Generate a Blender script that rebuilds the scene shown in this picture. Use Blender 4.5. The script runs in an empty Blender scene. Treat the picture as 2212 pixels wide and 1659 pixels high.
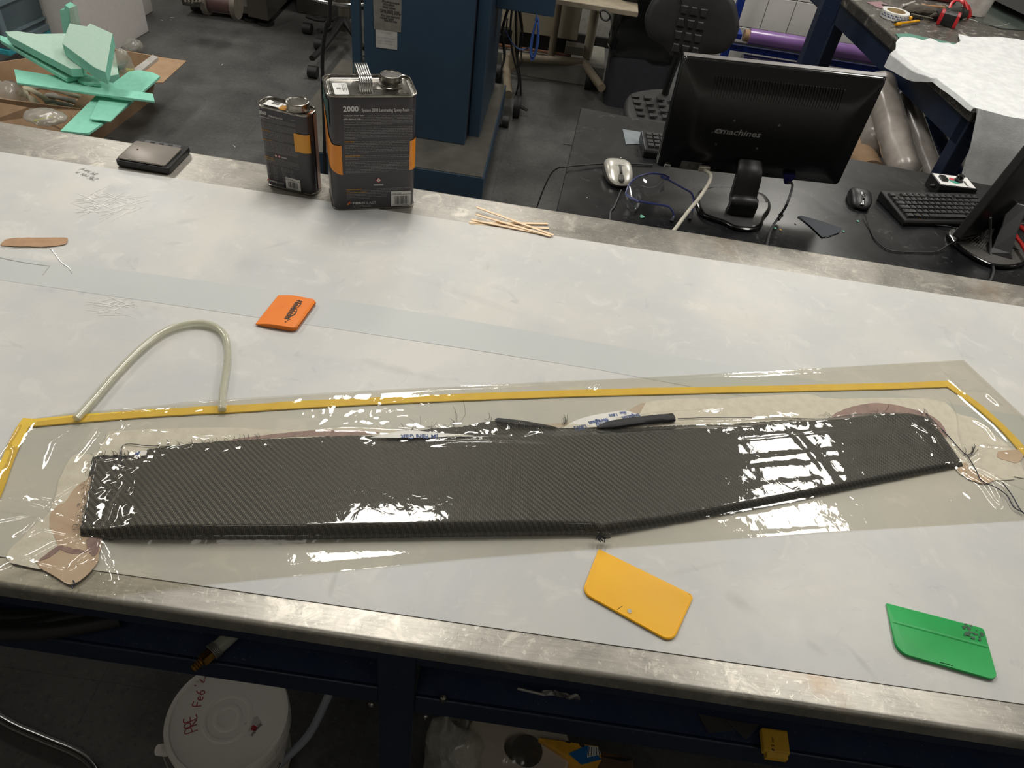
import bpy, bmesh, math, random
import numpy as np
from mathutils import Matrix, Vector
from mathutils import noise as mnoise
R = random.Random(7)
SC = bpy.context.scene
COL = SC.collection
PI = math.pi

# ------------------------------------------------------------ camera
IW, IH, FPX = 2212, 1659, 1593.04
TZ = 0.9                                  # height of the work table
CAM = Vector((0, 0, TZ + 0.8383))
_p, _r, _w = math.radians(43.5105), math.radians(9.1801), math.radians(-0.6457)
_rt = Vector((math.cos(_w), math.sin(_w), 0)); _f = Vector((-math.sin(_w), math.cos(_w), 0)); _u = Vector((0, 0, 1))
FW = _f*math.cos(_p) - _u*math.sin(_p); _u2 = _f*math.sin(_p) + _u*math.cos(_p)
RT = _rt*math.cos(_r) + _u2*math.sin(_r); UP = -_rt*math.sin(_r) + _u2*math.cos(_r)
cd = bpy.data.cameras.new('camera'); cam = bpy.data.objects.new('camera', cd); COL.objects.link(cam)
cd.sensor_fit = 'HORIZONTAL'; cd.sensor_width = 36; cd.lens = FPX/IW*36; cd.clip_start = .02
m = Matrix((RT, UP, -FW)).transposed().to_4x4(); m.translation = CAM; cam.matrix_world = m
SC.camera = cam
SC.view_settings.view_transform = 'Standard'; SC.view_settings.look = 'None'
SC.view_settings.gamma = 1; SC.view_settings.exposure = 0.0; SC.view_settings.use_curve_mapping = False
# ------------------------------------------------------------ light
wd = bpy.data.worlds.new('world'); SC.world = wd; wd.use_nodes = True
wd.node_tree.nodes['Background'].inputs[0].default_value = (.80, .84, .9, 1)
wd.node_tree.nodes['Background'].inputs[1].default_value = .055
LAMPS = [(-.5, 2.05, 1.0), (1.57, 2.05, 1.0), (-2.8, 2.05, .9), (-.5, 4.75, 1.0), (1.75, 4.75, 1.0), (-2.8, 4.75, .9), (4.0, 2.05, .8), (-.5, -.9, .08), (1.57, -.9, .08)]
for lx, ly, k in LAMPS:
    ld = bpy.data.lights.new('troffer_light', 'AREA'); ld.shape = 'RECTANGLE'; ld.size = .42; ld.size_y = 1.10
    ld.energy = 33*k; ld.color = (1, .965, .90)
    lo = bpy.data.objects.new('troffer_light', ld); lo.location = (lx, ly, 2.985); COL.objects.link(lo)

def ray(px, py): return (FW + RT*((px-IW/2)/FPX) - UP*((py-IH/2)/FPX))
def at(px, py, z=TZ):
    d = ray(px, py); return CAM + d*((z-CAM.z)/d.z)
def aty(px, py, y):
    d = ray(px, py); return CAM + d*((y-CAM.y)/d.y)

# ------------------------------------------------------------ materials
def lin(c):
    c = c/255; return c/12.92 if c <= .04045 else ((c+.055)/1.055)**2.4
def rgb(r, g, b): return (lin(r), lin(g), lin(b), 1)
class NT:
    def __init__(s, name):
        s.m = bpy.data.materials.new(name); s.m.use_nodes = True; s.t = s.m.node_tree; s.n = s.t.nodes
        s.b = s.n['Principled BSDF']; s.out = s.n['Material Output']
    def new(s, typ, **k):
        n = s.n.new(typ)
        for a, v in k.items():
            if a.startswith('_'):
                for i, val in v.items():
                    if isinstance(val, bpy.types.NodeSocket): s.t.links.new(val, n.inputs[i])
                    else: n.inputs[i].default_value = val
            else: setattr(n, a, v)
        return n
    def link(s, a, b): s.t.links.new(a, b)
    def math(s, op, a, b=0., c=None):
        d = {0: a, 1: b}
        if c is not None: d[2] = c
        return s.new('ShaderNodeMath', operation=op, _i=d).outputs[0]
    def mix(s, f, a, b, bt='MIX'):
        n = s.new('ShaderNodeMix', data_type='RGBA', blend_type=bt, _i={0: f, 6: a, 7: b}); return n.outputs[2]
    def co(s, scale=None, rot=(0, 0, 0), kind='Object'):
        o = s.new('ShaderNodeTexCoord').outputs[kind]
        if scale is not None: o = s.new('ShaderNodeMapping', _i={0: o, 2: rot, 3: scale}).outputs[0]
        return o
    def noise(s, sc, det=4, co=None, rough=.6, dist=0.):
        return s.new('ShaderNodeTexNoise', _i={0: co if co is not None else s.co(), 2: sc, 3: det, 4: rough, 8: dist}).outputs[0]
    def ramp(s, f, a, b):
        return s.new('ShaderNodeMapRange', clamp=True, _i={0: f, 1: a, 2: b}).outputs[0]
    def bump(s, h, st=.3, d=.001):
        n = s.new('ShaderNodeBump', _i={0: st, 1: d, 3: h}); s.link(n.outputs[0], s.b.inputs['Normal'])
def mat(name, c, rough=.5, metal=0., c2=None, ns=30., amt=.5, bump=0., bs=None, coat=0., alpha=1., trans=0., spec=None, stretch=None, c3=None, speck=0, rv=0.):
    t = NT(name); b = t.b
    col = rgb(*c)
    b.inputs['Roughness'].default_value = rough; b.inputs['Metallic'].default_value = metal
    b.inputs['Coat Weight'].default_value = coat; b.inputs['Coat Roughness'].default_value = .055
    b.inputs['Alpha'].default_value = alpha; b.inputs['Transmission Weight'].default_value = trans
    if spec is not None: b.inputs['Specular IOR Level'].default_value = spec
    co = t.co(stretch) if stretch else t.co()
    if c2 is None: c2 = tuple(max(0, x*.86) for x in c)
    n = t.noise(ns, 5, co)
    f = t.ramp(n, .5-.25*amt-.05, .5+.25*amt+.05)
    o = t.mix(f, rgb(*c2), col)
    if speck:
        v = t.noise(speck, 2, t.co()); o = t.mix(t.ramp(v, .68, .72), o, rgb(*(c3 or (150, 150, 150))))
    t.link(o, b.inputs['Base Color'])
    if rv: t.link(t.math('ADD', t.math('MULTIPLY', n, rv), rough-rv*.5), b.inputs['Roughness'])
    if bump: t.bump(t.noise(bs or ns*3, 3, co), bump)
    return t.m
def clearmat(name, tint, gloss_rough=.06, base=.10, milky=.1, milk=(225, 222, 214), fr=1.45, bump=0, bs=60, bd=.002):
    """thin clear plastic film: see-through, tinted, with a Fresnel gloss and a little haze of its own"""
    t = NT(name)
    tr = t.new('ShaderNodeBsdfTransparent', _i={0: rgb(*tint)})
    gl = t.new('ShaderNodeBsdfGlossy', _i={0: (1, 1, 1, 1), 1: gloss_rough})
    df = t.new('ShaderNodeBsdfDiffuse', _i={0: rgb(*milk)})
    bf = t.new('ShaderNodeNewGeometry').outputs['Backfacing']
    fn = t.new('ShaderNodeFresnel', _i={0: t.math('ADD', fr, t.math('MULTIPLY', bf, 1/fr-fr))})
    if bump:
        bn = t.new('ShaderNodeBump', _i={0: bump, 1: bd, 3: t.noise(bs, 3, rough=.5, dist=.6)})
        t.link(bn.outputs[0], gl.inputs['Normal']); t.link(bn.outputs[0], fn.inputs['Normal'])
    mk = t.math('ADD', milky*.5, t.math('MULTIPLY', t.noise(14, 4), milky)) 
    m1 = t.new('ShaderNodeMixShader', _i={0: mk, 1: tr.outputs[0], 2: df.outputs[0]})
    ff = t.math('MINIMUM', t.math('ADD', t.math('MULTIPLY', fn.outputs[0], 1.3), base*.3), 1.)
    m2 = t.new('ShaderNodeMixShader', _i={0: ff, 1: m1.outputs[0], 2: gl.outputs[0]})
    t.link(m2.outputs[0], t.out.inputs[0]); return t.m

def steel(name, c=(150, 147, 141), c2=(105, 103, 98), rough=.34, sc=(1, 1, 1)):
    t = NT(name); co = t.co()
    big = t.noise(7, 6, co, .65, .8); fine = t.noise(90, 4, t.co((1, 3, 1)), .7); scr = t.noise(26, 6, t.co((1, 14, 1), (0, 0, .9)), .8, .4)
    scr2 = t.noise(30, 5, t.co((13, 1, 1), (0, 0, .5)), .8, .4)
    f = t.ramp(t.math('ADD', t.math('MULTIPLY', big, .65), t.math('MULTIPLY', scr, .35)), .36, .62)
    col = t.mix(f, rgb(*c2), rgb(*c))
    col = t.mix(t.math('MULTIPLY', t.ramp(t.noise(16, 6, co, .7, 1.), .56, .66), .7), col, rgb(206, 200, 188))
    col = t.mix(t.math('MULTIPLY', t.ramp(t.noise(70, 5, co, .75, 2.), .58, .64), .55), col, rgb(216, 212, 200))
    col = t.mix(t.math('MULTIPLY', t.ramp(t.noise(5, 4, co, .6), .60, .72), .45), col, rgb(140, 112, 78))
    col = t.mix(t.math('MULTIPLY', t.ramp(scr2, .63, .68), .5), col, rgb(70, 66, 62))
    t.link(col, t.b.inputs['Base Color']); t.b.inputs['Metallic'].default_value = .62
    t.link(t.math('ADD', rough-.10, t.math('MULTIPLY', t.math('ADD', big, fine), .14)), t.b.inputs['Roughness'])
    t.bump(t.math('ADD', t.math('MULTIPLY', scr, .6), t.math('ADD', big, t.math('MULTIPLY', scr2, .4))), .07, .0012); return t.m

# ------------------------------------------------------------ mesh helpers
def V(*a): return Vector(a[0]) if len(a) == 1 else Vector(a)
def B(): return bmesh.new()
def quadface(bm, vs):
    try: bm.faces.new(vs)
    except ValueError: pass
def box(bm, x0, x1, y0, y1, z0, z1, M=None):
    v = [V(x, y, z) for z in (z0, z1) for y in (y0, y1) for x in (x0, x1)]
    if M: v = [M @ p for p in v]
    v = [bm.verts.new(p) for p in v]
    for f in ((0, 2, 3, 1), (4, 5, 7, 6), (0, 1, 5, 4), (2, 6, 7, 3), (0, 4, 6, 2), (1, 3, 7, 5)): quadface(bm, [v[i] for i in f])
def loft(bm, rings, cap0=True, cap1=True, closed=True):
    rs = [[bm.verts.new(p) for p in r] for r in rings]; n = len(rs[0])
    for a, b in zip(rs, rs[1:]):
        for i in range(n if closed else n-1):
            j = (i+1) % n; quadface(bm, (a[i], a[j], b[j], b[i]))
    if closed and cap0: quadface(bm, rs[0][::-1])
    if closed and cap1: quadface(bm, rs[-1])
    return rs
def prism(bm, pts, dz):
    """closed outline pts (Vectors) extruded by vector dz"""
    dz = V(dz); loft(bm, [[p+dz for p in pts], list(pts)] if dz.z < 0 else [list(pts), [p+dz for p in pts]])
def rrect(w, d, r, n=5, x0=0, y0=0):
    o = []
    for cx, cy, a0 in ((w-r, d-r, 0), (r, d-r, 90), (r, r, 180), (w-r, r, 270)):
        for i in range(n+1):
            a = math.radians(a0+90*i/n); o.append((x0+cx+r*math.cos(a), y0+cy+r*math.sin(a)))
    return o
def rbox(bm, w, d, h, r, M=None, bev=.0, x0=0, y0=0, z0=0, n=5):
    def ring(ins, z):
        return [(M or Matrix()) @ V(x, y, z) for x, y in rrect(w-2*ins, d-2*ins, max(r-ins, .0005), n, x0+ins, y0+ins)]
    if bev: loft(bm, [ring(bev, z0), ring(0, z0+bev), ring(0, z0+h-bev), ring(bev*.3, z0+h-bev*.3), ring(bev, z0+h)])
    else: loft(bm, [ring(0, z0), ring(0, z0+h)])
def frame(d):
    d = d.normalized(); a = V(0, 0, 1) if abs(d.z) < .9 else V(1, 0, 0)
    x = d.cross(a).normalized(); return x, d.cross(x)
def smoothpts(pts, n=6):
    P = [V(p) for p in pts]
    if len(P) < 3: return P
    P = [P[0]*2-P[1]]+P+[P[-1]*2-P[-2]]; o = []
    for i in range(1, len(P)-2):
        a, b, c, d = P[i-1:i+3]
        for k in range(n):
            t = k/n; o.append(.5*((2*b)+(c-a)*t+(2*a-5*b+4*c-d)*t*t+(3*b-a-3*c+d)*t**3))
    o.append(P[-2]); return o
def tube(bm, pts, r, n=8, smooth=0, cap=True, flat=1.):
    P = smoothpts(pts, smooth) if smooth else [V(p) for p in pts]
    rings = []; x = None
    for i, p in enumerate(P):
        d = (P[min(i+1, len(P)-1)]-P[max(i-1, 0)])
        if d.length < 1e-9: d = V(0, 0, 1)
        d.normalize()
        if x is None: x, y = frame(d)
        else:
            x = (x-d*x.dot(d)); x = x.normalized() if x.length > 1e-6 else frame(d)[0]
        y = d.cross(x); rr = r[min(i, len(r)-1)] if isinstance(r, (list, tuple)) else r
        rings.append([p+(x*math.cos(2*PI*k/n)+y*math.sin(2*PI*k/n)*flat)*rr for k in range(n)])
    loft(bm, rings, cap, cap)
def lathe(bm, prof, n=32, M=None, cap0=True, cap1=True):
    M = M or Matrix()
    loft(bm, [[M @ V(r*math.cos(2*PI*k/n), r*math.sin(2*PI*k/n), z) for k in range(n)] for r, z in prof], cap0, cap1)
def grid(bm, nu, nv, f):
    vs = [[bm.verts.new(f(i/nu, j/nv)) for i in range(nu+1)] for j in range(nv+1)]
    for j in range(nv):
        for i in range(nu): quadface(bm, (vs[j][i], vs[j][i+1], vs[j+1][i+1], vs[j+1][i]))
    return vs
def ellipsoid(bm, M, nu=20, nv=12, pw=1.):
    def f(a, c): return a if pw == 1 else math.copysign(abs(a)**pw, a)
    rings = []
    for j in range(1, nv):
        t = PI*j/nv
        rings.append([M @ V(f(math.sin(t), 0)*math.cos(2*PI*k/nu), f(math.sin(t), 0)*math.sin(2*PI*k/nu), -f(math.cos(t), 0)) for k in range(nu)])
    rs = loft(bm, rings, False, False)
    a = bm.verts.new(M @ V(0, 0, -1)); b = bm.verts.new(M @ V(0, 0, 1))
    for i in range(nu):
        quadface(bm, (a, rs[0][(i+1) % nu], rs[0][i])); quadface(bm, (b, rs[-1][i], rs[-1][(i+1) % nu]))
def thicken(bm, th):
    bm.normal_update(); vs = list(bm.verts); fs = list(bm.faces); es = [e for e in bm.edges if e.is_boundary]
    low = {v: bm.verts.new(v.co-v.normal*th) for v in vs}
    for f in fs: bm.faces.new([low[v] for v in reversed(f.verts)])
    for e in es: quadface(bm, (e.verts[0], e.verts[1], low[e.verts[1]], low[e.verts[0]]))
def noised(bm, amp, sc, seed=0):
    for v in bm.verts:
        q = v.co*sc+V(seed, seed*1.7, 0)
        v.co += V(mnoise.noise(q), mnoise.noise(q+V(31, 0, 0)), mnoise.noise(q+V(0, 57, 0)))*amp
def link(o, parent=None):
    COL.objects.link(o)
    if parent: o.parent = parent
    return o
ROOTM = {}
def tag(o, label=None, cat=None, group=None, kind=None):
    if label: o['label'] = label
    if cat: o['category'] = cat
    if group: o['group'] = group
    if kind: o['kind'] = kind
    return o
def empty(name, loc, label, cat, rz=0, group=None):
    o = bpy.data.objects.new(name, None); o.location = loc; o.rotation_euler = (0, 0, rz); o.empty_display_size = .02
    COL.objects.link(o); ROOTM[o.name] = Matrix.Translation(V(loc)) @ Matrix.Rotation(rz, 4, 'Z'); return tag(o, label, cat, group)
def obj(name, bm, m, parent=None, world=True, smooth=35, label=None, bevel=0, seg=2, rec=True):
    """link bm as ONE mesh object; world: the bm holds world coordinates"""
    if rec: bmesh.ops.recalc_face_normals(bm, faces=bm.faces)
    if parent is None:
        if world and bm.verts:
            xs = [v.co for v in bm.verts]
            c = V((min(v.x for v in xs)+max(v.x for v in xs))/2, (min(v.y for v in xs)+max(v.y for v in xs))/2, min(v.z for v in xs))
            bm.transform(Matrix.Translation(-c))
        else: c = V(0, 0, 0)
        M = Matrix.Translation(c)
    else:
        M = ROOTM[parent.name]
        if world: bm.transform(M.inverted())
    me = bpy.data.meshes.new(name); bm.to_mesh(me); bm.free()
    for mm in (m if isinstance(m, (list, tuple)) else [m]): me.materials.append(mm)
    if smooth:
        for p in me.polygons: p.use_smooth = True
        try: me.set_sharp_from_angle(angle=math.radians(smooth))
        except Exception: pass
    o = bpy.data.objects.new(name, me); link(o, parent)
    if parent is None: o.location = M.translation
    ROOTM[o.name] = M
    if bevel:
        md = o.modifiers.new('b', 'BEVEL'); md.width = bevel; md.segments = seg; md.limit_method = 'ANGLE'; md.angle_limit = math.radians(40)
    if label: o['label'] = label
    return o
def copyof(o, M, parent):
    c = o.copy(); COL.objects.link(c); c.parent = parent; c.matrix_local = M; return c
def struct(o): o['kind'] = 'structure'; return o
_fc = {}
def textverts(s, bold=0.):
    k = (s, bold)
    if k not in _fc:
        cu = bpy.data.curves.new('t', 'FONT'); cu.body = s; cu.size = 1; cu.resolution_u = 2; cu.offset = bold; cu.fill_mode = 'FRONT'
        o = bpy.data.objects.new('t', cu); COL.objects.link(o); dg = bpy.context.evaluated_depsgraph_get(); dg.update()
        me = bpy.data.meshes.new_from_object(o.evaluated_get(dg)); bpy.data.objects.remove(o)
        vs = [(v.co.x, v.co.y) for v in me.vertices]; fs = [tuple(p.vertices) for p in me.polygons]; bpy.data.meshes.remove(me); bpy.data.curves.remove(cu)
        _fc[k] = (vs, fs)
    return _fc[k]
def text(bm, s, org, xd, yd, size, width=None, bold=0., mi=0, lift=None, shear=0.):
    """flat lettering: org at baseline left, xd/yd unit vectors, width fits the line"""
    vs, fs = textverts(s, bold)
    if not vs: return
    x0 = min(v[0] for v in vs); x1 = max(v[0] for v in vs)
    sx = width/(x1-x0) if width else size
    xd, yd, org = V(xd), V(yd), V(org)
    if lift is None: lift = xd.cross(yd)*.0003
    nv = [bm.verts.new(org+lift+xd*((x-x0)*sx+y*size*shear)+yd*(y*size)) for x, y in vs]
    for f in fs:
        try: ff = bm.faces.new([nv[i] for i in f]); ff.material_index = mi
        except ValueError: pass
def quad(bm, org, xd, yd, x0, x1, y0, y1, mi=0, lift=.0003):
    xd, yd, org = V(xd), V(yd), V(org); n = xd.cross(yd)*lift
    f = bm.faces.new([bm.verts.new(org+n+xd*x+yd*y) for x, y in ((x0, y0), (x1, y0), (x1, y1), (x0, y1))]); f.material_index = mi
STROKE = {'P': [[(0, 0), (0, 1), (.5, .95), (.55, .65), (.45, .5), (0, .45)]], 'R': [[(0, 0), (0, 1), (.45, .95), (.5, .7), (.4, .52), (0, .48), (.55, 0)]],
 'E': [[(.5, 1), (0, 1), (0, 0), (.55, 0)], [(0, .5), (.45, .5)]], 'F': [[(.55, 1), (0, 1), (0, 0)], [(0, .55), (.45, .55)]],
 'e': [[(0, .3), (.4, .35), (.35, .55), (.15, .6), (0, .35), (.08, .05), (.4, .05)]], '6': [[(.45, 1), (.15, .7), (0, .3), (.15, 0), (.42, .1), (.42, .4), (.2, .5), (.03, .35)]],
 "'": [[(.1, 1), (.05, .75)]], '2': [[(0, .8), (.2, 1), (.42, .85), (.35, .5), (0, 0), (.5, .05)]], '5': [[(.45, 1), (.1, .95), (.05, .55), (.35, .55), (.45, .25), (.25, 0), (0, .08)]],
 '9': [[(.42, .7), (.2, .55), (.03, .75), (.15, 1), (.4, .92), (.42, .6), (.35, 0)]], '8': [[(.4, .9), (.2, 1), (.05, .8), (.4, .3), (.25, 0), (.03, .2), (.42, .8)]],
 '4': [[(.1, 1), (0, .45), (.45, .45)], [(.4, 1), (.35, 0)]], 'r': [[(0, .6), (.03, 0)], [(.03, .4), (.2, .6), (.35, .55)]], 's': [[(.35, .55), (.1, .55), (.05, .4), (.3, .2), (.25, .02), (0, .05)]],
 'i': [[(.1, .55), (.1, 0)]], 'n': [[(0, .6), (.02, 0)], [(.02, .4), (.2, .6), (.35, .4), (.38, 0)]], 'h': [[(0, 1), (.02, 0)], [(.02, .4), (.2, .6), (.35, .4), (.38, 0)]],
 'a': [[(.38, .5), (.15, .58), (0, .25), (.15, 0), (.36, .15), (.38, .55), (.42, 0)]], 'd': [[(.38, .4), (.15, .5), (0, .25), (.15, 0), (.38, .15)], [(.4, 1), (.4, 0)]], '.': [[(.1, 0), (.14, .03)]], ' ': []}
def strokes(bm, s, org, xd, yd, size, th, adv=.72, shear=0., xs=1.):
    xd, yd, org = V(xd), V(yd), V(org); n = xd.cross(yd)
    x = 0
    for ch in s:
        for st in STROKE[ch]:
            tube(bm, [org+n*th*.3+xd*((x+a*xs+b*shear)*size)+yd*(b*size) for a, b in st], th, 5, 3, flat=.5)
        x += adv
# ------------------------------------------------------------ shared materials
M_steel = steel('scratched_steel', (184, 179, 170), (132, 129, 122), .34)
M_steel_dark = steel('dull_steel', (104, 100, 94), (74, 72, 68), .36)
M_navy = mat('navy_paint', (20, 35, 60), .42, c2=(15, 28, 50), ns=12, bump=.05, speck=150, c3=(60, 72, 96))
M_dusty = mat('dusty_navy_paint', (22, 40, 74), .6, c2=(44, 56, 80), ns=22, amt=.9, bump=.2, bs=140, speck=220, c3=(90, 98, 112))
M_machine = mat('slate_blue_paint', (36, 58, 76), .5, c2=(31, 50, 67), ns=3, bump=.03, bs=400)
M_black = mat('black_plastic', (22, 22, 23), .42, c2=(17, 17, 18), ns=60)
M_blackg = mat('glossy_black_plastic', (14, 14, 15), .16, c2=(11, 11, 12), ns=40, spec=.6)
M_rubber = mat('black_rubber', (18, 18, 18), .6, c2=(26, 26, 26))
M_chrome = mat('chrome', (205, 205, 203), .14, 1., c2=(190, 190, 188))
M_tin = mat('tinplate', (158, 154, 147), .28, 1., c2=(120, 117, 111), ns=25, rv=.15)
M_white = mat('white_print', (222, 221, 218), .5, c2=(214, 213, 210))
M_grey_ink = mat('pale_grey_print', (168, 168, 170), .5)
M_ink = mat('black_ink', (24, 24, 26), .5)
M_red_ink = mat('red_marker_ink', (168, 26, 34), .5)
M_card = mat('brown_cardboard', (170, 140, 110), .8, c2=(158, 128, 98), ns=20)
M_foam = mat('mint_foam', (148, 218, 194), .85, c2=(136, 208, 184), ns=40, bump=.25, bs=500)
M_foam_d = mat('mint_foam_rough_face', (188, 212, 198), .9, c2=(170, 202, 184), ns=60, bump=.4, bs=300, stretch=(1, 8, 1))
M_clear = clearmat('clear_plastic_bag', (240, 240, 236), .22, .0, .30)

# ------------------------------------------------------------ room
t = NT('floor_vinyl')
n1 = t.noise(3, 6, t.co(kind='Generated') if False else t.new('ShaderNodeNewGeometry').outputs['Position'], .6, .3)
n2 = t.noise(60, 4, t.new('ShaderNodeNewGeometry').outputs['Position'], .7)
c = t.mix(t.ramp(n1, .35, .65), rgb(68, 68, 67), rgb(92, 92, 90))
c = t.mix(t.math('MULTIPLY', t.ramp(n2, .56, .66), .5), c, rgb(104, 105, 103))
c = t.mix(t.math('MULTIPLY', t.ramp(n2, .44, .36), .4), c, rgb(40, 40, 40))
t.link(c, t.b.inputs['Base Color']); t.link(t.math('ADD', .22, t.math('MULTIPLY', n1, .25)), t.b.inputs['Roughness'])
t.bump(n2, .12, .0006); M_floor = t.m
bm = B(); box(bm, -5, 6.5, -2.5, 7.6, -.1, -.004); floor = struct(obj('floor', bm, M_floor, smooth=0))
# vinyl tiles of the floor that the camera can see, each a piece of its own
tile = None; T = .3048; cand = []
for ix in range(-14, 18):
    for iy in range(-1, 21):
        x, y = ix*T+.11, iy*T+.05; ok = False
        for a in (0, T):
            for b in (0, T):
                d = V(x+a, y+b, 0)-CAM; w = d.dot(FW)
                if w > .3 and -60 < IW/2+FPX*d.dot(RT)/w < IW+60 and -60 < IH/2-FPX*d.dot(UP)/w < IH+60: ok = True
        if ok and not (x > .1 and 1.2 < y < 3.6 and x < 1.9) and y < 6.0: cand.append((y if y > 1.7 or x > -.9 and y < .2 else y-3, x, y))
cand.sort()
for _, x, y in cand[:296]:
    if tile is None:
        bm = B(); g = .00025; box(bm, g, T-g, g, T-g, -.004, 0); tile = obj('floor_tile', bm, M_floor, floor, world=False, smooth=0); tile.matrix_local = Matrix.Translation(V(x, y, 0)-floor.location)
    else: copyof(tile, Matrix.Translation(V(x, y, 0)-floor.location), floor)
if tile: pass
WY = 5.25
M_grout = mat('grout', (176, 174, 168), .8)
M_wtile = mat('glazed_wall_tile', (214, 212, 205), .3, c2=(206, 204, 197), ns=8)
M_wall = mat('painted_wall', (196, 193, 184), .7, c2=(186, 184, 176), ns=4)
bm = B(); box(bm, -5, 6.5, WY+.012, WY+.15, 0, 3.02); wb = struct(obj('wall_back', bm, [M_grout], smooth=0))
tw, th_ = .1745, .2; first = None
for i in range(-1, 13):
    for j in range(0, 6):
        x = 1.31+.0+(i-1)*tw-.02; z = .06+j*th_
        if first is None:
            bm = B(); box(bm, .0025, tw-.0025, 0, .012, .0025, th_-.0025); first = obj('wall_tile', bm, M_wtile, wb, world=False, smooth=0, bevel=.0015, seg=1); first.matrix_local = Matrix.Translation(V(x, WY, z)-wb.location)
        else: copyof(first, Matrix.Translation(V(x, WY, z)-wb.location), wb)
for nm, a in (('wall_left', (-5.1, -5, -2.5, 7.6)), ('wall_right', (6.5, 6.6, -2.5, 7.6)), ('wall_front', (-5, 6.5, -2.6, -2.5))):
    bm = B(); box(bm, *a, 0, 3.02); struct(obj(nm, bm, M_wall, smooth=0))
bm = B(); box(bm, -5, 6.5, -2.5, 7.6, 3.0, 3.1); struct(obj('ceiling', bm, mat('ceiling_tile', (216, 214, 208), .9), smooth=0))
bm = B(); box(bm, -5, 6.5, WY-.012, WY+.012, 0, .06); struct(obj('baseboard_back', bm, M_rubber, smooth=0))

# ------------------------------------------------------------ work table
YB0, YB1, YF = 1.469, 1.448, .410
XL, XR = -2.1, 1.9
def yback(x): return YB0+(x+1.196)/(1.103+1.196)*(YB1-YB0)
tb = empty('work_table', (0, .95, 0), 'long work bench with scratched steel top and navy frame across the foreground', 'workbench')
bm = B()
# the sheet steel top with a rolled front lip; profile in (y,z), lofted along x
def topprof(x):
    yb = yback(x); pr = [(YF+.055, TZ-.030), (YF+.004, TZ-.030), (YF, TZ-.028), (YF-.001, TZ-.0070), (YF-.001, TZ-.0055)]
    for k in range(1, 6):
        a = PI*.5*k/5; pr.append((YF-.001+.0055*(1-math.cos(a)), TZ-.0055+.0055*math.sin(a)))
    pr += [(YF+.006, TZ), (YF+.03, TZ), (.8, TZ), (yb-.0075, TZ), (yb-.006, TZ), (yb-.001, TZ-.002), (yb, TZ-.006), (yb, TZ-.04), (yb-.05, TZ-.04), (.8, TZ-.03)]
    return [V(x, y, z) for y, z in pr]
N = 60
loft(bm, [topprof(XL+(XR-XL)*i/N) for i in range(N+1)])
obj('steel_top', bm, M_steel, tb, smooth=40)
bm = B(); box(bm, XL+.02, XR-.02, YF+.012, YF+.016, TZ-.072, TZ-.030); box(bm, XL+.02, XR-.02, YF+.016, YF+.05, TZ-.072, TZ-.068)
obj('front_apron', bm, M_navy, tb, smooth=0)
bm = B(); box(bm, XL+.02, XR-.02, 1.38, 1.42, TZ-.13, TZ-.043); obj('rear_apron', bm, M_navy, tb, smooth=0)
SZ = .742
bm = B(); box(bm, -1.6, -.107, YF+.018, YF+.34, SZ-.004, SZ); obj('shelf', bm, M_dusty, tb, smooth=0)
bm = B(); box(bm, -.058, 1.7, YF+.018, YF+.34, SZ-.014, SZ-.010); obj('shelf', bm, M_dusty, tb, smooth=0)
bm = B(); box(bm, -1.6, -.107, YF+.012, YF+.018, SZ-.046, SZ); obj('shelf_rail', bm, M_navy, tb, smooth=0, bevel=.002)
bm = B(); box(bm, -.058, 1.7, YF+.012, YF+.018, SZ-.060, SZ-.010); obj('shelf_rail', bm, M_navy, tb, smooth=0, bevel=.002)
for x in (-1.62, -.107, 1.7):
    bm = B(); box(bm, x, x+.049, YF+.008, YF+.013, 0, TZ-.031); box(bm, x, x+.004, YF+.013, YF+.055, 0, TZ-.031); obj('leg', bm, M_navy, tb, smooth=0, bevel=.0015)
    bm = B(); box(bm, x, x+.049, 1.36, 1.41, 0, TZ-.043); obj('leg', bm, M_navy, tb, smooth=0, bevel=.002)
bm = B(); box(bm, -.0325, -.0305, YF+.0105, YF+.0125, TZ-.07, TZ-.031); obj('apron_seam', bm, M_black, tb, smooth=0)
for px, py, z in ((803, 1521, .7), (919, 1547, .69)):
    p = aty(px, py, YF+.012); bm = B(); lathe(bm, [(.0048, 0), (.0048, .001), (.0036, .0032), (.0018, .0036), (.0015, .0026)], 14, Matrix.Translation(p) @ Matrix.Rotation(PI/2, 4, 'X')); obj('rivet', bm, M_tin, tb)
p = at(957, 1512, SZ-.01); bm = B(); lathe(bm, [(.0045, 0), (.0045, .010), (.003, .012), (.003, .004)], 12, Matrix.Translation(p)); obj('bolt', bm, M_tin, tb)

# ------------------------------------------------------------ white covering sheet
t = NT('white_sheet'); pos = t.new('ShaderNodeNewGeometry').outputs['Position']
sep = t.new('ShaderNodeSeparateXYZ', _i={0: pos})
big = t.noise(4.5, 7, pos, .62, .5); mid = t.noise(18, 5, pos, .65, .8); fin = t.noise(120, 3, pos, .6)
c = t.mix(t.ramp(big, .38, .62), rgb(196, 197, 196), rgb(209, 206, 200))
c = t.mix(t.math('MULTIPLY', t.ramp(mid, .56, .68), .45), c, rgb(224, 221, 215))
c = t.mix(t.math('MULTIPLY', t.ramp(t.noise(11, 5, pos, .7, 1.2), .64, .72), .40), c, rgb(168, 172, 176))
c = t.mix(t.math('MULTIPLY', t.ramp(t.noise(9, 5, t.new('ShaderNodeMapping', _i={0: pos, 2: (0, 0, .3), 3: (1.5, 6, 1)}).outputs[0], .7, 1.), .64, .71), .35), c, rgb(176, 172, 166))
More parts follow.
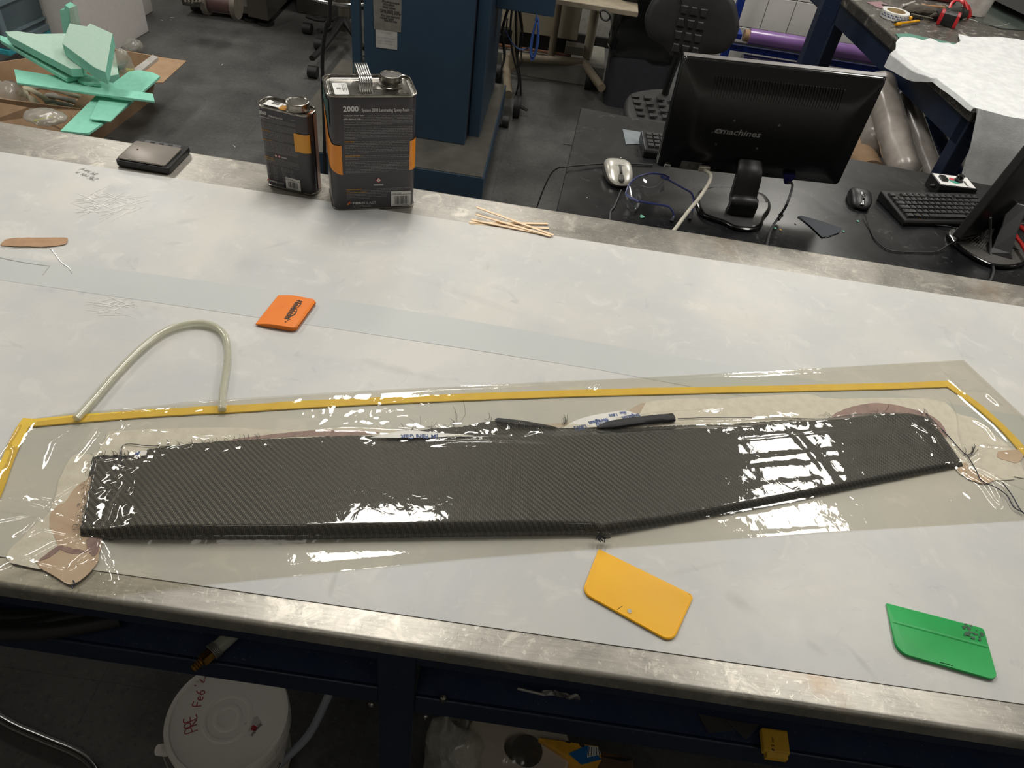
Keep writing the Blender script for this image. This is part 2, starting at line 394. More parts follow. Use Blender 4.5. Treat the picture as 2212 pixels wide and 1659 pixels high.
def spot(c, x, y, rx, ry, rot, col, k, hard=.35):
    p = at(x, y); mp = t.new('ShaderNodeMapping', vector_type='TEXTURE', _i={0: pos, 1: (p.x, p.y, TZ), 2: (0, 0, rot), 3: (rx, ry, 1)}).outputs[0]
    ln = t.new('ShaderNodeVectorMath', operation='LENGTH', _i={0: mp}).outputs[1]
    f = t.math('ADD', t.math('SUBTRACT', 1., ln), t.math('MULTIPLY', t.math('SUBTRACT', mid, .5), 2.6))
    return t.mix(t.math('MULTIPLY', t.ramp(f, 0., hard*2.4), k*.55), c, rgb(*col))
for a_ in ((238, 408, .012, .026, .2, (168, 172, 176), .8), (262, 412, .020, .022, -.6, (172, 176, 180), .7), (252, 440, .05, .03, .3, (226, 224, 218), .8), (530, 570, .030, .035, .2, (170, 174, 178), .6), (398, 480, .008, .05, -.9, (176, 176, 174), .6), (600, 530, .006, .05, -.8, (172, 172, 172), .6),
           (600, 462, .05, .014, 0, (182, 186, 188), .6), (1070, 578, .03, .018, .6, (190, 190, 170), .6), (1010, 640, .16, .012, -.3, (184, 182, 178), .5), (860, 800, .10, .012, -.15, (160, 158, 154), .5), (700, 780, .08, .02, 0, (186, 188, 190), .6), (1650, 700, .12, .04, .2, (200, 196, 188), .6),
           (1590, 1300, .03, .012, -.5, (164, 164, 160), .6), (1760, 1400, .02, .008, -.6, (158, 158, 156), .6), (1855, 1425, .03, .006, -1., (156, 156, 154), .6), (330, 700, .12, .05, .4, (190, 194, 198), .5), (140, 780, .14, .04, .3, (188, 192, 196), .5), (1500, 1230, .05, .006, .4, (168, 166, 162), .5), (720, 1260, .004, .03, 0, (150, 148, 142), .5), (2050, 700, .10, .05, 0, (196, 190, 188), .5)): c = spot(c, *a_)
t.link(c, t.b.inputs['Base Color']); t.link(t.math('ADD', .33, t.math('MULTIPLY', mid, .2)), t.b.inputs['Roughness'])
t.bump(t.math('ADD', big, t.math('MULTIPLY', mid, .3)), .10, .004); M_sheet = t.m
pb0, pb1 = at(0, 329), at(2212, 664); pf0, pf1 = at(429, 1265), at(2212, 1522)
def lerp(a, b, t): return a+(b-a)*t
def ys_back(x): return lerp(pb0.y, pb1.y, (x-pb0.x)/(pb1.x-pb0.x))
def ys_front(x): return lerp(pf0.y, pf1.y, (x-pf0.x)/(pf1.x-pf0.x))
bm = B()
def fs(u, v):
    x = XL+.02+(XR-XL-.04)*u; y = lerp(ys_front(x), ys_back(x), v); return V(x, y, TZ+.0012+.0002*mnoise.noise(V(x*5, y*5, 0)))
g_ = grid(bm, 80, 24, fs)
loop_ = g_[0][:]+[r[-1] for r in g_[1:]]+g_[-1][-2::-1]+[r[0] for r in g_[-2:0:-1]]
lo_ = [bm.verts.new((v.co.x, v.co.y, TZ+.0002)) for v in loop_]
for i in range(len(loop_)): quadface(bm, (loop_[(i+1) % len(loop_)], loop_[i], lo_[i], lo_[(i+1) % len(loop_)]))
sheet = tag(obj('cover_sheet', bm, M_sheet, smooth=60), 'large scuffed white sheet covering most of the steel bench', 'sheet')
bm = B(); a = at(214, 396, TZ+.002); b = at(168, 380, TZ+.002); xd = (b-a).normalized(); yd = V(0, 0, 1).cross(xd)
strokes(bm, '296 res.n', at(214, 386, TZ+.0019), xd, yd, .0115, .00035, .52, .3); strokes(bm, '84 hard', at(213, 375, TZ+.0019), xd, yd, .0100, .00035, .58, .3)
obj('handwriting', bm, M_ink, sheet, label='black handwriting reading 296 res.n and 84 hard')
# the broad grey strip of film stuck on the sheet
bm = B()
up = [(-60, 546), (0, 553), (300, 588), (690, 640), (1000, 690), (1300, 742), (1640, 800), (1900, 845), (2230, 902)]; lo = [(-60, 596), (0, 605), (300, 648), (690, 705), (1000, 752), (1300, 800), (1640, 862), (1900, 905), (2230, 965)]
rows = [[at(x, y, TZ+.0015) for x, y in L] for L in (lo, up)]
loft(bm, rows, closed=False)
tag(obj('film_strip', bm, mat('pale_grey_strip', (196, 198, 196), .42, c2=(192, 195, 194), ns=6), smooth=0), 'broad pale grey strip running lengthwise along the white sheet', 'strip')
# resin smear on the sheet, left
bm = B(); pts = smoothpts([at(x, y, TZ+.0024) for x, y in ((4, 524), (20, 516), (60, 514), (110, 514), (143, 514), (146, 521), (140, 528), (105, 533), (60, 533), (6, 531))]+[at(4, 524, TZ+.0024)], 4)[:-1]
prism(bm, [p+V(mnoise.noise(p*300)*.001, mnoise.noise(p*280)*.0012, 0) for p in pts], (0, 0, .0008))
sm = tag(obj('resin_smear', bm, mat('amber_resin_smear', (196, 160, 128), .18, c2=(180, 146, 116), ns=40, coat=.6)), 'dried tan resin smear on the white sheet at the far left', 'smear')
bm = B()
for L in ([(2, 533), (60, 536), (105, 536), (118, 548), (132, 566), (148, 578), (156, 590)], [(0, 556), (40, 564), (75, 570), (108, 574)], [(92, 593), (108, 572)]):
    tube(bm, [at(x, y, TZ+.0024) for x, y in L], .0006, 5, 4, flat=.5)
obj('drip_line', bm, mat('clear_dry_resin', (232, 230, 224), .1, coat=.5), sm)
M_chalk = mat('chalky_scratch', (244, 242, 236), .5)
for px, py, n, sx, sy, rot, seed, nm in ((240, 440, 44, 70, 26, .5, 1, 'chalky white scratches on the sheet behind the tan smear'), (245, 665, 18, 40, 22, .35, 5, 'patch of white scratches left of the orange squeegee')):
    bm = B(); rr = random.Random(seed)
    for k in range(n):
        x = px+rr.uniform(-sx, sx)*.7; y = py+rr.uniform(-sy, sy)*.8; L = rr.uniform(14, 44); s = -rot*rr.uniform(.2, 1.4) if rr.random() < .7 else rr.uniform(-.1, .5)
        tube(bm, [at(x-L, y-L*s, TZ+.0016), at(x, y+rr.uniform(-1, 1), TZ+.0016), at(x+L, y+L*s, TZ+.0016)], [.0002, rr.uniform(.0005, .0013), .0002], 5, 1, flat=.03)
    tag(obj('scratch_marks', bm, M_chalk), nm, 'scratches')
# ------------------------------------------------------------ vacuum bag lay-up
def curve(pts, n, z=TZ+.004):
    w = [at(x, y, z) for x, y in pts]; a = np.array([[p.x, p.y] for p in w])
    d = np.r_[0, np.cumsum(np.hypot(*np.diff(a, axis=0).T))]; d /= d[-1]
    s = np.linspace(0, 1, n); return np.c_[np.interp(s, d, a[:, 0]), np.interp(s, d, a[:, 1])]
NS = 600
pbot = curve([(172, 1152), (245, 1160), (640, 1160), (1000, 1154), (1285, 1150), (1299, 1156), (1312, 1151), (1500, 1118), (1760, 1068), (2000, 1019), (2084, 1003)], NS, TZ+.009)
ptop = curve([(208, 989), (300, 984), (320, 969), (420, 958), (520, 950), (640, 945), (760, 941), (860, 938), (930, 925), (1000, 921), (1045, 910), (1075, 908), (1135, 917), (1200, 925), (1300, 926), (1400, 922), (1600, 914), (1790, 902), (1850, 893), (1960, 889), (2000, 894)], NS, TZ+.005)
def ss(a, b, x):
    t = np.clip((x-a)/(b-a), 0, 1); return t*t*(3-2*t)
def panel_z(s, t):
    k = ss(.42, .62, s)
    xq = np.clip(t-.07, 0, 1); tl = .0188-.0125*xq-.0066*xq*xq-.0012*ss(.74, .90, t)*ss(.18, .28, s)*ss(.5, .42, s)
    tr = .0085+.0045*t-.012*ss(.86, 1.0, t)+.0007*np.sin(t*21+s*9)*ss(.6, .7, s)*ss(.1, .3, t)
    z = (tl*(.30+.70*ss(-.01, .05, t)))*(1-k)+tr*k*(.25+.75*ss(-.01, .055, t))
    z = z*(.35+.65*ss(.0, .06, s))*(.35+.65*ss(1., .965, s))
    z = z+.0010*np.sin(s*46+t*3)*ss(.72, .95, t)*.8
    return z
def panel_st(x, y):
    s = np.clip((x-pbot[0, 0])/(pbot[-1, 0]-pbot[0, 0]), 0, 1); sg = np.linspace(0, 1, NS); t = np.full_like(x, .5)
    for _ in range(14):
        bx, tx = np.interp(s, sg, pbot[:, 0]), np.interp(s, sg, ptop[:, 0])
        xr = bx*(1-np.clip(t, 0, 1))+tx*np.clip(t, 0, 1); sl = 1.0/(pbot[-1, 0]-pbot[0, 0])
        s = s+(x-xr)*sl*.8
        sc = np.clip(s, 0, 1); by, ty = np.interp(sc, sg, pbot[:, 1]), np.interp(sc, sg, ptop[:, 1]); t = (y-by)/(ty-by)
    return s, t, ty-by
t = NT('carbon_twill'); pos = t.new('ShaderNodeNewGeometry').outputs['Position']
wob = t.new('ShaderNodeTexNoise', _i={0: pos, 2: 6., 3: 2})
pw = t.new('ShaderNodeVectorMath', operation='ADD', _i={0: pos, 1: t.new('ShaderNodeVectorMath', operation='SCALE', _i={0: wob.outputs[1], 3: .012}).outputs[0]}).outputs[0]
rotv = t.new('ShaderNodeMapping', _i={0: pw, 2: (0, 0, -.10)}).outputs[0]
sp = t.new('ShaderNodeSeparateXYZ', _i={0: rotv})
C = .00235
u = t.math('DIVIDE', sp.outputs[0], C); v = t.math('DIVIDE', sp.outputs[1], C)
k4 = t.math('FLOORED_MODULO', t.math('ADD', t.math('FLOOR', u), t.math('FLOOR', v)), 4.)
warp = t.math('LESS_THAN', k4, 1.5)
fu = t.math('SINE', t.math('MULTIPLY', t.math('FRACT', u), PI)); fv = t.math('SINE', t.math('MULTIPLY', t.math('FRACT', v), PI))
prof = t.math('ADD', t.math('MULTIPLY', warp, fu), t.math('MULTIPLY', t.math('SUBTRACT', 1., warp), fv))
cv = t.noise(3., 4, pos)
hi = t.mix(t.ramp(sp.outputs[0], -.3, .35), rgb(96, 91, 82), rgb(84, 84, 83))  # tow highlight colour, painted browner towards the left
cw = t.mix(prof, rgb(20, 20, 20), hi); cf = t.mix(prof, rgb(18, 18, 19), rgb(48, 48, 49))  # sheen painted into the tows: bright crowns, dark edges, warp brighter than weft
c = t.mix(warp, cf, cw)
c = t.mix(t.math('MULTIPLY', t.ramp(cv, .4, .7), .35), c, rgb(58, 58, 58))
t.link(c, t.b.inputs['Base Color']); t.b.inputs['Roughness'].default_value = .38; t.b.inputs['Specular IOR Level'].default_value = .35
t.bump(prof, .35, .0006); M_carbon = t.m
sg = np.linspace(0, 1, NS)
def panelpt(s, t):
    i = s*(NS-1); a = int(i); b = min(a+1, NS-1); f = i-a
    p = pbot[a]*(1-f)+pbot[b]*f; q = ptop[a]*(1-f)+ptop[b]*f
    return p, q
bm = B(); NU, NV = 420, 44
ss_, tt_ = np.meshgrid(np.linspace(0, 1, NU+1), np.linspace(0, 1, NV+1))
zz = panel_z(ss_, tt_)
bx = np.interp(ss_, sg, pbot[:, 0])*(1-tt_)+np.interp(ss_, sg, ptop[:, 0])*tt_
by = np.interp(ss_, sg, pbot[:, 1])*(1-tt_)+np.interp(ss_, sg, ptop[:, 1])*tt_
rg = np.random.RandomState(3)
by[-1] += rg.randn(NU+1)*.0006; by[0] += rg.randn(NU+1)*.0003; bx[:, 0] += rg.randn(NV+1)*.0008
Z0 = TZ+.0034
top = [[bm.verts.new((bx[j, i], by[j, i], Z0+zz[j, i])) for i in range(NU+1)] for j in range(NV+1)]
for j in range(NV):
    for i in range(NU): bm.faces.new((top[j][i], top[j][i+1], top[j+1][i+1], top[j+1][i]))
rim = [top[0][i] for i in range(NU+1)]+[top[j][NU] for j in range(1, NV+1)]+[top[NV][i] for i in range(NU-1, -1, -1)]+[top[j][0] for j in range(NV-1, 0, -1)]
low = [bm.verts.new((v.co.x, v.co.y, Z0-.0002)) for v in rim]
for i in range(len(rim)):
    j = (i+1) % len(rim); quadface(bm, (rim[j], rim[i], low[i], low[j]))
quadface(bm, low)
panel = tag(obj('carbon_fibre_panel', bm, M_carbon, smooth=70, rec=True), 'long tapering black twill carbon fibre panel sealed inside the clear bag', 'panel')
def flatpoly(bm, pts, z, th=.0006, jit=.0, n=3, seed=0, mi=0):
    P = [at(x, y, z) for x, y in pts]; P = smoothpts(P+[P[0]], n)[:-1] if n else P
    P = [p+V(mnoise.noise(p*220+V(seed, 0, 0)), mnoise.noise(p*230+V(0, seed, 9)), 0)*jit for p in P]
    lo = [bm.verts.new(p) for p in P]; hi_ = [bm.verts.new(p+V(0, 0, th)) for p in P]
    bm.faces.new(lo[::-1]); bm.faces.new(hi_)
    for i in range(len(P)): quadface(bm, (lo[i], lo[(i+1) % len(P)], hi_[(i+1) % len(P)], hi_[i]))
# ply end, left: greyer ragged end of one carbon layer
bm = B(); flatpoly(bm, [(190, 1050), (204, 990), (262, 986), (300, 984), (330, 1000), (300, 1090), (255, 1162), (222, 1166), (180, 1165), (162, 1150), (168, 1112)], Z0-.0012, .0012, .003, 5)
tag(obj('carbon_ply', bm, mat('dry_carbon_cloth', (52, 54, 56), .5, c2=(30, 31, 32), ns=30, bump=.3, bs=700)), 'ragged carbon ply end sticking out left of the panel, inside the bag', 'cloth')
bm = B(); rr = random.Random(9)
def fray(bm, px, py, n, L, a0, a1, r=.00028, z=TZ+.0052):
    for k in range(n):
        x = px+rr.uniform(-9, 9); y = py+rr.uniform(-3, 3); a = rr.uniform(a0, a1); l = L*rr.uniform(.5, 1.2)
        tube(bm, [at(x, y, z), at(x+math.cos(a)*l*.5+rr.uniform(-2, 2), y-math.sin(a)*l*.5, z), at(x+math.cos(a+.4)*l, y-math.sin(a+.4)*l, z)], r, 4, 2)
for px, py in [(210+i*9, 988-.3*i) for i in range(9)]+[(340+i*24, 966-i*2.0) for i in range(10)]: fray(bm, px, py, 3, 12, .2, 2.6)
for px, py in ((880, 930), (930, 926), (975, 922), (1052, 908), (1090, 910), (1790, 902), (1900, 890), (2000, 896)): fray(bm, px, py, 3, 15, .3, 2.8)
for i in range(16): fray(bm, 202-i*2.2, 1000+i*9.5, 3, 9, 2.2, 4.0)
fray(bm, 2088, 985, 7, 30, .1, 1.2, .0004); fray(bm, 1301, 1158, 16, 12, -2.9, -.3, .0007, TZ+.012); fray(bm, 905, 925, 2, 45, .9, 2.2, .00018); fray(bm, 980, 918, 3, 50, .6, 1.6, .00018); fray(bm, 1220, 918, 7, 20, .8, 1.3)
tag(obj('loose_fibres', bm, mat('loose_carbon_fibre', (28, 28, 30), .5), smooth=0), 'loose black fibres fraying from the edges of the carbon panel', 'fibres', kind='stuff')
# ladder of bare tows beside the top edge
tw_ = empty('frayed_ply_edge', at(1070, 915, TZ+.003), 'short fringe of bare carbon tows at the panel\'s upper edge, middle of the bag', 'cloth')
bm = B(); flatpoly(bm, [(1068, 907), (1075, 903), (1130, 909), (1190, 920), (1210, 926), (1180, 925), (1128, 914), (1072, 909)], TZ+.0050, .0006, 0, 0); obj('selvage', bm, M_rubber, tw_)
for i in range(40):
    x = 1074+i*3.2; yt = lerp(908, 922, i/39)
    bm = B(); tube(bm, [at(x, yt, TZ+.0058), at(x+2.5, yt+lerp(12, 3, i/39), TZ+.0105)], .0005, 4); obj('tow', bm, M_rubber, tw_, smooth=0)
# breather cloth, peel ply and labelled backing under the film
M_felt = mat('white_breather_felt', (236, 232, 224), .9, c2=(222, 217, 208), ns=60, bump=.4, bs=260, speck=0)
M_wet = mat('resin_wet_breather', (212, 190, 168), .45, c2=(200, 172, 150), ns=20, bump=.2, bs=150)
M_mauve = mat('mauve_resin_stain', (176, 148, 142), .5, c2=(136, 108, 112), ns=30, amt=.9, stretch=(3, 1, 1))
bf = tag(obj('breather_cloth', (lambda b: (flatpoly(b, [(235, 934), (330, 928), (480, 925), (640, 930), (760, 926), (860, 930), (820, 990), (500, 990), (330, 1060), (240, 1090), (190, 1150), (205, 1215), (160, 1250), (140, 1210), (85, 1230), (14, 1206), (60, 1150), (108, 1105), (128, 1040), (158, 985), (205, 980), (222, 960)], TZ+.0021, .0009, .002, 4), b)[1])(B()), M_felt, smooth=0), 'white breather felt under the left end of the carbon panel', 'cloth')
bm = B(); flatpoly(bm, [(200, 1026), (168, 1050), (140, 1084), (112, 1104), (109, 1140), (128, 1186), (112, 1200), (78, 1216), (118, 1244), (158, 1262), (205, 1224), (215, 1195), (220, 1168), (205, 1150), (190, 1100)], TZ+.0031, .0006, .002, 4)
obj('wet_patch', bm, M_wet, bf, label='tan resin-soaked patch')
bm = B(); flatpoly(bm, [(128, 1186), (112, 1200), (78, 1216), (90, 1206), (125, 1180), (160, 1186), (190, 1192), (160, 1197)], TZ+.0038, .0003, .002, 4); flatpoly(bm, [(470, 956), (540, 944), (640, 933), (700, 929), (780, 930), (820, 935), (760, 941), (640, 943), (540, 950)], TZ+.0031, .0004, .001, 4); flatpoly(bm, [(186, 1165), (215, 1150), (222, 1168), (205, 1200), (192, 1190)], TZ+.0038, .0005, .003, 4)
obj('stain', bm, M_mauve, bf, label='mauve resin stain')
bf2 = tag(obj('breather_cloth', (lambda b: (flatpoly(b, [(1390, 880), (1405, 868), (1480, 861), (1560, 863), (1640, 856), (1745, 853), (1790, 861), (1920, 860), (2000, 862), (2040, 870), (2066, 892), (2086, 900), (2110, 906), (2150, 940), (2196, 985), (2212, 1030), (2190, 1030), (2186, 1037), (2120, 1037), (2085, 1030), (2060, 1010), (2000, 940), (1900, 930), (1500, 930), (1380, 920)], TZ+.0021, .0009, .002, 4), b)[1])(B()), M_felt, smooth=0), 'white breather felt beyond the right half of the carbon panel', 'cloth')
bm = B(); flatpoly(bm, [(1790, 902), (1815, 888), (1850, 876), (1890, 871), (1930, 874), (1970, 884), (2000, 892), (2030, 912), (2044, 935), (2042, 945), (2030, 935), (1990, 905), (1900, 898)], TZ+.0031, .0005, .0015, 4); obj('stain', bm, M_mauve, bf2, label='mauve resin stain')
bm = B(); flatpoly(bm, [(2062, 1008), (2085, 1000), (2095, 1012), (2130, 1030), (2148, 1036), (2130, 1045), (2110, 1042), (2085, 1030)], TZ+.0031, .0005, .0015, 4); flatpoly(bm, [(2155, 975), (2212, 972), (2212, 985), (2196, 1000), (2175, 995), (2154, 988)], TZ+.0031, .0005, .001, 4); obj('wet_patch', bm, M_wet, bf2, label='tan resin-soaked patch')
bm = B(); flatpoly(bm, [(900, 950), (1000, 930), (1240, 912), (1330, 900), (1385, 871), (1400, 880), (1450, 896), (1560, 906), (1700, 920), (1300, 960)], TZ+.0024, .0005, .001, 3)
tag(obj('peel_ply', bm, mat('beige_peel_ply', (206, 192, 176), .7, c2=(190, 174, 160), ns=40), smooth=0), 'beige peel ply showing beyond the middle of the carbon panel', 'cloth')
M_back = mat('white_backing_paper', (226, 224, 216), .5, c2=(214, 212, 204), ns=30); M_blue = mat('blue_print', (36, 78, 148), .5)
lb = tag(obj('backing_strip', (lambda b: (flatpoly(b, [(800, 945), (842, 936), (868, 931), (905, 931), (955, 936), (1025, 941), (960, 944), (880, 946)], TZ+.0088, .0004, 0, 2), b)[1])(B()), M_back, smooth=0), 'white backing paper strip with blue lettering, left one, at the panel edge', 'label')
bm = B(); a = at(925, 938, TZ+.0094); xd = (at(868, 939, TZ+.0094)-a).normalized(); yd = V(0, 0, 1).cross(xd)
text(bm, 'Fibre Glast', a, xd, yd, .0125, (at(866, 939, TZ+.0094)-a).length, .02)
text(bm, 'JM', at(947, 939, TZ+.0094), xd, yd, .009, .011, .02); obj('lettering', bm, M_blue, lb, smooth=0)
lb0 = tag(obj('backing_strip', (lambda b: (flatpoly(b, [(292, 980), (296, 974), (318, 974), (316, 984), (292, 986)], TZ+.0072, .0004, 0, 0), b)[1])(B()), M_back, smooth=0), 'tiny white backing scrap with one blue letter, upper left of the panel', 'label')
bm = B(); text(bm, 'F', at(303, 976, TZ+.0078), V(-1, 0, 0), V(0, -1, 0), .008, .005, .04); obj('lettering', bm, M_blue, lb0, smooth=0)
lb = tag(obj('backing_strip', (lambda b: (flatpoly(b, [(1214, 925), (1240, 910), (1270, 900), (1310, 892), (1350, 887), (1378, 894), (1440, 899), (1380, 908), (1300, 922)], TZ+.0060, .0004, 0, 3), b)[1])(B()), M_back, smooth=0), 'white backing paper with blue web address, right one, crumpled at the panel edge', 'label')
bm = B()
for s, (x0, y0), (x1, y1), h in (('1.800.3', (1264, 917), (1238, 922), .014), ('fibreglast.com', (1380, 893), (1342, 900), .011), ('fibreglast', (1312, 903), (1270, 911), .011), ('1.800.330', (1320, 910), (1286, 914), .009), ('1.800', (1332, 893), (1314, 895), .008), ('Glast', (1352, 889), (1338, 890), .008)):
    a = at(x0, y0, TZ+.0068); xd = at(x1, y1, TZ+.0068)-a; w_ = xd.length; xd.normalize(); text(bm, s, a, xd, V(0, 0, 1).cross(xd), h, w_, .02)
obj('lettering', bm, M_blue, lb, smooth=0)
bm = B(); tube(bm, [at(x, y, TZ+.0075) for x, y in ((1290, 923), (1340, 915), (1400, 907), (1455, 902))], [.002, .005, .0075, .0085], 10, 4, flat=.6); noised(bm, .0006, 300)
tag(obj('rolled_ply_edge', bm, mat('rolled_carbon', (24, 24, 25), .55, c2=(16, 16, 17), ns=300, bump=.3)), 'rolled up black carbon flap beside the crumpled lettered backing', 'cloth')
M_thread = mat('navy_thread', (26, 30, 58), .6)
for L, lab in (([(218, 1160), (243, 1100), (262, 1010), (266, 962), (320, 963), (390, 964), (440, 957)], 'thin navy tow looping off the left end of the panel'),
               ([(1464, 904), (1560, 902), (1700, 903), (1790, 904), (1850, 893)], 'thin navy tow lying along the upper edge, right half'),
               ([(2000, 893), (2042, 935), (2078, 975), (2090, 985), (2106, 1012), (2118, 1036), (2135, 1046), (2150, 1052), (2175, 1070), (2190, 1095), (2212, 1108)], 'dark stray tow trailing off the right tip of the panel'),
               ([(2165, 1042), (2185, 1068), (2200, 1095), (2212, 1110)], 'dark stray tow nearest the right edge of the photo'), ([(210, 1236), (212, 1242), (206, 1250), (207, 1258)] if False else [(158, 1254), (162, 1262), (156, 1266), (157, 1272)], 'small black tow scrap at the left bottom corner of the bag')):
    bm = B(); tube(bm, [at(x, y, TZ+.0054) for x, y in L], .00055 if 'thin' in lab else .0008, 5, 5); noised(bm, .0003, 90); tag(obj('tow_thread', bm, M_thread), lab, 'thread')
# yellow sealant tape
M_yel = mat('yellow_sealant_tape', (238, 200, 62), .55, c2=(228, 188, 52), ns=30, bump=.1, bs=200)
def ribbon(bm, pts, w, z, th, n=6, wob=.0006):
    P = smoothpts([at(x, y, z) for x, y in pts], n); rings = []
    for i, p in enumerate(P):
        d = (P[min(i+1, len(P)-1)]-P[max(i-1, 0)]); d.z = 0; d.normalize(); s = V(-d.y, d.x, 0)
        a = w/2+mnoise.noise(p*28)*wob*2; b = w/2+mnoise.noise(p*31+V(9, 0, 0))*wob*2
        rings.append([p-s*b, p-s*b*.9+V(0, 0, th), p+s*a*.9+V(0, 0, th), p+s*a])
    loft(bm, rings)
tapes = [([(60, 915), (150, 907), (330, 893), (520, 883), (700, 872), (1070, 856), (1400, 846), (1700, 840), (1900, 835), (2052, 830)], .0165, 'yellow sealant tape line running along the far side of the bag'),
         ([(62, 905), (40, 940), (12, 1005), (-12, 1070), (-40, 1140)], .0165, 'yellow sealant tape line down the left end of the bag'),
         ([(2040, 826), (2072, 848), (2130, 892), (2180, 940), (2220, 985), (2300, 1075)], .0165, 'yellow sealant tape line down the right end of the bag')]
for i, (L, w_, lab) in enumerate(tapes):
    bm = B(); ribbon(bm, L, w_, TZ+.0024+.0001*i, .0014); tag(obj('sealant_tape', bm, M_yel, smooth=40), lab, 'tape')
# the film itself
fb = curve([(-170, 1238), (-60, 1248), (0, 1256), (60, 1265), (150, 1277), (215, 1283), (250, 1283), (430, 1263), (700, 1236), (1000, 1206), (1200, 1190), (1400, 1177), (1767, 1149), (2212, 1123), (2440, 1110)], NS)
ft = curve([(50, 905), (150, 890), (300, 878), (500, 861), (700, 848), (1000, 832), (1400, 813), (1700, 797), (2083, 776)], NS)
FU, FV = 640, 170
S, Tt = np.meshgrid(np.linspace(0, 1, FU+1), np.linspace(0, 1, FV+1))
X = np.interp(S, sg, fb[:, 0])*(1-Tt)+np.interp(S, sg, ft[:, 0])*Tt
Y = np.interp(S, sg, fb[:, 1])*(1-Tt)+np.interp(S, sg, ft[:, 1])*Tt
ps, pt, wid = panel_st(X, Y)
pz = panel_z(np.clip(ps, 0, 1), np.clip(pt, 0, 1))
dout = np.hypot(np.maximum(np.maximum(-ps, ps-1), 0)*1.1, np.maximum(np.maximum(-pt, pt-1), 0)*wid)
H = .0042+pz*np.exp(-(dout/.010)**2)+.0010*np.exp(-(dout/.03)**2)
edge = np.minimum(np.minimum(Tt, 1-Tt)*.42, np.minimum(S, 1-S)*1.5)
H *= .55+.45*ss(0, .02, edge)
def dist_poly(L):
    P = [at(x, y, TZ+.005) for x, y in L]; best = np.full(X.shape, 9.); al = np.zeros(X.shape); n = len(P)-1
    for i, (a, b) in enumerate(zip(P, P[1:])):
        dx, dy = b.x-a.x, b.y-a.y; t_ = np.clip(((X-a.x)*dx+(Y-a.y)*dy)/(dx*dx+dy*dy+1e-12), 0, 1)
        d = np.hypot(X-a.x-t_*dx, Y-a.y-t_*dy); m_ = d < best; best[m_] = d[m_]; al[m_] = (i+t_[m_])/n
    return best, al
RIDGES = [([(-20, 1080), (20, 1090), (60, 1096), (108, 1108)], 5, 6), ([(108, 1108), (140, 1122), (170, 1135), (190, 1160)], 3, 4), ([(100, 1110), (125, 1080), (170, 1050)], 2, 4),
 ([(96, 1025), (120, 960), (180, 920), (240, 903)], 1.4, 5), ([(210, 1168), (225, 1210), (240, 1250), (236, 1282)], 5, 5), ([(215, 1180), (185, 1200), (160, 1230)], 2.5, 4), ([(280, 1052), (255, 1090), (238, 1140), (216, 1165)], 3, 4),
 ([(165, 1120), (130, 1095), (105, 1085), (60, 1075)], 2.2, 5), ([(0, 1235), (70, 1208), (120, 1180), (190, 1178)], 3.5, 6), ([(20, 1205), (90, 1225), (150, 1238), (210, 1215)], 2.5, 4), ([(60, 1165), (90, 1150), (140, 1160), (180, 1190)], 2.5, 4),
 ([(0, 1130), (60, 1122), (82, 1125), (60, 1150), (35, 1160)], 3, 4), ([(235, 912), (200, 960), (160, 1010)], 1.2, 5), ([(262, 930), (235, 945), (222, 965)], 2.5, 4), ([(250, 1040), (262, 1030), (285, 1018)], 2.5, 3), ([(175, 1110), (185, 1140), (200, 1150)], 2.2, 3),
 ([(2068, 1008), (2110, 982), (2150, 972), (2230, 970)], 6, 5), ([(2066, 1012), (2120, 1046), (2142, 1078), (2156, 1094), (2160, 1080), (2142, 1044), (2100, 1012)], 4, 3.5), ([(2048, 865), (2062, 900), (2066, 940), (2078, 985), (2082, 1000)], 4, 4),
 ([(2050, 832), (2095, 872), (2150, 920), (2200, 975)], 1.6, 5), ([(2100, 905), (2135, 925), (2155, 955)], 2.5, 4), ([(2115, 960), (2140, 965), (2180, 985)], 2, 4), ([(2085, 1000), (2130, 1020), (2180, 1050), (2230, 1070)], 3, 5), ([(1965, 925), (2010, 950), (2030, 985)], 2.5, 4),
 ([(1985, 905), (2020, 925), (2040, 940)], 3, 4), ([(2090, 850), (2130, 850), (2165, 880)], 3, 5), ([(1960, 930), (1985, 918), (2030, 934)], 2, 3), ([(1850, 895), (1900, 905), (1980, 915)], 2, 4),
 ([(300, 875), (500, 866), (700, 852), (900, 843), (1100, 838)], 2.0, 7), ([(640, 930), (760, 925), (860, 930), (940, 937)], 2.2, 4), ([(800, 900), (806, 870), (815, 850)], 1.8, 4), ([(1275, 843), (1285, 835), (1290, 828)], 2.5, 4), ([(1300, 925), (1460, 922), (1600, 915), (1790, 906)], 2.2, 4),
 ([(1300, 908), (1400, 897), (1480, 890), (1560, 885)], 2.4, 4), ([(900, 968), (1000, 962), (1100, 966), (1200, 972)], 1.6, 5), ([(900, 955), (1000, 948), (1100, 952)], 1.5, 4), ([(1500, 938), (1620, 928), (1780, 920), (1900, 912)], 1.6, 4), ([(1560, 970), (1700, 955), (1850, 940)], 1.5, 7), ([(1590, 1005), (1700, 992), (1900, 975)], 1.3, 7), ([(1690, 930), (1740, 980), (1800, 1050)], 1.0, 8),
 ([(1300, 1150), (1312, 1165), (1325, 1180)], 2, 4), ([(968, 1160), (970, 1200)], .8, 3), ([(2030, 800), (2085, 850), (2120, 840)], 1.5, 5), ([(0, 985), (30, 940), (48, 910)], 2.5, 4), ([(20, 1010), (28, 975), (20, 960)], 2, 3)]
for L, amp, wd_ in RIDGES:
    d, al = dist_poly(L); H += amp*.001*np.exp(-(d/(wd_*.001))**2)*np.clip(np.sin(PI*(.06+.88*al))*1.5, 0, 1)
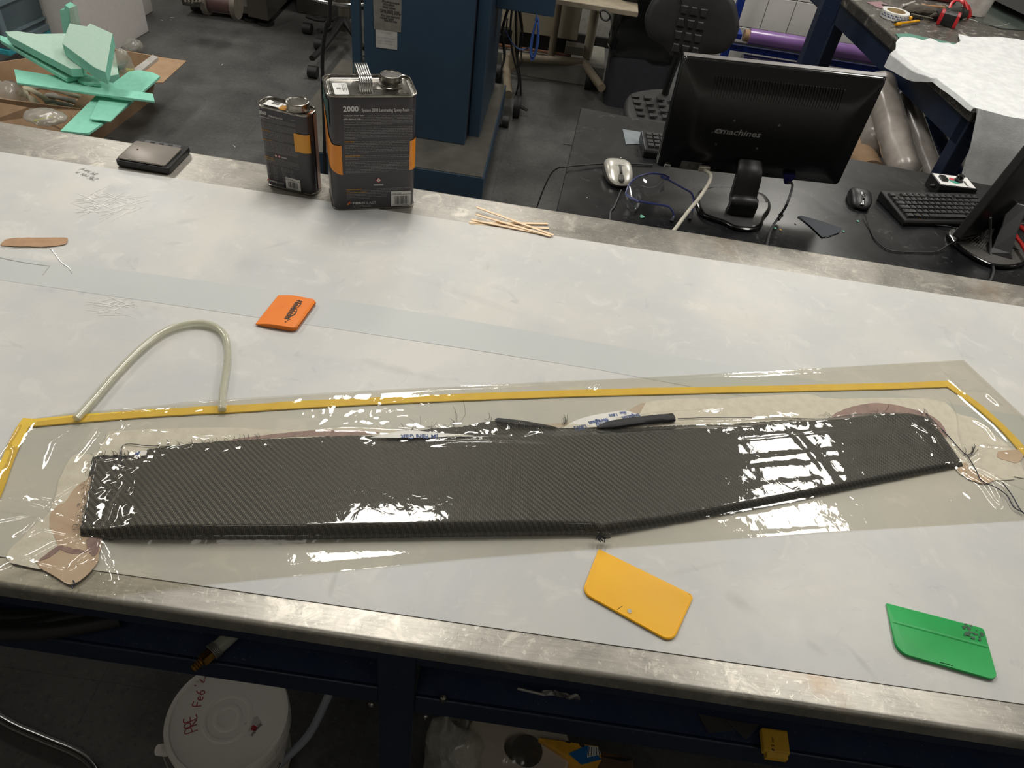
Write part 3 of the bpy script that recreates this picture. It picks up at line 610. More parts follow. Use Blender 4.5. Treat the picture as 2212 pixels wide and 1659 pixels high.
# crinkle: strongest towards both ends and along the far edge of the panel
xe = np.exp(-((X-at(150, 1130).x)/.11)**2)+np.exp(-((X-at(2120, 960).x)/.10)**2)
rough = (.12+1.0*np.clip(xe, 0, 1))*np.exp(-(np.clip(dout-.09, 0, 1)/.06)**2)*(1-.75*((ps > .05) & (ps < .95) & (pt > 0) & (pt < .85)))
fold = np.exp(-((pt-.93)/.10)**2)*(ps > -.02)*(ps < 1.02)*.55
NZ = np.array([[mnoise.noise(V(X[j, i]*38, Y[j, i]*46, 1.))+.5*mnoise.noise(V(X[j, i]*95, Y[j, i]*110, 5.)) for i in range(FU+1)] for j in range(FV+1)])
NL = np.array([[mnoise.noise(V(X[j, i]*7, Y[j, i]*9, 3.)) for i in range(FU+1)] for j in range(FV+1)])
NR = np.array([[1-abs(mnoise.noise(V(X[j, i]*24+2*NL[j, i], Y[j, i]*30, 8.)))*2 for i in range(FU+1)] for j in range(FV+1)])
rough = rough+.9*np.exp(-((X-at(760, 905).x)/.09)**2-((Y-at(760, 905).y)/.022)**2)
H += (NZ*.0012+np.clip(NR, 0, 1)**3*.0012)*(rough+fold)+NL*.0007*(1+0*rough)+.00022*NZ*ss(.45, .6, ps)*(pt > 0)*(pt < 1)
H = np.maximum(H, .0040*(.55+.45*ss(0, .02, edge)))
inside = (ps > -.01) & (ps < 1.01) & (pt > -.02) & (pt < 1.04)
H = np.where(inside, np.maximum(H, .0034+pz+.0009), H)
bm = B(); vs = [[bm.verts.new((X[j, i], Y[j, i], TZ+H[j, i])) for i in range(FU+1)] for j in range(FV+1)]
for j in range(FV):
    for i in range(FU): bm.faces.new((vs[j][i], vs[j][i+1], vs[j+1][i+1], vs[j+1][i]))
M_film = clearmat('bagging_film', (245, 243, 236), .035, .0, .03, (214, 210, 198), 1.45, .12, 40, .004)
tag(obj('vacuum_bag', bm, M_film, smooth=180, rec=False), 'clear glossy vacuum bagging film sealed over the carbon panel', 'bag')
# ------------------------------------------------------------ things on the bench
ZS = TZ+.0022
def plate(name, px, z, th, m, label, cat, rad, taper=None, hole=None, parent=None):
    """spreader: quad px corners (world plan), rounded by rad[i], blade edge thinned between corners 0-1"""
    P = [at(x, y, z) for x, y in px]; out = []; n = len(P)
    for i in range(n):
        a, b, c = P[i-1], P[i], P[(i+1) % n]; r = rad[i]
        u, v = (a-b).normalized(), (c-b).normalized()
        if r < .0008: out.append(b); continue
        ang = u.angle(v); t = r/math.tan(ang/2); c0 = b+(u+v).normalized()*(r/math.sin(ang/2))
        p0, p1 = b+u*t, b+v*t; a0 = math.atan2(p0.y-c0.y, p0.x-c0.x); a1 = math.atan2(p1.y-c0.y, p1.x-c0.x)
        d = (a1-a0+PI) % (2*PI)-PI
        for k in range(7): out.append(V(c0.x+r*math.cos(a0+d*k/6), c0.y+r*math.sin(a0+d*k/6), z))
    e0, e1 = P[0], P[1]; ed = (e1-e0).normalized(); depth = max(abs((p-e0).cross(ed).length) for p in P)
    def h(p):
        q = (p-e0).cross(ed).length; return th*(min(1, .22+q/(taper or .0001)) if taper else 1)
    bm = B(); cx_ = sum(out, V(0, 0, 0))/len(out)
    rings = []
    for ins, f in ((.0006, 0.), (0, .2), (0, .8), (.0006, 1.)):
        rings.append([p+(cx_-p).normalized()*ins+V(0, 0, h(p)*f) for p in out])
    loft(bm, rings)
    return P, out, h, bm
M_yelp = mat('yellow_plastic', (248, 186, 0), .5, c2=(245, 180, 0), ns=20)
P, out, h, bm = plate('', [(1293, 1186), (1499, 1287), (1452, 1391), (1256, 1282)], ZS, .0024, M_yelp, '', '', [.003, .006, .014, .014], .05)
# hang hole: a short pale-walled eyelet seen through
sq = tag(obj('spreader', bm, M_yelp, smooth=30), 'yellow plastic spreader with a small hang hole, in front of the bag', 'spreader')
hc = at(1360, 1320, ZS+.0024)
bm = B(); lathe(bm, [(.0030, 0), (.0030, .0002), (.0001, .0002)], 18, Matrix.Translation(hc)); obj('hang_hole', bm, mat('hole_pale', (206, 200, 188), .6), sq, label='small round hang hole')
bm = B(); lathe(bm, [(.0030, .0002), (.0034, .0003), (.0036, .0001)], 18, Matrix.Translation(hc), False, False); obj('hole_rim', bm, M_yelp, sq)
bm = B(); tube(bm, [at(1333, 1317, ZS+.0024), at(1338, 1313, ZS+.0025), at(1344, 1309, ZS+.0024)], .0003, 4); obj('scratch', bm, M_ink, sq)
bm = B()
def ribpath(i0, i1, off):
    c_ = sum(out, V(0, 0, 0))/len(out); return [p+(c_-p).normalized()*off+V(0, 0, h(p)) for p in out[i0:i1]]
tube(bm, ribpath(7, len(out), .0018), .0006, 5); obj('edge_bead', bm, M_yelp, sq)
M_grn = mat('green_plastic', (0, 172, 80), .48, c2=(0, 160, 70), ns=16, bump=.02)
P, out, h, bm = plate('', [(1913, 1303), (2124, 1358), (2153, 1474), (1935, 1412)], ZS, .0042, M_grn, '', '', [.002, .004, .011, .016], .045)
gq = tag(obj('spreader', bm, M_grn, smooth=30), 'green plastic spreader with a smudged corner, at the lower right', 'spreader')
def strip_on(bm, P, a0, a1, b0, b1, z):
    """a along edge 0->1, b from edge 0-1 to 3-2; fraction quads"""
    f = lambda a, b: lerp(lerp(P[0], P[1], a), lerp(P[3], P[2], a), b)+V(0, 0, z)
    vs = [bm.verts.new(f(a, b)) for a, b in ((a0, b0), (a1, b0), (a1, b1), (a0, b1))]; bm.faces.new(vs)
bm = B(); strip_on(bm, P, .03, .985, .37, .385, .0044); obj('bevel_line', bm, mat('pale_green_line', (20, 176, 86), .4), gq, smooth=0)
bm = B()
for k in range(26):
    a, b = R.uniform(.76, .97), R.uniform(.02, .30)
    if a+.3*b < .8: continue
    p = lerp(lerp(P[0], P[1], a), lerp(P[3], P[2], a), b); rr_ = R.uniform(.0008, .0035); n_ = 9; z_ = h(p)+.00025
    bm.faces.new([bm.verts.new(p+V(math.cos(q*2*PI/n_)*rr_*R.uniform(.5, 1.4), math.sin(q*2*PI/n_)*rr_*R.uniform(.5, 1.2), z_+k*.000004)) for q in range(n_)])
obj('smudge', bm, mat('dark_smudge', (18, 92, 50), .5, c2=(10, 60, 34), ns=200), gq, label='dark smudges on one corner', smooth=0)
bm = B()
for k in range(7):
    a = .42+k*.018+R.uniform(0, .01); p = lerp(lerp(P[0], P[1], a), lerp(P[3], P[2], a), .965)+V(0, 0, .0044); q = lerp(lerp(P[0], P[1], a+.02), lerp(P[3], P[2], a+.02), .955)+V(0, 0, .0044); tube(bm, [p, q], .0004, 4)
obj('nicks', bm, mat('dark_green_nick', (8, 66, 34), .6), gq, smooth=0)
# orange squeegee (block with a bevelled blade at the left)
M_org = mat('orange_rubber', (240, 128, 12), .5, c2=(236, 122, 10), ns=20, bump=.05, bs=900)
og = empty('squeegee', at(620, 675, ZS), 'orange felt-free block squeegee with black lettering, alone mid-table', 'squeegee')
og['label'] = 'orange block squeegee with black lettering, alone on the sheet behind the bag'
a_, b_, c_, d_ = at(552, 703, ZS), at(639, 718, ZS), at(687, 655, ZS), at(602, 640, ZS)
xd = (b_-a_).normalized(); yd = V(-xd.y, xd.x, 0)
if (d_-a_).dot(yd) < 0: yd = -yd
Wd, Dp = (b_-a_).length, (d_-a_).dot(yd); sk = (d_-a_).dot(xd)/Dp
def OP(u, v, z): return a_+xd*(u+sk*v)+yd*v+V(0, 0, z)
TH = .0085
bm = B(); rings = []
prof = [(0, .0015, .0030), (.012, .0004, .0058), (.022, 0, .0078), (.030, 0, TH), (Wd-.006, 0, TH), (Wd-.0015, .0006, TH-.0008), (Wd, .0016, TH-.002)]
for u, z0, z1 in prof:
    e = .0 if u < Wd-.007 else (.0008 if u < Wd-.002 else .0045); bb = .0007
    rings.append([OP(u, e+bb, z0), OP(u, e, z0+bb), OP(u, e, z1-bb), OP(u, e+bb, z1), OP(u, Dp-e-bb, z1), OP(u, Dp-e, z1-bb), OP(u, Dp-e, z0+bb), OP(u, Dp-e-bb, z0)])
loft(bm, rings); obj('block', bm, M_org, og, smooth=40)
bm = B()
loft(bm, [[OP(Wd-.004, .0044, TH*.42), OP(Wd+.0004, .0058, TH*.42), OP(Wd+.0004, .0058, TH*.58), OP(Wd-.004, .0044, TH*.58)], [OP(Wd-.004, Dp-.0044, TH*.42), OP(Wd+.0004, Dp-.0058, TH*.42), OP(Wd+.0004, Dp-.0058, TH*.58), OP(Wd-.004, Dp-.0044, TH*.58)]])
obj('slot', bm, mat('brown_slot', (120, 60, 24), .7), og, smooth=0)
bm = B(); z = ZS+TH+.0002
p0 = at(641, 648, z); p1 = at(614, 688, z); bd = (p1-p0).normalized(); up_ = V(0, 0, 1).cross(bd)
text(bm, 'Newishtool', p0, bd, up_, .0150, (p1-p0).length, .03)
for L, w0 in (([(646, 647), (650, 653), (649, 658), (643, 664), (637, 667)], .0009), ([(642, 667), (640, 674), (635, 680), (628, 683), (624, 688), (621, 694)], .0012)):
    pts = smoothpts([at(x, y, z) for x, y in L], 5); tube(bm, pts, [w0*(.3+1.0*math.sin(PI*i/(len(pts)-1))) for i in range(len(pts))], 5, flat=.1)
lathe(bm, [(.0016, 0), (.0016, .0001)], 14, Matrix.Translation(at(617, 695, z-.0001)))
obj('lettering', bm, mat('brown_black_print', (66, 44, 22), .55), og, smooth=0, label='dark printed word Newishtool with two swooshes')
bm = B(); lathe(bm, [(.0005, 0), (.0004, .0001)], 8, Matrix.Translation(at(610, 664, z-.0001))); obj('dimple', bm, M_ink, og)
# wooden stir sticks
M_wood = mat('pale_birch', (246, 222, 188), .6, c2=(238, 208, 170), ns=60, stretch=(1, 1, 1))
sticks = [((1012, 483), (1186, 494), 0, 'lower of the two level stir sticks, lying under the others'), ((1014, 481), (1184, 484), .0016, 'upper of the two level stir sticks, ending at the right'),
          ((1017, 475), (1178, 507), .0034, 'stir stick along the sheet edge, lowest in front'), ((1028, 464), (1190, 511), .0052, 'stir stick in the middle of the slanting ones'), ((1029, 448), (1196, 509), .0068, 'topmost stir stick, slanting most steeply across the pile')]
for (x0, y0), (x1, y1), dz, lab in sticks:
    a, b = at(x0, y0, TZ+dz+.0005), at(x1, y1, TZ+dz*.6+.0005)
    d = (b-a).normalized(); s = V(-d.y, d.x, 0); L_ = (b-a).length; w = .0031; out_ = []
    for k in range(9): q = -PI/2+PI*k/8; out_.append(b-d*w+d*w*math.cos(q)+s*w*math.sin(q))
    for k in range(9): q = PI/2+PI*k/8; out_.append(a+d*w+d*w*math.cos(q)+s*w*math.sin(q))
    bm = B(); prism(bm, out_, (0, 0, .0014)); tag(obj('stir_stick', bm, M_wood, smooth=0, bevel=.0003), 'pale wooden stirring stick: '+lab, 'stick', 'wooden stir sticks')
# digital scale
sc_ = empty('digital_scale', (-.8802, 1.3566, TZ), 'small black digital scale with a dull metal pan, at the back edge', 'scale', -.019)
Wc, Dc = .1135, .106
bm = B(); rbox(bm, Wc, Dc, .0135, .006, bev=.0015, x0=0, y0=0, z0=.002); obj('body', bm, M_black, sc_, world=False, smooth=40)
bm = B(); rbox(bm, Wc-.012, Dc-.026, .0035, .004, bev=.0005, x0=.004, y0=.004, z0=.0165); obj('pan', bm, mat('brushed_grey_pan', (142, 134, 126), .38, .6, c2=(132, 125, 118), ns=10), sc_, world=False, smooth=40)
bm = B(); rbox(bm, .08, .011, .0006, .002, x0=.018, y0=Dc-.016, z0=.0153); obj('display_panel', bm, M_black, sc_, world=False, smooth=0)
bm = B()
for x in (.03, .05, .07): rbox(bm, .010, .005, .0009, .002, x0=x, y0=Dc-.0135, z0=.0156)
obj('buttons', bm, M_rubber, bpy.data.objects['display_panel'], world=False, smooth=0)
bm = B(); lathe(bm, [(.0022, 0), (.0018, .0012), (.0004, .0016)], 12, Matrix.Translation(V(.026, .048, .0198))); obj('glue_spot', bm, mat('dark_red_spot', (96, 34, 30), .3), sc_, world=False)
bm = B()
for x in (.012, Wc-.012):
    for y in (.012, Dc-.012): lathe(bm, [(.005, 0), (.005, .003)], 12, Matrix.Translation(V(x, y, 0)))
obj('feet', bm, M_rubber, sc_, world=False)
# clear vinyl hose
bm = B(); pts = [(165, 905), (205, 860), (250, 808), (300, 757), (345, 722), (385, 704), (430, 697), (466, 706), (487, 728), (492, 765), (487, 810), (481, 850), (480, 885)]
hp = smoothpts([at(x, y, TZ+.0085) for x, y in pts], 6)
tube(bm, hp, .0058, 16)
M_hose = clearmat('clear_vinyl', (248, 248, 242), .10, .0, .34, (226, 225, 208), 1.45)
ho = tag(obj('vinyl_hose', bm, M_hose, smooth=60), 'clear vinyl hose bent in an arch, both ends tucked at the bag', 'hose')
bm = B(); tube(bm, hp, .0038, 12); obj('bore', bm, M_hose, ho, smooth=60)

# ------------------------------------------------------------ resin cans
M_lab = mat('charcoal_label', (62, 59, 64), .36, c2=(58, 56, 60), ns=6)
M_band = mat('orange_label_band', (238, 150, 40), .36, c2=(232, 140, 30), ns=8)
M_teal = mat('dark_teal_label', (36, 84, 84), .4, c2=(30, 70, 72), ns=20)
def perim(w, d, r, n=8):
    """rounded rectangle path from the middle of the front face, anticlockwise seen from above"""
    o = [(w/2, 0)]
    for cx, cy, a0 in ((w-r, r, -90), (w-r, d-r, 0), (r, d-r, 90), (r, r, 180)):
        for i in range(n+1):
            a = math.radians(a0+90*i/n); o.append((cx+r*math.cos(a), cy+r*math.sin(a)))
    o.append((w/2, 0)); return o
def can(root, w, d, h, r, cap, capr, caph, wear=None):
    rings = lambda ins, z: [V(x+ins, y+ins, z) for x, y in rrect(w-2*ins, d-2*ins, r-ins*.8, 7)]
    bm = B(); loft(bm, [rings(.0015, 0), rings(-.0006, .001), rings(-.0006, .0035), rings(.0012, .0045)], True, False); obj('bottom_rim', bm, M_tin, root, world=False)
    bm = B(); loft(bm, [rings(.0010, .0040), rings(.0008, .01), rings(.0008, h-.012), rings(.0012, h-.0045)], False, False); obj('label_wrap', bm, wear or M_lab, root, world=False)
    bm = B(); loft(bm, [rings(.0012, h-.0050), rings(-.0008, h-.004), rings(-.0010, h-.0012), rings(.0003, h), rings(.0018, h-.001), rings(.0022, h-.0045), rings(.006, h-.0052), rings(.0075, h-.0042), rings(.0095, h-.0052)], False, True); obj('top', bm, M_tin, root, world=False, smooth=50)
def barcode(bm, org, xd, yd, w, h, seed):
    rr = random.Random(seed); x = 0
    while x < w-.0005:
        bw = rr.choice([.35, .7, 1.0])*w/32; quad(bm, org, xd, yd, x, min(w, x+bw), 0, h); x += bw+rr.choice([.35, .7, 1.0])*w/30
ZH = V(0, 0, 1)
big = empty('epoxy_resin_can', (-.4074, 1.3146, TZ), 'large charcoal and orange metal can of laminating epoxy resin, with wire handle', 'can', .3792)
W_, D_, H_ = .1705, .0965, .244
can(big, W_, D_, H_, .018, None, .02, .02)
pr = perim(W_, D_, .018)
def band(root, pr, segs, z0f, z1f, m, nm, off=.0006):
    """strip of label wrapped on the can between path indices; z as functions of fraction"""
    bm = B(); rows = [[], []]
    n = len(segs)-1; P = [V(pr[i][0], pr[i][1], 0) if isinstance(i, int) else V(i[0], i[1], 0) for i in segs]
    for k, p in enumerate(P):
        d = (P[min(k+1, n)]-P[max(k-1, 0)]).normalized(); nn = V(d.y, -d.x, 0)*off
        rows[0].append(p+nn+V(0, 0, z0f(k/n))); rows[1].append(p+nn+V(0, 0, z1f(k/n)))
    loft(bm, rows, closed=False); return obj(nm, bm, m, root, world=False, smooth=50)
# left: wraps over the left side and the front-left corner; path runs back-left -> front
left_idx = [(0, D_-.02), (0, D_*.6), (0, D_*.4), (0, .022)]+[(pr[i][0], pr[i][1]) for i in range(28, 37)]+[(.0225, 0)]
nL = len(left_idx)-1
band(big, pr, left_idx, lambda f: .088-.006*f+.022*(1-f)**1.6, lambda f: .200-.052*min(1, f*1.6)**.8-.004*f, M_band, 'orange_band')
band(big, pr, [(0, D_-.02), (0, D_*.5), (0, .022)]+[(pr[i][0], pr[i][1]) for i in range(28, 32)], lambda f: .207-.03*f**.9, lambda f: H_-.012, M_teal, 'teal_patch')
band(big, pr, [(W_-.014, 0)]+[(pr[i][0], pr[i][1]) for i in range(2, 10)]+[(W_, .03), (W_, D_*.7)], lambda f: .088, lambda f: .150+.006*f, M_band, 'orange_band')
# printed front
X0 = V(1, 0, 0); Z1 = V(0, 0, 1); F0 = V(0, .0002, 0)
bm = B()
def T(s, x, z, size, width=None, bold=0., mi=0): text(bm, s, V(x, .0002, z), X0, Z1, size, width, bold, mi)
T('2000', .0285, .2125, .0150, .029, .03); quad(bm, V(0, .0002, 0), X0, Z1, .0600, .0603, .2105, .2245); T('System 2000 Laminating Epoxy Resin', .0635, .2120, .0092, .0905, .012)
T('#2000-A', .1440-.0035+.012*0+.018*.0, .2130, .0032, .012, 0, 1) if False else T('#2000-A', .1565-.0, .2135, .0030, .0085, 0, 1)
body = ["SYSTEM #2000 EPOXY RESIN is a medium viscosity, unfilled, light amber laminating resin that is", "designed for structural production applications. When used with any of the three compatible hardeners",
 "(2020, 2060, and 2120) this system provides excellent wet out of fiberglass, carbon and aramid fibers.", "Special additives have been incorporated into these products to promote chemical adhesion to fabrics made",
 "with these fibers. Typical applications include structural aircraft and marine laminates, auto bodies and", "components, prototype and industrial parts, and high quality epoxy molds.", None,
 "This resin may be considered a low toxicity material with a minimum hazard potential when used properly", "in a clean and responsible manner. System #2000 Epoxy Resin does not contain any hazardous diluents",
 "or extenders. Three hardeners are available for curing System #2000 Epoxy Resin which permit 20", "minute, 60 minute and 120 minute pot lives. This varied variety allows the fabricator to select the system",
 "best suited to the size, complexity, or time frame of the project. Simple parts which need to be de-molded", "rapidly should use #2020 hardener. Larger and more complex parts can use either #2060 or #2120", "hardeners, while vacuum bagging applications and high heat environments would typically warrant the 2", "hour #2120 hardener.", None,
 "INSTRUCTIONS: MIXING: Using clean glass, plastic, or paper containers measure out the proper portions", "of epoxy and hardener as specified on the hardener label. Mix thoroughly for at least one minute, making", "sure to scrape material from the edges and the bottom of the container. Once the resin and hardener have",
 "been combined, notice that the mix will begin to gel in the time specified under The Life on the hardener", "label. Mix only the materials that can be applied before the resin gels. We suggest that you start by mixing", "small amounts of material and then let your experience determine the size of future batches. Measure the", "resin and hardener. DO NOT attempt to alter the cure time by modifying this ratio. Clean-up tools with", "lacquer thinner, acetone, or alcohol.", None,
 "HANDLING AND CURING: Use a rubber squeegee, paint brush, or roller to apply the mixed epoxy to the", "reinforcing fabric. Once the fibers are thoroughly saturated, remove as much excess resin as possible to", "lighten the laminate.", None,
 "Allow the laminate to cure at 72 F before moving the structure or mold. This can be accelerated by applying", "heat after the resin has gelled. Avoid using heat guns and lamps, which concentrate the heat and can", "damage the epoxy in those areas. These systems can be cured at ambient temperatures, or post-cured at",
 "an elevated temperature. The higher the curing temperature, the higher the service temperature. 150 F is the", "maximum recommended post-cure and service temperature for these systems. Epoxy resins are prone to", "crystallization in some temperature conditions. If you find the resin thickened, simply warm it or a candled",
 "solid you can warm the resin up to 150 F stirring while heating to dissolve the crystals. Once crystals are", "dissolved allow the resin to cool to room temperature before using."]
z = .2035; gx, gw = .0285, .1320
short = {5: .70, 14: .27, 23: .31, 27: .20, 36: .62, 37: .62}
for i, s in enumerate(body):
    if s is None: z -= .0028; continue
    last = (i+1 >= len(body) or body[i+1] is None)
    wl = gw*(min(1, len(s)/104.) if last else 1); b_ = .0
    hd = {'SYSTEM': 24, '(2020,': 22, 'INSTRU': 13, 'HANDLI': 20}.get(s[:6], 0)
    if hd:
        wh = wl*hd/len(s)*1.15; mi = 2 if s[:2] in ('IN', 'HA') else 0
        T(s[:hd], gx, z, .0030, wh, .03, mi); T(s[hd:].strip(), gx+wh+.001, z, .0030, wl-wh-.001, 0, 1)
    else: T(s, gx, z, .0030, wl, 0, 1)
    z -= .00335
zw = .0560
T('WARNING', .0835, zw-.0005, .0052, .0200, .03)
for s, zz_, x1, hd in (("HAZARD STATEMENTS. Causes serious eye irritation. May be harmful if swallowed. Causes skin", .0475, gw, 18), ("irritation. May cause an allergic skin reaction. Toxic to aquatic life with long lasting effects.", .0441, gw*.88, 0),
                    ("PRECAUTIONARY STATEMENTS. Do not handle until all safety precautions have been read & understood.", .0402, gw, 25), ("Avoid breathing dust/fume/gas/mist/vapours/spray. Do not eat, drink", .0368, .084, 0), ("or smoke when using this product. Use personal protective equipment", .0334, .084, 0),
                    ("as required. In case of inadequate ventilation wear respiratory protec-", .0300, .083, 0), ("tion. Avoid release to the environment.", .0266, .046, 0)):
    if hd: wh = x1*hd/len(s)*1.2; T(s[:hd], gx, zz_, .0030, wh, .03, 2); T(s[hd:].strip(), gx+wh+.001, zz_, .0030, x1-wh-.001, 0, 1)
    else: T(s, gx, zz_, .0030, x1, 0, 1)
T('FIBRE', .0400, .0140, .0076, .0225, .02); T('GLAST', .0635, .0140, .0076, .0245, -.01)
T('995 Deer Road, Brookville, OH 45309', .0400, .0100, .0026, .037, 0, 1); T('1-800-214-8568    www.fibreglast.com', .0400, .0070, .0026, .040, 0, 1)
obj('printing', bm, [M_white, M_grey_ink, mat('amber_print', (228, 164, 44), .5)], bpy.data.objects['label_wrap'], world=False, smooth=0, label='rows of white, grey and amber printed text', rec=False)
def diamond(root, cx, cz, s, org=None):
    d = empty if False else None
    bm = B(); f = lambda k, y, mi: setattr(bm.faces.new([bm.verts.new((cx+a*k, y, cz+b*k)) for a, b in ((-1, 0), (0, -1), (1, 0), (0, 1))]), 'material_index', mi)
    f(s, -.0002, 0); f(s*.72, -.0003, 1)
    quad(bm, V(cx, -.0001, cz), X0, Z1, -s*.08, s*.08, -s*.12, s*.42, 2); quad(bm, V(cx, -.0001, cz), X0, Z1, -s*.08, s*.08, -s*.36, -s*.22, 2)
    obj('warning_diamond', bm, [mat('label_red', (206, 60, 56), .5), M_white, M_ink], root, world=False, smooth=0, label='red and white warning diamond', rec=False)
diamond(bpy.data.objects['label_wrap'], .0937, .0678, .0060)
def logo(root, x, z, s):
    bm = B()
    for k, (dx, dz, mi, w) in enumerate(((0, .0, 0, 1.), (.35, .35, 1, 1.), (1.0, .15, 2, .7))):
        n_ = 14; c_ = V(x+dx*s, -.0001-k*.00008, z+dz*s)
        ff = bm.faces.new([bm.verts.new(c_+V(math.cos(a)*s*.55*w*.8+math.sin(a)*s*.28*w, 0, math.sin(a)*s*.62*w+math.cos(a)*s*.15*w)) for a in (2*PI*q/n_ for q in range(n_))]); ff.material_index = mi
    obj('logo', bm, [mat('logo_yellow', (236, 176, 56), .5), mat('logo_orange', (224, 92, 40), .5), M_grey_ink], root, world=False, smooth=0, rec=False, label='orange, yellow and grey leaf-shaped emblem')
logo(bpy.data.objects['label_wrap'], .0315, .0165, .0052)
def codelabel(root, x, z, w, h, seed, txt):
    bm = B(); quad(bm, V(0, .0001, 0), X0, Z1, x, x+w, z, z+h, 0, .0004); quad(bm, V(0, -.0001, 0), X0, Z1, x, x+w, z+h*.775, z+h*.80, 1, .0004)
    barcode_b = V(x+w*.15, -.0001, z+h*.14); rr = random.Random(seed); xx = 0; bw_ = w*.72
    while xx < bw_-.0004:
        b1 = rr.choice([.5, 1., 1.6])*w/46; quad(bm, barcode_b, X0, Z1, xx, min(bw_, xx+b1), 0, h*.54, 1, .0004); xx += b1+rr.choice([.5, 1., 1.4])*w/46
    text(bm, 'Lot #: '+txt, V(x+w*.06, -.0005, z+h*.84), X0, Z1, h*.085, w*.45, .02, 1); text(bm, '7 11255 00028 2', V(x+w*.08, -.0005, z+h*.045), X0, Z1, h*.07, w*.84, .01, 1)
    obj('barcode_label', bm, [M_white, M_ink], root, world=False, smooth=0, rec=False, label='white barcode sticker')
codelabel(bpy.data.objects['label_wrap'], .1195, .0065, .0415, .0345, 4, '120626')
# tin top furniture
bm = B(); M0 = Matrix.Translation(V(.128, .058, H_-.0045))
lathe(bm, [(.0245, 0), (.0240, .0015), (.0215, .0030), (.0205, .0060), (.0222, .0075), (.0222, .0100)], 40, M0, False, False); obj('spout_collar', bm, M_tin, big, world=False, smooth=30)
bm = B(); lathe(bm, [(.0200, .0090), (.0212, .0095), (.0212, .0180), (.0203, .0205), (.0185, .0210), (.0175, .0196), (.0001, .0194)], 40, M0, True, True); obj('cap', bm, M_tin, big, world=False, smooth=30)
bm = B()
for k in range(6):
    x = .0630+k*.0042; tube(bm, [V(x, .0085, H_-.001), V(x-.0004, .0080, H_+.010), V(x, .011, H_+.0205), V(x, .020, H_+.0265), V(x, .050, H_+.0285), V(x, .074, H_+.0285), V(x, .0845, H_+.024), V(x, .0885, H_+.012), V(x, .087, H_+.003)], .0019, 8, 5)
tube(bm, [V(.0655, .0085, H_-.0015), V(.0835, .0085, H_-.0015)], .0013, 8); tube(bm, [V(.0655, .087, H_+.0025), V(.0835, .087, H_+.0025)], .0013, 8)
obj('wire_handle', bm, M_chrome, big, world=False, smooth=60, label='bundled bright wire carrying handle')
bm = B(); rbox(bm, .020, .006, .0012, .0006, x0=.0645, y0=.0035, z0=H_-.0004); obj('handle_foot', bm, M_tin, big, world=False)
def topsticker(root, x0, y0, w, d, h, seed, stain=False):
    bm = B(); rbox(bm, w, d, .0002, .003, x0=x0, y0=y0, z0=h); rr = random.Random(seed); o = obj('top_sticker', bm, M_white, root, world=False, smooth=0, label='white sticker on the top')
    bm = B(); xx = 0
    while xx < w*.30:
        b1 = rr.choice([.4, .8])*.0012; quad(bm, V(x0+w*.22, y0+d*.45, h+.0002), X0, V(0, 1, 0), 0, w*.3, xx, xx+b1*.8); xx += b1*1.7
    for k, s in enumerate(('EPOXY RESIN', 'GAL 2000-A', 'LOT 120626')): text(bm, s, V(x0+w*(.62+.12*k), y0+d*.9, h+.0003), V(0, -1, 0), X0, .0026, d*.62, .01)
    obj('sticker_print', bm, M_ink, o, world=False, smooth=0, rec=False)
topsticker(big, .016, .012, .027, .052, H_-.0040, 2)
bm = B(); bm2 = [V(.098, .052, H_-.004), V(.104, .066, H_-.004), V(.110, .050, H_-.002), V(.116, .040, H_-.003), V(.104, .044, H_-.0035)]
grid(bm, 6, 6, lambda u, v: V(.090+.03*u, .036+.034*v, H_-.0048+.0038*math.sin(PI*u)*math.sin(PI*v)*(1-.5*u))); noised(bm, .0012, 160); obj('dent', bm, M_tin, big, world=False, smooth=60)
bm = B(); rr = random.Random(3)
for k in range(11): p = V(.118+k*.0034, .018+rr.uniform(-.002, .002), H_-.0046); tube(bm, [p, p+V(rr.uniform(.001, .003), rr.uniform(-.003, .003), .0001)], .0005, 4)
obj('ink_scribble', bm, M_ink, big, world=False, smooth=0)
bm = B(); rbox(bm, .0012, .060, .0008, .0005, x0=.0125, y0=.016, z0=H_-.0045); obj('crease', bm, M_tin, big, world=False, smooth=0)

sm_ = empty('epoxy_hardener_can', (-.5702, 1.3747, TZ), 'smaller charcoal metal can of epoxy cure, resin-stained side, left of the large can', 'can', -.1597)
W2, D2, H2 = .111, .0475, .177
M_worn = M_lab
can(sm_, W2, D2, H2, .0165, None, .02, .02)
pr2 = perim(W2, D2, .0165)
M_cu = mat('bare_stained_tin', (206, 168, 146), .34, .25, c2=(140, 108, 102), ns=9, amt=1., stretch=(14, 14, 1.2), rv=.2)
band(sm_, pr2, [(W2, .022), (W2, .026), (W2, .031)]+[(pr2[i][0], pr2[i][1]) for i in range(11, 19)], lambda f: .006, lambda f: H2-.005, M_cu, 'bare_side')
band(sm_, pr2, [(W2-.0335, 0), (W2-.024, 0)]+[(pr2[i][0], pr2[i][1]) for i in range(1, 7)], lambda f: .096, lambda f: .135, mat('faded_orange_band', (236, 156, 48), .36, c2=(224, 168, 40), ns=10, amt=1.), 'orange_band', .0007)
band(sm_, pr2, [(0, D2-.018), (0, .022), (.0002, .014)], lambda f: .098, lambda f: .134, M_band, 'orange_band')
bm = B()
T('2060', .0065, .1595, .0092, .0150, .03); T('60 Minute Epoxy Cure', .0265, .1570, .0060, .0300, .012); T('#2060-A', .0740, .1600, .0028, .0090, 0, 1)
z = .1530
mini = [b for b in body if b]; gi = 0
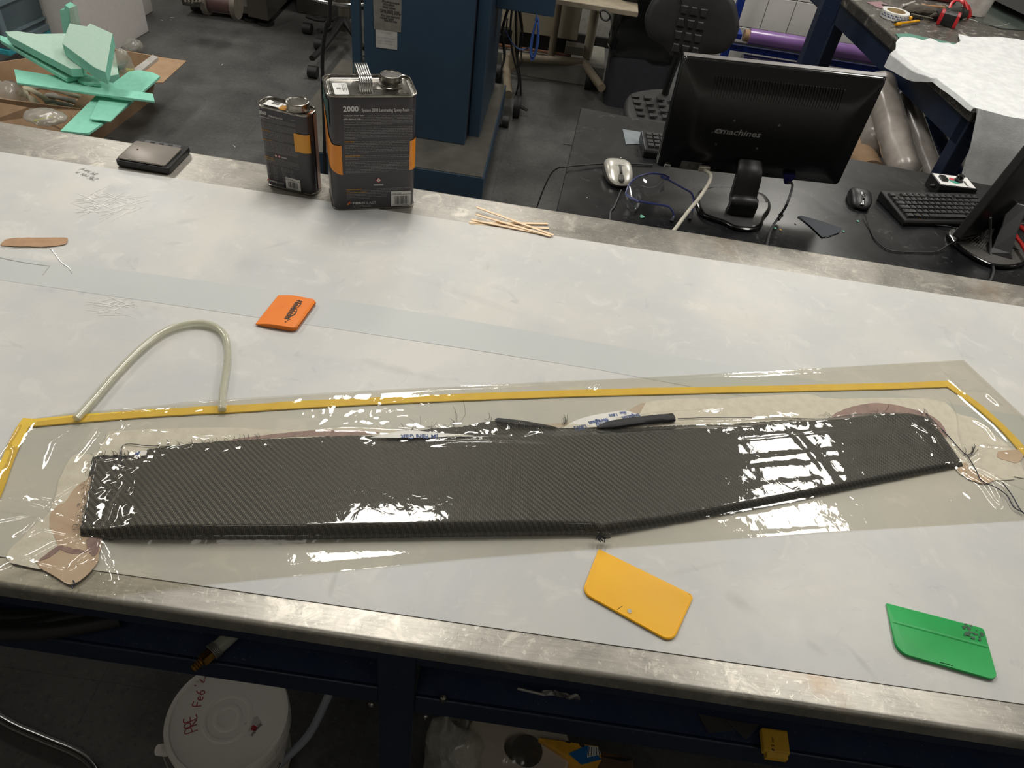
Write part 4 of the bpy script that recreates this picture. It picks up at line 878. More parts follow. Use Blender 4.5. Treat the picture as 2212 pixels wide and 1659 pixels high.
for n_, hd in ((4, 'SYSTEM #2060 EPOXY HARDENER'), (6, ''), (8, 'INSTRUCTIONS: MIXING'), (11, 'HANDLING AND CURING')):
    for k in range(n_):
        s = mini[gi % len(mini)][:88]; gi += 1; last = k == n_-1; wl = .0760*(.62 if last else 1)
        if k == 0 and hd: T(hd, .0065, z, .0024, .021, .03, 2 if hd[0] in 'IH' else 0); T(s[:60], .0285, z, .0024, wl-.022, 0, 1)
        else: T(s, .0065, z, .0024, wl, 0, 1)
        z -= .00235
    z -= .0018
T('DANGER', .0450, .0735, .0040, .013, .03)
for k, (s, hd) in enumerate((("Harmful if swallowed. Causes severe skin burns and eye damage. May cause allergy.", 'HAZARD STATEMENTS'), ("Toxic in contact with skin. Wash thoroughly after handling.", ''), ("Do not breathe vapours. Wear protective gloves and eye", 'PRECAUTIONARY STATEMENTS'), ("protection. IF SWALLOWED rinse mouth. Do not induce vomiting. IF ON SKIN remove", ''), ("all contaminated clothing and rinse skin with water. Store locked up. Dispose of", ''), ("contents to an approved waste facility. Keep container closed.", ''))):
    zz_ = .0725-.0048-k*.00245
    if hd: T(hd, .0065, zz_, .0024, .022, .03, 2); T(s, .0300, zz_, .0024, .0525, 0, 1)
    else: T(s, .0065, zz_, .0024, .076 if k % 2 else .06, 0, 1)
for x, n_, w_, z_ in ((.0068, 9, .009, .0475), (.0225, 9, .0125, .0500), (.0420, 4, .028, .0500), (.0430, 9, .012, .0400), (.0610, 8, .010, .0400), (.0230, 4, .012, .0270)):
    for k in range(n_): T(R.choice(['Mix Ratio 100:27', 'Pot life 60 min', 'Colour: amber', 'Gel 77 F', 'Viscosity 975', 'Shore D 87', '24 hr cure', 'Weight 9.2 lb']), x, z_-k*.00235, .0022, w_*R.uniform(.6, 1), .01, 1)
T('FIBRE', .0135, .0120, .0058, .0150, .02); T('GLAST', .0290, .0120, .0058, .0160, -.01)
T('995 Deer Road, Brookville, OH', .0110, .0085, .0022, .030, 0, 1); T('1-800-214-8568 www.fibreglast.com', .0110, .0058, .0022, .032, 0, 1)
obj('printing', bm, bpy.data.objects['printing'].data.materials[:], bpy.data.objects['label_wrap.001'], world=False, smooth=0, label='rows of white, grey and amber printed text', rec=False)
LW = bpy.data.objects['label_wrap.001']; diamond(LW, .0330, .0755, .0034); diamond(LW, .0405, .0755, .0034); logo(LW, .0075, .0145, .0038); codelabel(LW, .0490, .0060, .0335, .0260, 8, '0286003')
M0 = Matrix.Translation(V(.0800, .0220, H2-.0045))
bm = B(); lathe(bm, [(.0240, 0), (.0238, .002), (.0205, .004), (.0205, .006)], 40, M0, False, False); obj('spout_collar', bm, M_tin, sm_, world=False)
bm = B(); lathe(bm, [(.0215, .0045), (.0228, .0050), (.0224, .0075), (.0224, .0150), (.0228, .0165), (.0222, .0195), (.0205, .0200), (.0190, .0186), (.0001, .0180)], 44, M0); obj('cap', bm, M_tin, sm_, world=False, smooth=30)
topsticker(sm_, .010, .014, .052, .021, H2-.0040, 5)
bm = B(); grid(bm, 8, 6, lambda u, v: V(.044+.022*u, .008+.020*v, H2-.0032+.0006*math.sin(PI*u)*math.sin(PI*v))); noised(bm, .0006, 200); obj('resin_stain', bm, mat('amber_resin', (200, 148, 64), .2, c2=(150, 96, 40), ns=80, coat=.5), sm_, world=False)
bm = B(); grid(bm, 5, 8, lambda u, v: V(.101+.006*u, .010+.026*v, H2-.0035+.0006*math.sin(PI*u)*math.sin(PI*v))); obj('resin_stain', bm, mat('brown_resin', (150, 86, 38), .2, c2=(110, 60, 30), ns=80, coat=.5), sm_, world=False)
# ------------------------------------------------------------ black side desk
DZ = .80
t = NT('black_laminate'); pos = t.new('ShaderNodeNewGeometry').outputs['Position']
n1 = t.noise(6, 6, pos, .65, .6); n2 = t.noise(160, 3, pos)
c = t.mix(t.ramp(n1, .42, .7), rgb(18, 19, 21), rgb(36, 37, 38)); c = t.mix(t.math('MULTIPLY', t.ramp(t.noise(24, 5, pos, .7, 1.5), .60, .72), .5), c, rgb(92, 92, 90)); c = t.mix(t.ramp(n2, .76, .78), c, rgb(128, 128, 124))
t.link(c, t.b.inputs['Base Color']); t.link(t.math('ADD', .16, t.math('MULTIPLY', n1, .2)), t.b.inputs['Roughness']); M_lamb = t.m
dk = empty('black_desk', (.68, 1.9, 0), 'black laminate computer desk standing right behind the steel bench', 'desk')
b0, b1 = at(1255, 232, DZ), at(2130, 398, DZ); f0 = V(.052, 1.53, DZ); f1 = V(1.42, 1.52, DZ)
bm = B(); P = [f0, f1, b1+V(.05, -.01, 0), b1, b0]; prism(bm, P, (0, 0, -.026)); obj('desk_top', bm, M_lamb, dk, smooth=0, bevel=.002)
for x, y in ((.14, 1.60), (1.28, 1.60), (.16, 2.14), (1.22, 2.08)):
    bm = B(); box(bm, x-.02, x+.02, y-.02, y+.02, 0, DZ-.026); obj('leg', bm, M_black, dk, smooth=0)
# --- large monitor seen from behind
M_mon = mat('satin_black_shell', (20, 20, 21), .28, c2=(17, 17, 18), ns=50, spec=.5, speck=210, c3=(60, 60, 60))
Q = {k: None for k in ()}
my = 1.80
TL, TR, BL, BR = aty(1487, 126, my-.02), aty(1921, 172, my+.005), aty(1410, 362, my-.0), aty(1812, 404, my+.02)
mon = empty('computer_monitor', (float((TL.x+TR.x)/2), my, DZ), 'wide black computer monitor seen from behind, name in silver letters on its back', 'monitor')
xd = ((TR-TL)+(BR-BL)).normalized(); ud = ((TL-BL)+(TR-BR)).normalized(); ud = (ud-xd*ud.dot(xd)).normalized(); nd = xd.cross(ud)   # nd points to the camera side
if nd.y > 0: nd = -nd
Wm, Hm = ((TR-TL).length+(BR-BL).length)/2, ((TL-BL).length+(TR-BR).length)/2
mo = (TL+TR+BL+BR)/4
def MP(u, v, n): return mo+xd*(u*Wm)+ud*(v*Hm)+nd*n
def mring(eu, ev, n, r, k=5):
    w, h = 1-2*eu, 1-2*ev; o = []
    for cx, cy, a0 in ((.5-eu-r/Wm, .5-ev-r/Hm, 0), (-.5+eu+r/Wm, .5-ev-r/Hm, 90), (-.5+eu+r/Wm, -.5+ev+r/Hm, 180), (.5-eu-r/Wm, -.5+ev+r/Hm, 270)):
        for i in range(k+1):
            a = math.radians(a0+90*i/k); o.append(MP(cx+r/Wm*math.cos(a), cy+r/Hm*math.sin(a), n))
    return o
bm = B(); loft(bm, [mring(0, 0, -.030, .010), mring(0, 0, -.012, .010), mring(.004, .006, -.009, .010)]); obj('bezel', bm, M_blackg, mon, smooth=40)
bm = B(); loft(bm, [mring(.006, .010, -.012, .008), mring(.008, .014, -.006, .008), mring(.06, .11, .006, .022), mring(.10, .18, .016, .03), mring(.14, .24, .018, .03)]); rs_o = obj('rear_shell', bm, M_mon, mon, smooth=50)
bm = B(); loft(bm, [[MP(-.497, .495, -.030), MP(.497, .495, -.030), MP(.497, .503, -.030), MP(-.497, .503, -.030)], [MP(-.497, .495, -.012), MP(.497, .495, -.012), MP(.497, .503, -.012), MP(-.497, .503, -.012)]]); obj('top_trim', bm, mat('dusty_grey_trim', (104, 102, 100), .4, c2=(92, 90, 88), ns=40), mon, smooth=0)
bm = B(); loft(bm, [[MP(-.488, -.480, -.031), MP(.488, -.480, -.031), MP(.488, .480, -.031), MP(-.488, .480, -.031)], [MP(-.488, -.480, -.0305), MP(.488, -.480, -.0305), MP(.488, .480, -.0305), MP(-.488, .480, -.0305)]]); obj('screen', bm, M_blackg, mon, smooth=0)
# vent grille: ribs over a recess
v0, v1 = .235, .395
def shelln(v): return lerp(.0175, .0065, min(1, max(0, (v-.29)/.10)))
bm = B(); loft(bm, [[MP(-.325, v0, .0188), MP(.305, v0, .0188), MP(.305, v0+.06, .0188), MP(-.325, v0+.06, .0188)], [MP(-.325, v0, .0190), MP(.305, v0, .0190), MP(.305, v0+.06, .0190), MP(-.325, v0+.06, .0190)]])
bm.free()
vent = None
for k in range(46):
    u = -.325+k*.0140; bm = B()
    for a, b, na, nb in ((v0, .30, .0186, .0172), (.30, .345, .0172, .0138), (.345, v1, .0138, .0090)):
        o = .0040
        loft(bm, [[MP(u-o*.9, a, na-.004), MP(u+o*.9, a, na-.004), MP(u+o*.9, a, na+.0018), MP(u-o*.9, a, na+.0018)], [MP(u-o*.9, b, nb-.004), MP(u+o*.9, b, nb-.004), MP(u+o*.9, b, nb+.0018), MP(u-o*.9, b, nb+.0018)]])
    obj('vent_rib', bm, M_mon, rs_o, smooth=0)
bm = B(); lx = -.105; text(bm, 'machines', MP(lx-.172+.045, -.075, .0183), xd, ud, .0175*1.25, Wm*.205, .015, 0, nd*.0004, .18)
text(bm, 'e', MP(lx-.172+.012, -.075, .0183), xd, ud, .026, Wm*.034, .02, 0, nd*.0004, .25); tube(bm, [MP(lx-.172+.0, -.078, .0186), MP(lx-.172+.012, -.066, .0187), MP(lx-.172+.035, -.055, .0187)], [.0003, .0008, .0002], 5, 3, flat=.3)
obj('lettering', bm, mat('silver_print', (176, 174, 172), .35, .2), rs_o, smooth=0, label='silver lettering emachines', rec=False)
for u, v in ((-.18, .05), (.05, .05), (-.235, -.18), (-.02, -.18)):
    bm = B(); lathe(bm, [(.0030, 0), (.0026, .0008), (.0012, .0008), (.0010, .0002)], 12, Matrix.Translation(MP(u, v, .018)) @ nd.to_track_quat('Z', 'Y').to_matrix().to_4x4()); obj('screw', bm, M_tin, rs_o)
def mslab(bm, u0, u1, v0, v1, n0, n1):
    loft(bm, [[MP(u, v, n0) for u, v in ((u0, v0), (u1, v0), (u1, v1), (u0, v1))], [MP(u, v, n1) for u, v in ((u0, v0), (u1, v0), (u1, v1), (u0, v1))]])
bm = B(); mslab(bm, -.38, -.27, -.47, -.375, -.004, .006); obj('label_plate', bm, mat('grey_data_label', (126, 122, 118), .5, c2=(90, 88, 84), ns=90), mon, smooth=0)
bm = B(); mslab(bm, -.46, -.428, -.475, -.452, -.004, .0035); obj('asset_sticker', bm, M_white, mon, smooth=0)
bm = B(); text(bm, '0L037', MP(-.457, -.471, .0036), xd, ud, .006, Wm*.024, .02, 0, nd*.0004); obj('sticker_print', bm, M_ink, mon, smooth=0)
# neck and base
ns = [at(1640, 465, DZ+.012), at(1558, 463, DZ+.012)]
nb = (at(1597, 462, DZ+.012)); nt = MP(-.0, -.30, .010)
nt = MP(-.055+.02, -.33, .012)
bm = B(); rings = []
pathc = smoothpts([nb+V(0, 0, -.004), nb+V(0, -.004, .035), nb*.45+MP(-.035, -.46, .05)*.55, MP(-.03, -.40, .040), MP(-.03, -.33, .010)], 6)
for i, p in enumerate(pathc):
    w = lerp(.036, .030, i/(len(pathc)-1)); d = (pathc[min(i+1, len(pathc)-1)]-pathc[max(0, i-1)]).normalized(); bx_ = xd; n2_ = d.cross(bx_).normalized(); tk = .009
    rings.append([p+bx_*a+n2_*b for a, b in ((-w, -tk), (-w*.8, -tk*1.5), (w*.8, -tk*1.5), (w, -tk), (w, tk), (-w, tk))])
loft(bm, rings); obj('neck', bm, M_black, mon, smooth=40)
bs_px = [(1516, 408), (1545, 402), (1590, 404), (1640, 413), (1660, 428), (1664, 448), (1652, 466), (1645, 484), (1625, 492), (1592, 489), (1568, 478), (1545, 470), (1520, 460), (1508, 440), (1506, 420)]
def closed(px, z, n=4):
    P = [at(x, y, z) for x, y in px]; P = P+[P[0]]; return smoothpts(P, n)[:-1]
c0_ = closed(bs_px, DZ+.012); cc = sum(c0_, V(0, 0, 0))/len(c0_)
def sc(P, s, z): return [V(cc.x+(p.x-cc.x)*s, cc.y+(p.y-cc.y)*s, z) for p in P]
bm = B(); loft(bm, [sc(c0_, .97, DZ), sc(c0_, 1.03, DZ+.003), sc(c0_, 1.02, DZ+.008), sc(c0_, .97, DZ+.011)]); obj('base', bm, M_blackg, mon, smooth=40)
bm = B(); loft(bm, [sc(c0_, .95, DZ+.0105), sc(c0_, .93, DZ+.0125), sc(c0_, .86, DZ+.0128)]); obj('base_top', bm, mat('dusty_black_plastic', (70, 70, 70), .22, c2=(56, 56, 57), ns=30, spec=.5), mon, smooth=40)
# cables from the monitor
M_cabw = mat('cream_cable', (196, 190, 176), .5); M_cabg = mat('grey_cable', (64, 64, 66), .5); M_cabb = mat('black_cable', (20, 20, 21), .5)
def plug(bm, p, d, w, L, tk):
    f = MP(0, 0, 0); a = xd; 
    loft(bm, [[p+a*sx*w+nd*sy*tk+d*l for sx, sy in ((-1, -1), (1, -1), (1, 1), (-1, 1))] for l in (0, L)])
p0 = MP(-.255, -.405, .014); c1 = empty('power_cable', p0, 'cream power cable running down from the wide monitor behind the bench', 'cable')
bm = B(); plug(bm, p0, -ud, .014, .014, .006); obj('plug', bm, M_cabw, c1, smooth=0, bevel=.002)
bm = B(); tube(bm, [p0-ud*.010, aty(1536, 382, 1.745), aty(1516, 420, 1.68), aty(1488, 455, 1.60), aty(1462, 490, 1.53), aty(1448, 512, 1.50), aty(1442, 560, 1.50)], .0046, 10, 6); obj('cord', bm, M_cabw, c1)
p0 = MP(.205, -.40, .010); c1 = empty('video_cable', p0, 'thin grey video cable with blue plug hanging from the wide monitor', 'cable')
bm = B(); loft(bm, [[p0+xd*sx*w+nd*sy*.005-ud*l for sx, sy in ((-1, -1), (1, -1), (1, 1), (-1, 1))] for l, w in ((0, .015), (.010, .014), (.028, .006))]); obj('plug', bm, mat('blue_plug', (42, 40, 118), .45), c1, smooth=0, bevel=.001)
bm = B(); tube(bm, [p0-ud*.024, aty(1712, 400, 1.77), aty(1700, 440, 1.72), at(1685, 466, DZ+.02), at(1665, 498, DZ+.006), V(.56, 1.53, DZ+.004), V(.54, 1.48, DZ-.05), V(.54, 1.475, .5)], .0033, 8, 6); obj('cord', bm, M_cabg, c1)
bm = B(); a = at(1688, 463, DZ+.020); b = at(1681, 474, DZ+.014); tube(bm, [a, a*.5+b*.5, b], [.005, .0068, .005], 10, 3); obj('ferrite_clip', bm, M_black, c1)

# --- mice
def mouse(name, label, hp, tp, z, w, h, m_top, m_side, wheel, grp='computer mice on the desk'):
    """hp: cable end px, tp: tail end px"""
    a, b = at(hp[0], hp[1], z), at(tp[0], tp[1], z); c = (a+b)/2; d = (a-b); L = d.length; ang = math.atan2(d.y, d.x)-PI/2
    r = empty(name, (c.x, c.y, z), label, 'mouse', ang, None)
    def ringm(s, zf, ins):
        o = []
        for k in range(28):
            q = 2*PI*k/28; yy = math.sin(q); xx = math.cos(q); sq_ = (abs(xx)**.75)*math.copysign(1, xx); sy_ = (abs(yy)**.82)*math.copysign(1, yy)
            wv = 1-.10*math.cos(PI*sy_*1.0)*0+.05*sy_*-1-.08*(1-sy_*sy_)
            top = h*(.40+.60*math.cos((sy_+.15)*1.25)**1) if zf > 0 else 0
            o.append(V(sq_*w/2*wv*s, sy_*L/2*s, max(.002, h*(.25+.75*math.cos((sy_*s+.18)*1.15)))*zf+ins))
        return o
    bm = B(); loft(bm, [ringm(.93, 0, 0), ringm(.98, .0, .004), ringm(1., .42, 0), ringm(.985, .55, 0)], True, False); obj('skirt', bm, m_side, r, world=False, smooth=60)
    bm = B(); loft(bm, [ringm(.985, .55, 0), ringm(.96, .70, 0), ringm(.88, .83, 0), ringm(.72, .93, 0), ringm(.5, .985, 0), ringm(.25, 1.0, 0)]); obj('shell', bm, m_top, r, world=False, smooth=60)
    bm = B(); ztop = h*(.25+.75*math.cos((.5+.18)*1.15))
    pts = [V(0, y*L/2, h*(.25+.75*math.cos((y+.18)*1.15))*.985+.0004) for y in (.92, .8, .6, .4, .2, .05)]
    tube(bm, pts, wheel['r'], 10, 4, flat=.35); obj('centre_strip', bm, wheel['m'], r, world=False, smooth=60)
    bm = B(); lathe(bm, [(.0095, -.0030), (.0102, -.0018), (.0102, .0018), (.0095, .0030)], 20, Matrix.Translation(V(0, .46*L/2, h*.66)) @ Matrix.Rotation(PI/2, 4, 'Y')); obj('wheel', bm, wheel['w'], r, world=False)
    return r
M_silver = mat('pearl_silver_plastic', (196, 193, 184), .3, .35, c2=(190, 187, 178), coat=.4); M_dgrey = mat('olive_grey_plastic', (70, 68, 62), .45)
ms = mouse('computer_mouse', 'silver computer mouse with dark grip, left on the black desk', (1340, 408), (1326, 357), DZ, .082, .038, M_silver, M_dgrey, dict(r=[.0045, .006, .008, .0085, .0085, .008, .0075, .007, .006, .004], m=M_dgrey, w=M_rubber))
bm = B(); grid(bm, 1, 1, lambda u, v: V(0, 0, 0)); bm.free()
bm = B(); tube(bm, [V(-.036, .004, .026), V(-.020, .006, .0345), V(0, .006, .0372), V(.020, .006, .0345), V(.036, .004, .026)], .0005, 5, 4); obj('button_seam', bm, M_dgrey, ms, world=False)
mb = mouse('computer_mouse', 'black computer mouse beside the keyboard', (1858, 456), (1848, 420), DZ, .066, .034, M_black, M_black, dict(r=[.0035, .0048, .0055, .0055, .0055, .005, .004], m=M_chrome, w=M_blackg))
for pts, r_, lab, m_ in (([at(1342, 411, DZ+.012), at(1334, 430, DZ+.004), at(1326, 448, DZ+.003), at(1318, 462, DZ+.003), V(.19, 1.51, DZ), V(.19, 1.475, DZ-.08)], .0022, 'grey mouse cable dropping behind the bench from the silver mouse', M_cabg),
                ([at(1868, 462, DZ+.01), at(1878, 492, DZ+.003), at(1893, 520, DZ+.003), at(1925, 541, DZ+.003), at(1990, 545, DZ+.003), at(2024, 543, DZ+.004), at(2050, 528, DZ+.012), at(2080, 517, DZ+.024), at(2110, 508, DZ+.03), at(2150, 478, DZ+.04)], .0016, 'thin black cable curving from the black mouse to the right monitor', M_cabb),
                ([at(1410, 356, DZ+.004), at(1360, 354, DZ+.004), at(1300, 354, DZ+.006), at(1235, 359, DZ+.008), at(1200, 366, DZ-.0), at(1180, 395, DZ-.16), at(1160, 448, .5), at(1159, 470, .4)], .0022, 'thin black cable trailing over the left edge of the desk', M_cabb),
                ([at(2140, 470, DZ+.10), at(2139, 510, DZ+.05), at(2140, 560, DZ+.008), at(2142, 600, DZ+.003), V(1.05, 1.478, DZ-.06)], .0030, 'grey cable hanging straight down from the right monitor', M_cabg),
                ([at(2015, 486, DZ+.003), at(2040, 488, DZ+.012), at(2060, 492, DZ+.013), at(2085, 500, DZ+.03), at(2130, 512, DZ+.03), at(2180, 530, DZ+.02), at(2212, 546, DZ+.01)], .0016, 'thin black cable crossing the striped monitor base', M_cabb)):
    bm = B(); tube(bm, pts, r_, 8, 6); tag(obj('cable', bm, m_), lab, 'cable')
# --- numeric keypad behind the monitor, keyboard on the right
M_key = mat('black_keycap', (38, 38, 39), .4, c2=(30, 30, 31), ns=90, speck=260, c3=(170, 170, 168))
def keyboard(name, label, O, X, Y, w, d, cols, rows, h, kfun, tilt=.05, hf=.016):
    ang = math.atan2(X.y, X.x); r = empty(name, (O.x, O.y, O.z), label, 'keyboard', ang)
    bm = B(); f = .010
    loft(bm, [[V(0, 0, 0), V(w, 0, 0), V(w, 0, hf*.8), V(w, .004, hf), V(0, .004, hf), V(0, 0, hf*.8)], ] if False else [[V(x, 0, 0), V(x, 0, hf*.7), V(x, .005, hf), V(x, d, h), V(x, d, 0)] for x in (0, w)]); obj('body', bm, M_black, r, world=False, smooth=0, bevel=.003)
    kfun(r, w, d, hf, h); return r
def slope(y, d, hf, h): return hf+(h-hf)*(y-.005)/(d-.005)
def mkkeys(r, x0, y0, pitch, rows, d, hf, h, m, legends=None):
    first = {}
    for j, row in enumerate(rows):
        x = x0
        for wkey in row:
            if wkey < 0: x += -wkey*pitch; continue
            y = y0+j*pitch; z = slope(y+pitch*.45, d, hf, h)
            if wkey not in first:
                bm = B(); a = pitch*wkey-.0016; rb = [[V(i, i, -.002) for i in (0,)]]
                R0 = lambda ins, zz: [V(ins, ins, zz), V(a-ins, ins, zz), V(a-ins, pitch-.0016-ins, zz), V(ins, pitch-.0016-ins, zz)]
                loft(bm, [R0(0, -.001), R0(.0003, .002), R0(.0018, .0058), R0(.0030, .0056)]); o = obj('key', bm, m, r, world=False, smooth=30); o.matrix_local = Matrix.Translation(V(x, y, z)); first[wkey] = o
            else: copyof(first[wkey], Matrix.Translation(V(x, y, z)), r)
            x += wkey*pitch
kO = at(1950, 489, DZ); kX = (at(2105, 492, DZ)-at(1950, 489, DZ)); kX.z = 0; kX.normalize()
def keysfull(r, w, d, hf, h):
    rows = [[1.25, 1.25, 1.25, 6.25, 1.25, 1.25, 1.25, 1.25, -.25, 1, 1, 1, -.25, 2, 1], [2.25]+[1]*10+[2.75, -1.25, 1, -1.25, 1, 1, 1, 1], [1.75]+[1]*11+[2.25, -3.5, 1, 1, 1, 1], [1.5]+[1]*12+[1.5, -.25, 1, 1, 1, -.25, 1, 1, 1, 1], [1]*13+[2, -.25, 1, 1, 1, -.25, 1, 1, 1, 1], [1, -1, 1, 1, 1, 1, -.5, 1, 1, 1, 1, -.5, 1, 1, 1, 1]]
    mkkeys(r, .012, .014, .0188, rows, d, hf, h, M_key)
    bm = B(); rbox(bm, .004, .0015, .001, .0005, x0=.046, y0=.0085, z0=hf+.0005); obj('crumb', bm, mat('orange_crumb', (214, 150, 60), .6), r, world=False)
keyboard('keyboard', 'full size black keyboard with dusty keys, right of the black mouse', kO, kX, None, .452, .142, 0, 0, .026, keysfull)
nO = at(1388, 341, DZ); nX = (at(1440, 347, DZ)-nO); nX.z = 0; nX.normalize()
def keysnum(r, w, d, hf, h): mkkeys(r, .010, .012, .020, [[1, 1, 1], [1, 1, 1], [1, 1, 1], [1, 1, 1]], d, hf, h, M_key)
keyboard('numeric_keypad', 'small black number keypad half hidden behind the wide monitor', nO, nX, None, .082, .105, 0, 0, .034, keysnum, hf=.026)
def sheetpoly(name, px, z, th, m, label, cat, dz=None, bev=0, group=None, n=0, jit=0):
    P = [at(x, y, z) for x, y in px]
    if n: P = smoothpts(P+[P[0]], n)[:-1]
    bm = B(); prism(bm, P, (0, 0, th)); 
    if jit: noised(bm, jit, 60)
    return tag(obj(name, bm, m, smooth=0, bevel=bev), label, cat, group)
sheetpoly('paper_sheet', [(1345, 279), (1419, 291), (1417, 311), (1352, 312)], DZ+.0008, .0006, mat('pale_blue_sheet', (122, 130, 134), .5, c2=(104, 112, 118), ns=30), 'pale blue grey slip lying behind the small keypad', 'paper')
M_sand = mat('grey_sandpaper', (70, 74, 80), .85, c2=(62, 66, 72), ns=200, bump=.3, bs=1500)
sheetpoly('sandpaper', [(1722, 469), (1730, 466), (1780, 482), (1816, 494), (1815, 500), (1795, 511), (1783, 514), (1765, 500), (1744, 484)], DZ+.0008, .0008, M_sand, 'lower grey sandpaper piece lying in front of the wide monitor', 'sandpaper')
sheetpoly('sandpaper', [(1724, 467), (1735, 467), (1781, 480), (1818, 493), (1812, 503), (1793, 509), (1776, 513), (1750, 488)], DZ+.0022, .0008, M_sand, 'upper grey sandpaper piece, fanned over the other one', 'sandpaper')
for i, ((x, y), c_) in enumerate((((1386, 468), (110, 176, 150)), ((1674, 493), (130, 196, 170)), ((1822, 500), (120, 186, 170)), ((1853, 478), (130, 196, 180)), ((1686, 497), (196, 150, 80)), ((1719, 483), (186, 186, 184)), ((1341, 341), (220, 220, 218)), ((1268, 427), (200, 200, 198)))):
    big_ = 1.9 if i == 0 else (.9 if i < 6 else .45); p = at(x, y, DZ+.0005); bm = B(); n_ = 7; prism(bm, [p+V(math.cos(2*PI*k/n_)*.004*big_*R.uniform(.5, 1.3), math.sin(2*PI*k/n_)*.005*big_*R.uniform(.5, 1.2), 0) for k in range(n_)], (0, 0, .0012))
    tag(obj('crumb', bm, mat('crumb_%d_tint' % c_[0], c_, .8), smooth=0), ['mint foam crumb in front of the safety glasses', 'mint foam sliver beside the video cable', 'mint foam crumb at the tip of the sandpaper', 'mint foam crumb below the black mouse', 'small amber crumb right of the video cable', 'pale crumb left of the sandpaper', 'tiny white speck behind the silver mouse', 'tiny white speck below the silver mouse'][i], 'crumb')
# --- safety glasses
M_lens = clearmat('clear_lens', (236, 236, 238), .03, .25, .04, (220, 224, 230), 1.5); M_nv = mat('dark_blue_plastic', (24, 36, 92), .35, coat=.2)
gl = empty('safety_glasses', at(1430, 420, DZ), 'clear safety glasses with dark blue frame and arms, on the black desk', 'glasses')
def GZ(L, z=None): return [at(x, y, DZ+zz) for x, y, zz in L]
bm = B(); tube(bm, GZ([(1352, 418, .03), (1360, 398, .045), (1378, 382, .052), (1404, 375, .052), (1432, 377, .052), (1446, 384, .050)]), .0030, 8, 5, flat=.7); obj('brow_bar', bm, M_nv, gl)
topc = smoothpts(GZ([(1354, 420, .03), (1361, 400, .045), (1378, 384, .052), (1404, 377, .052), (1432, 379, .052)]), 5)
botc = smoothpts(GZ([(1358, 446, .006), (1372, 452, .006), (1384, 428, .010), (1412, 421, .010), (1434, 412, .014)]), 5)
bm = B(); loft(bm, [topc, [(a+b)*.5+V(0, -.006, 0) for a, b in zip(topc, botc)], botc], closed=False); thicken(bm, .0018); obj('lens', bm, M_lens, gl, smooth=60)
bm = B(); loft(bm, [smoothpts(GZ([(1353, 423, .03), (1366, 428, .032), (1382, 434, .034)]), 4), smoothpts(GZ([(1355, 447, .003), (1366, 456, .002), (1379, 446, .004)]), 4)], closed=False); thicken(bm, .0018); obj('side_shield', bm, M_lens, gl, smooth=60)
for L in ([(1352, 419, .03), (1366, 430, .031), (1382, 435, .032), (1410, 440, .030), (1440, 445, .026), (1450, 452, .020), (1456, 466, .008), (1452, 476, .003)], [(1428, 381, .05), (1444, 388, .046), (1470, 403, .040), (1494, 418, .032), (1498, 440, .016), (1493, 462, .004)]):
    bm = B(); tube(bm, GZ(L), [.0042]*10+[.0038]*18+[.0032, .0040]*8, 8, 5, flat=.55); obj('temple_arm', bm, M_nv, gl)
for a, b in (((1362, 427, .031), (1380, 436, .033)), ((1428, 380, .05), (1440, 388, .047)), ((1456, 468, .006), (1450, 478, .003)), ((1494, 458, .006), (1490, 474, .003))):
    bm = B(); tube(bm, GZ([a, b]), .0046, 8, flat=.6); obj('hinge' if a[1] < 450 else 'arm_tip', bm, M_nv if a[1] < 450 else M_rubber, gl)
# --- motor speed controller box
bo = at(2018, 424, DZ); bx2 = (at(2098, 434, DZ)-bo); bx2.z = 0; Lb = bx2.length; bx2.normalize()
cb = empty('speed_controller', (bo.x, bo.y, DZ), 'small black control box with white face, switch and knob, behind the keyboard', 'controller', math.atan2(bx2.y, bx2.x))
bm = B(); rbox(bm, Lb*1.0, .075, .036, .003, bev=.001); obj('case', bm, M_black, cb, world=False, smooth=30)
bm = B(); box(bm, .004, Lb-.004, .006, .070, .036, .0366); obj('face_plate', bm, M_white, cb, world=False, smooth=0)
bm = B(); rbox(bm, .018, .030, .006, .002, x0=.014, y0=.024, z0=.0366); obj('rocker_switch', bm, M_blackg, cb, world=False)
bm = B(); lathe(bm, [(.0130, 0), (.0128, .002), (.0105, .003), (.0100, .017), (.0090, .018), (.0001, .018)], 28, Matrix.Translation(V(Lb*.62, .040, .0366))); obj('knob', bm, M_blackg, cb, world=False, smooth=30)
bm = B(); lathe(bm, [(.016, 0), (.0001, .0004)], 24, Matrix.Translation(V(Lb*.50, .036, .0368)), True, True); obj('dial_ring', bm, mat('teal_dial', (70, 160, 140), .5), cb, world=False)
bm = B(); lathe(bm, [(.009, 0), (.0001, .0005)], 24, Matrix.Translation(V(Lb*.47, .046, .0371)), True, True); obj('red_mark', bm, mat('red_dial', (206, 60, 74), .5), cb, world=False)
bm = B(); text(bm, 'SPEED', V(Lb*.80, .012, .0368), V(0, 1, 0), V(-1, 0, 0), .009, .034, .02); text(bm, 'POWER', V(Lb*.32, .050, .0368), X0, V(0, 1, 0), .005, .018, .02); obj('lettering', bm, M_ink, cb, world=False, smooth=0)
bm = B(); tube(bm, [V(-.001, .025, .02), V(-.016, .022, .02)], [.006, .005], 10); obj('cable_gland', bm, M_rubber, cb, world=False)
for y in (.02, .04): 
    bm = B(); tube(bm, [V(Lb, y, .016), V(Lb+.016, y, .014)], .006, 10); obj('cable_gland', bm, M_rubber, cb, world=False)
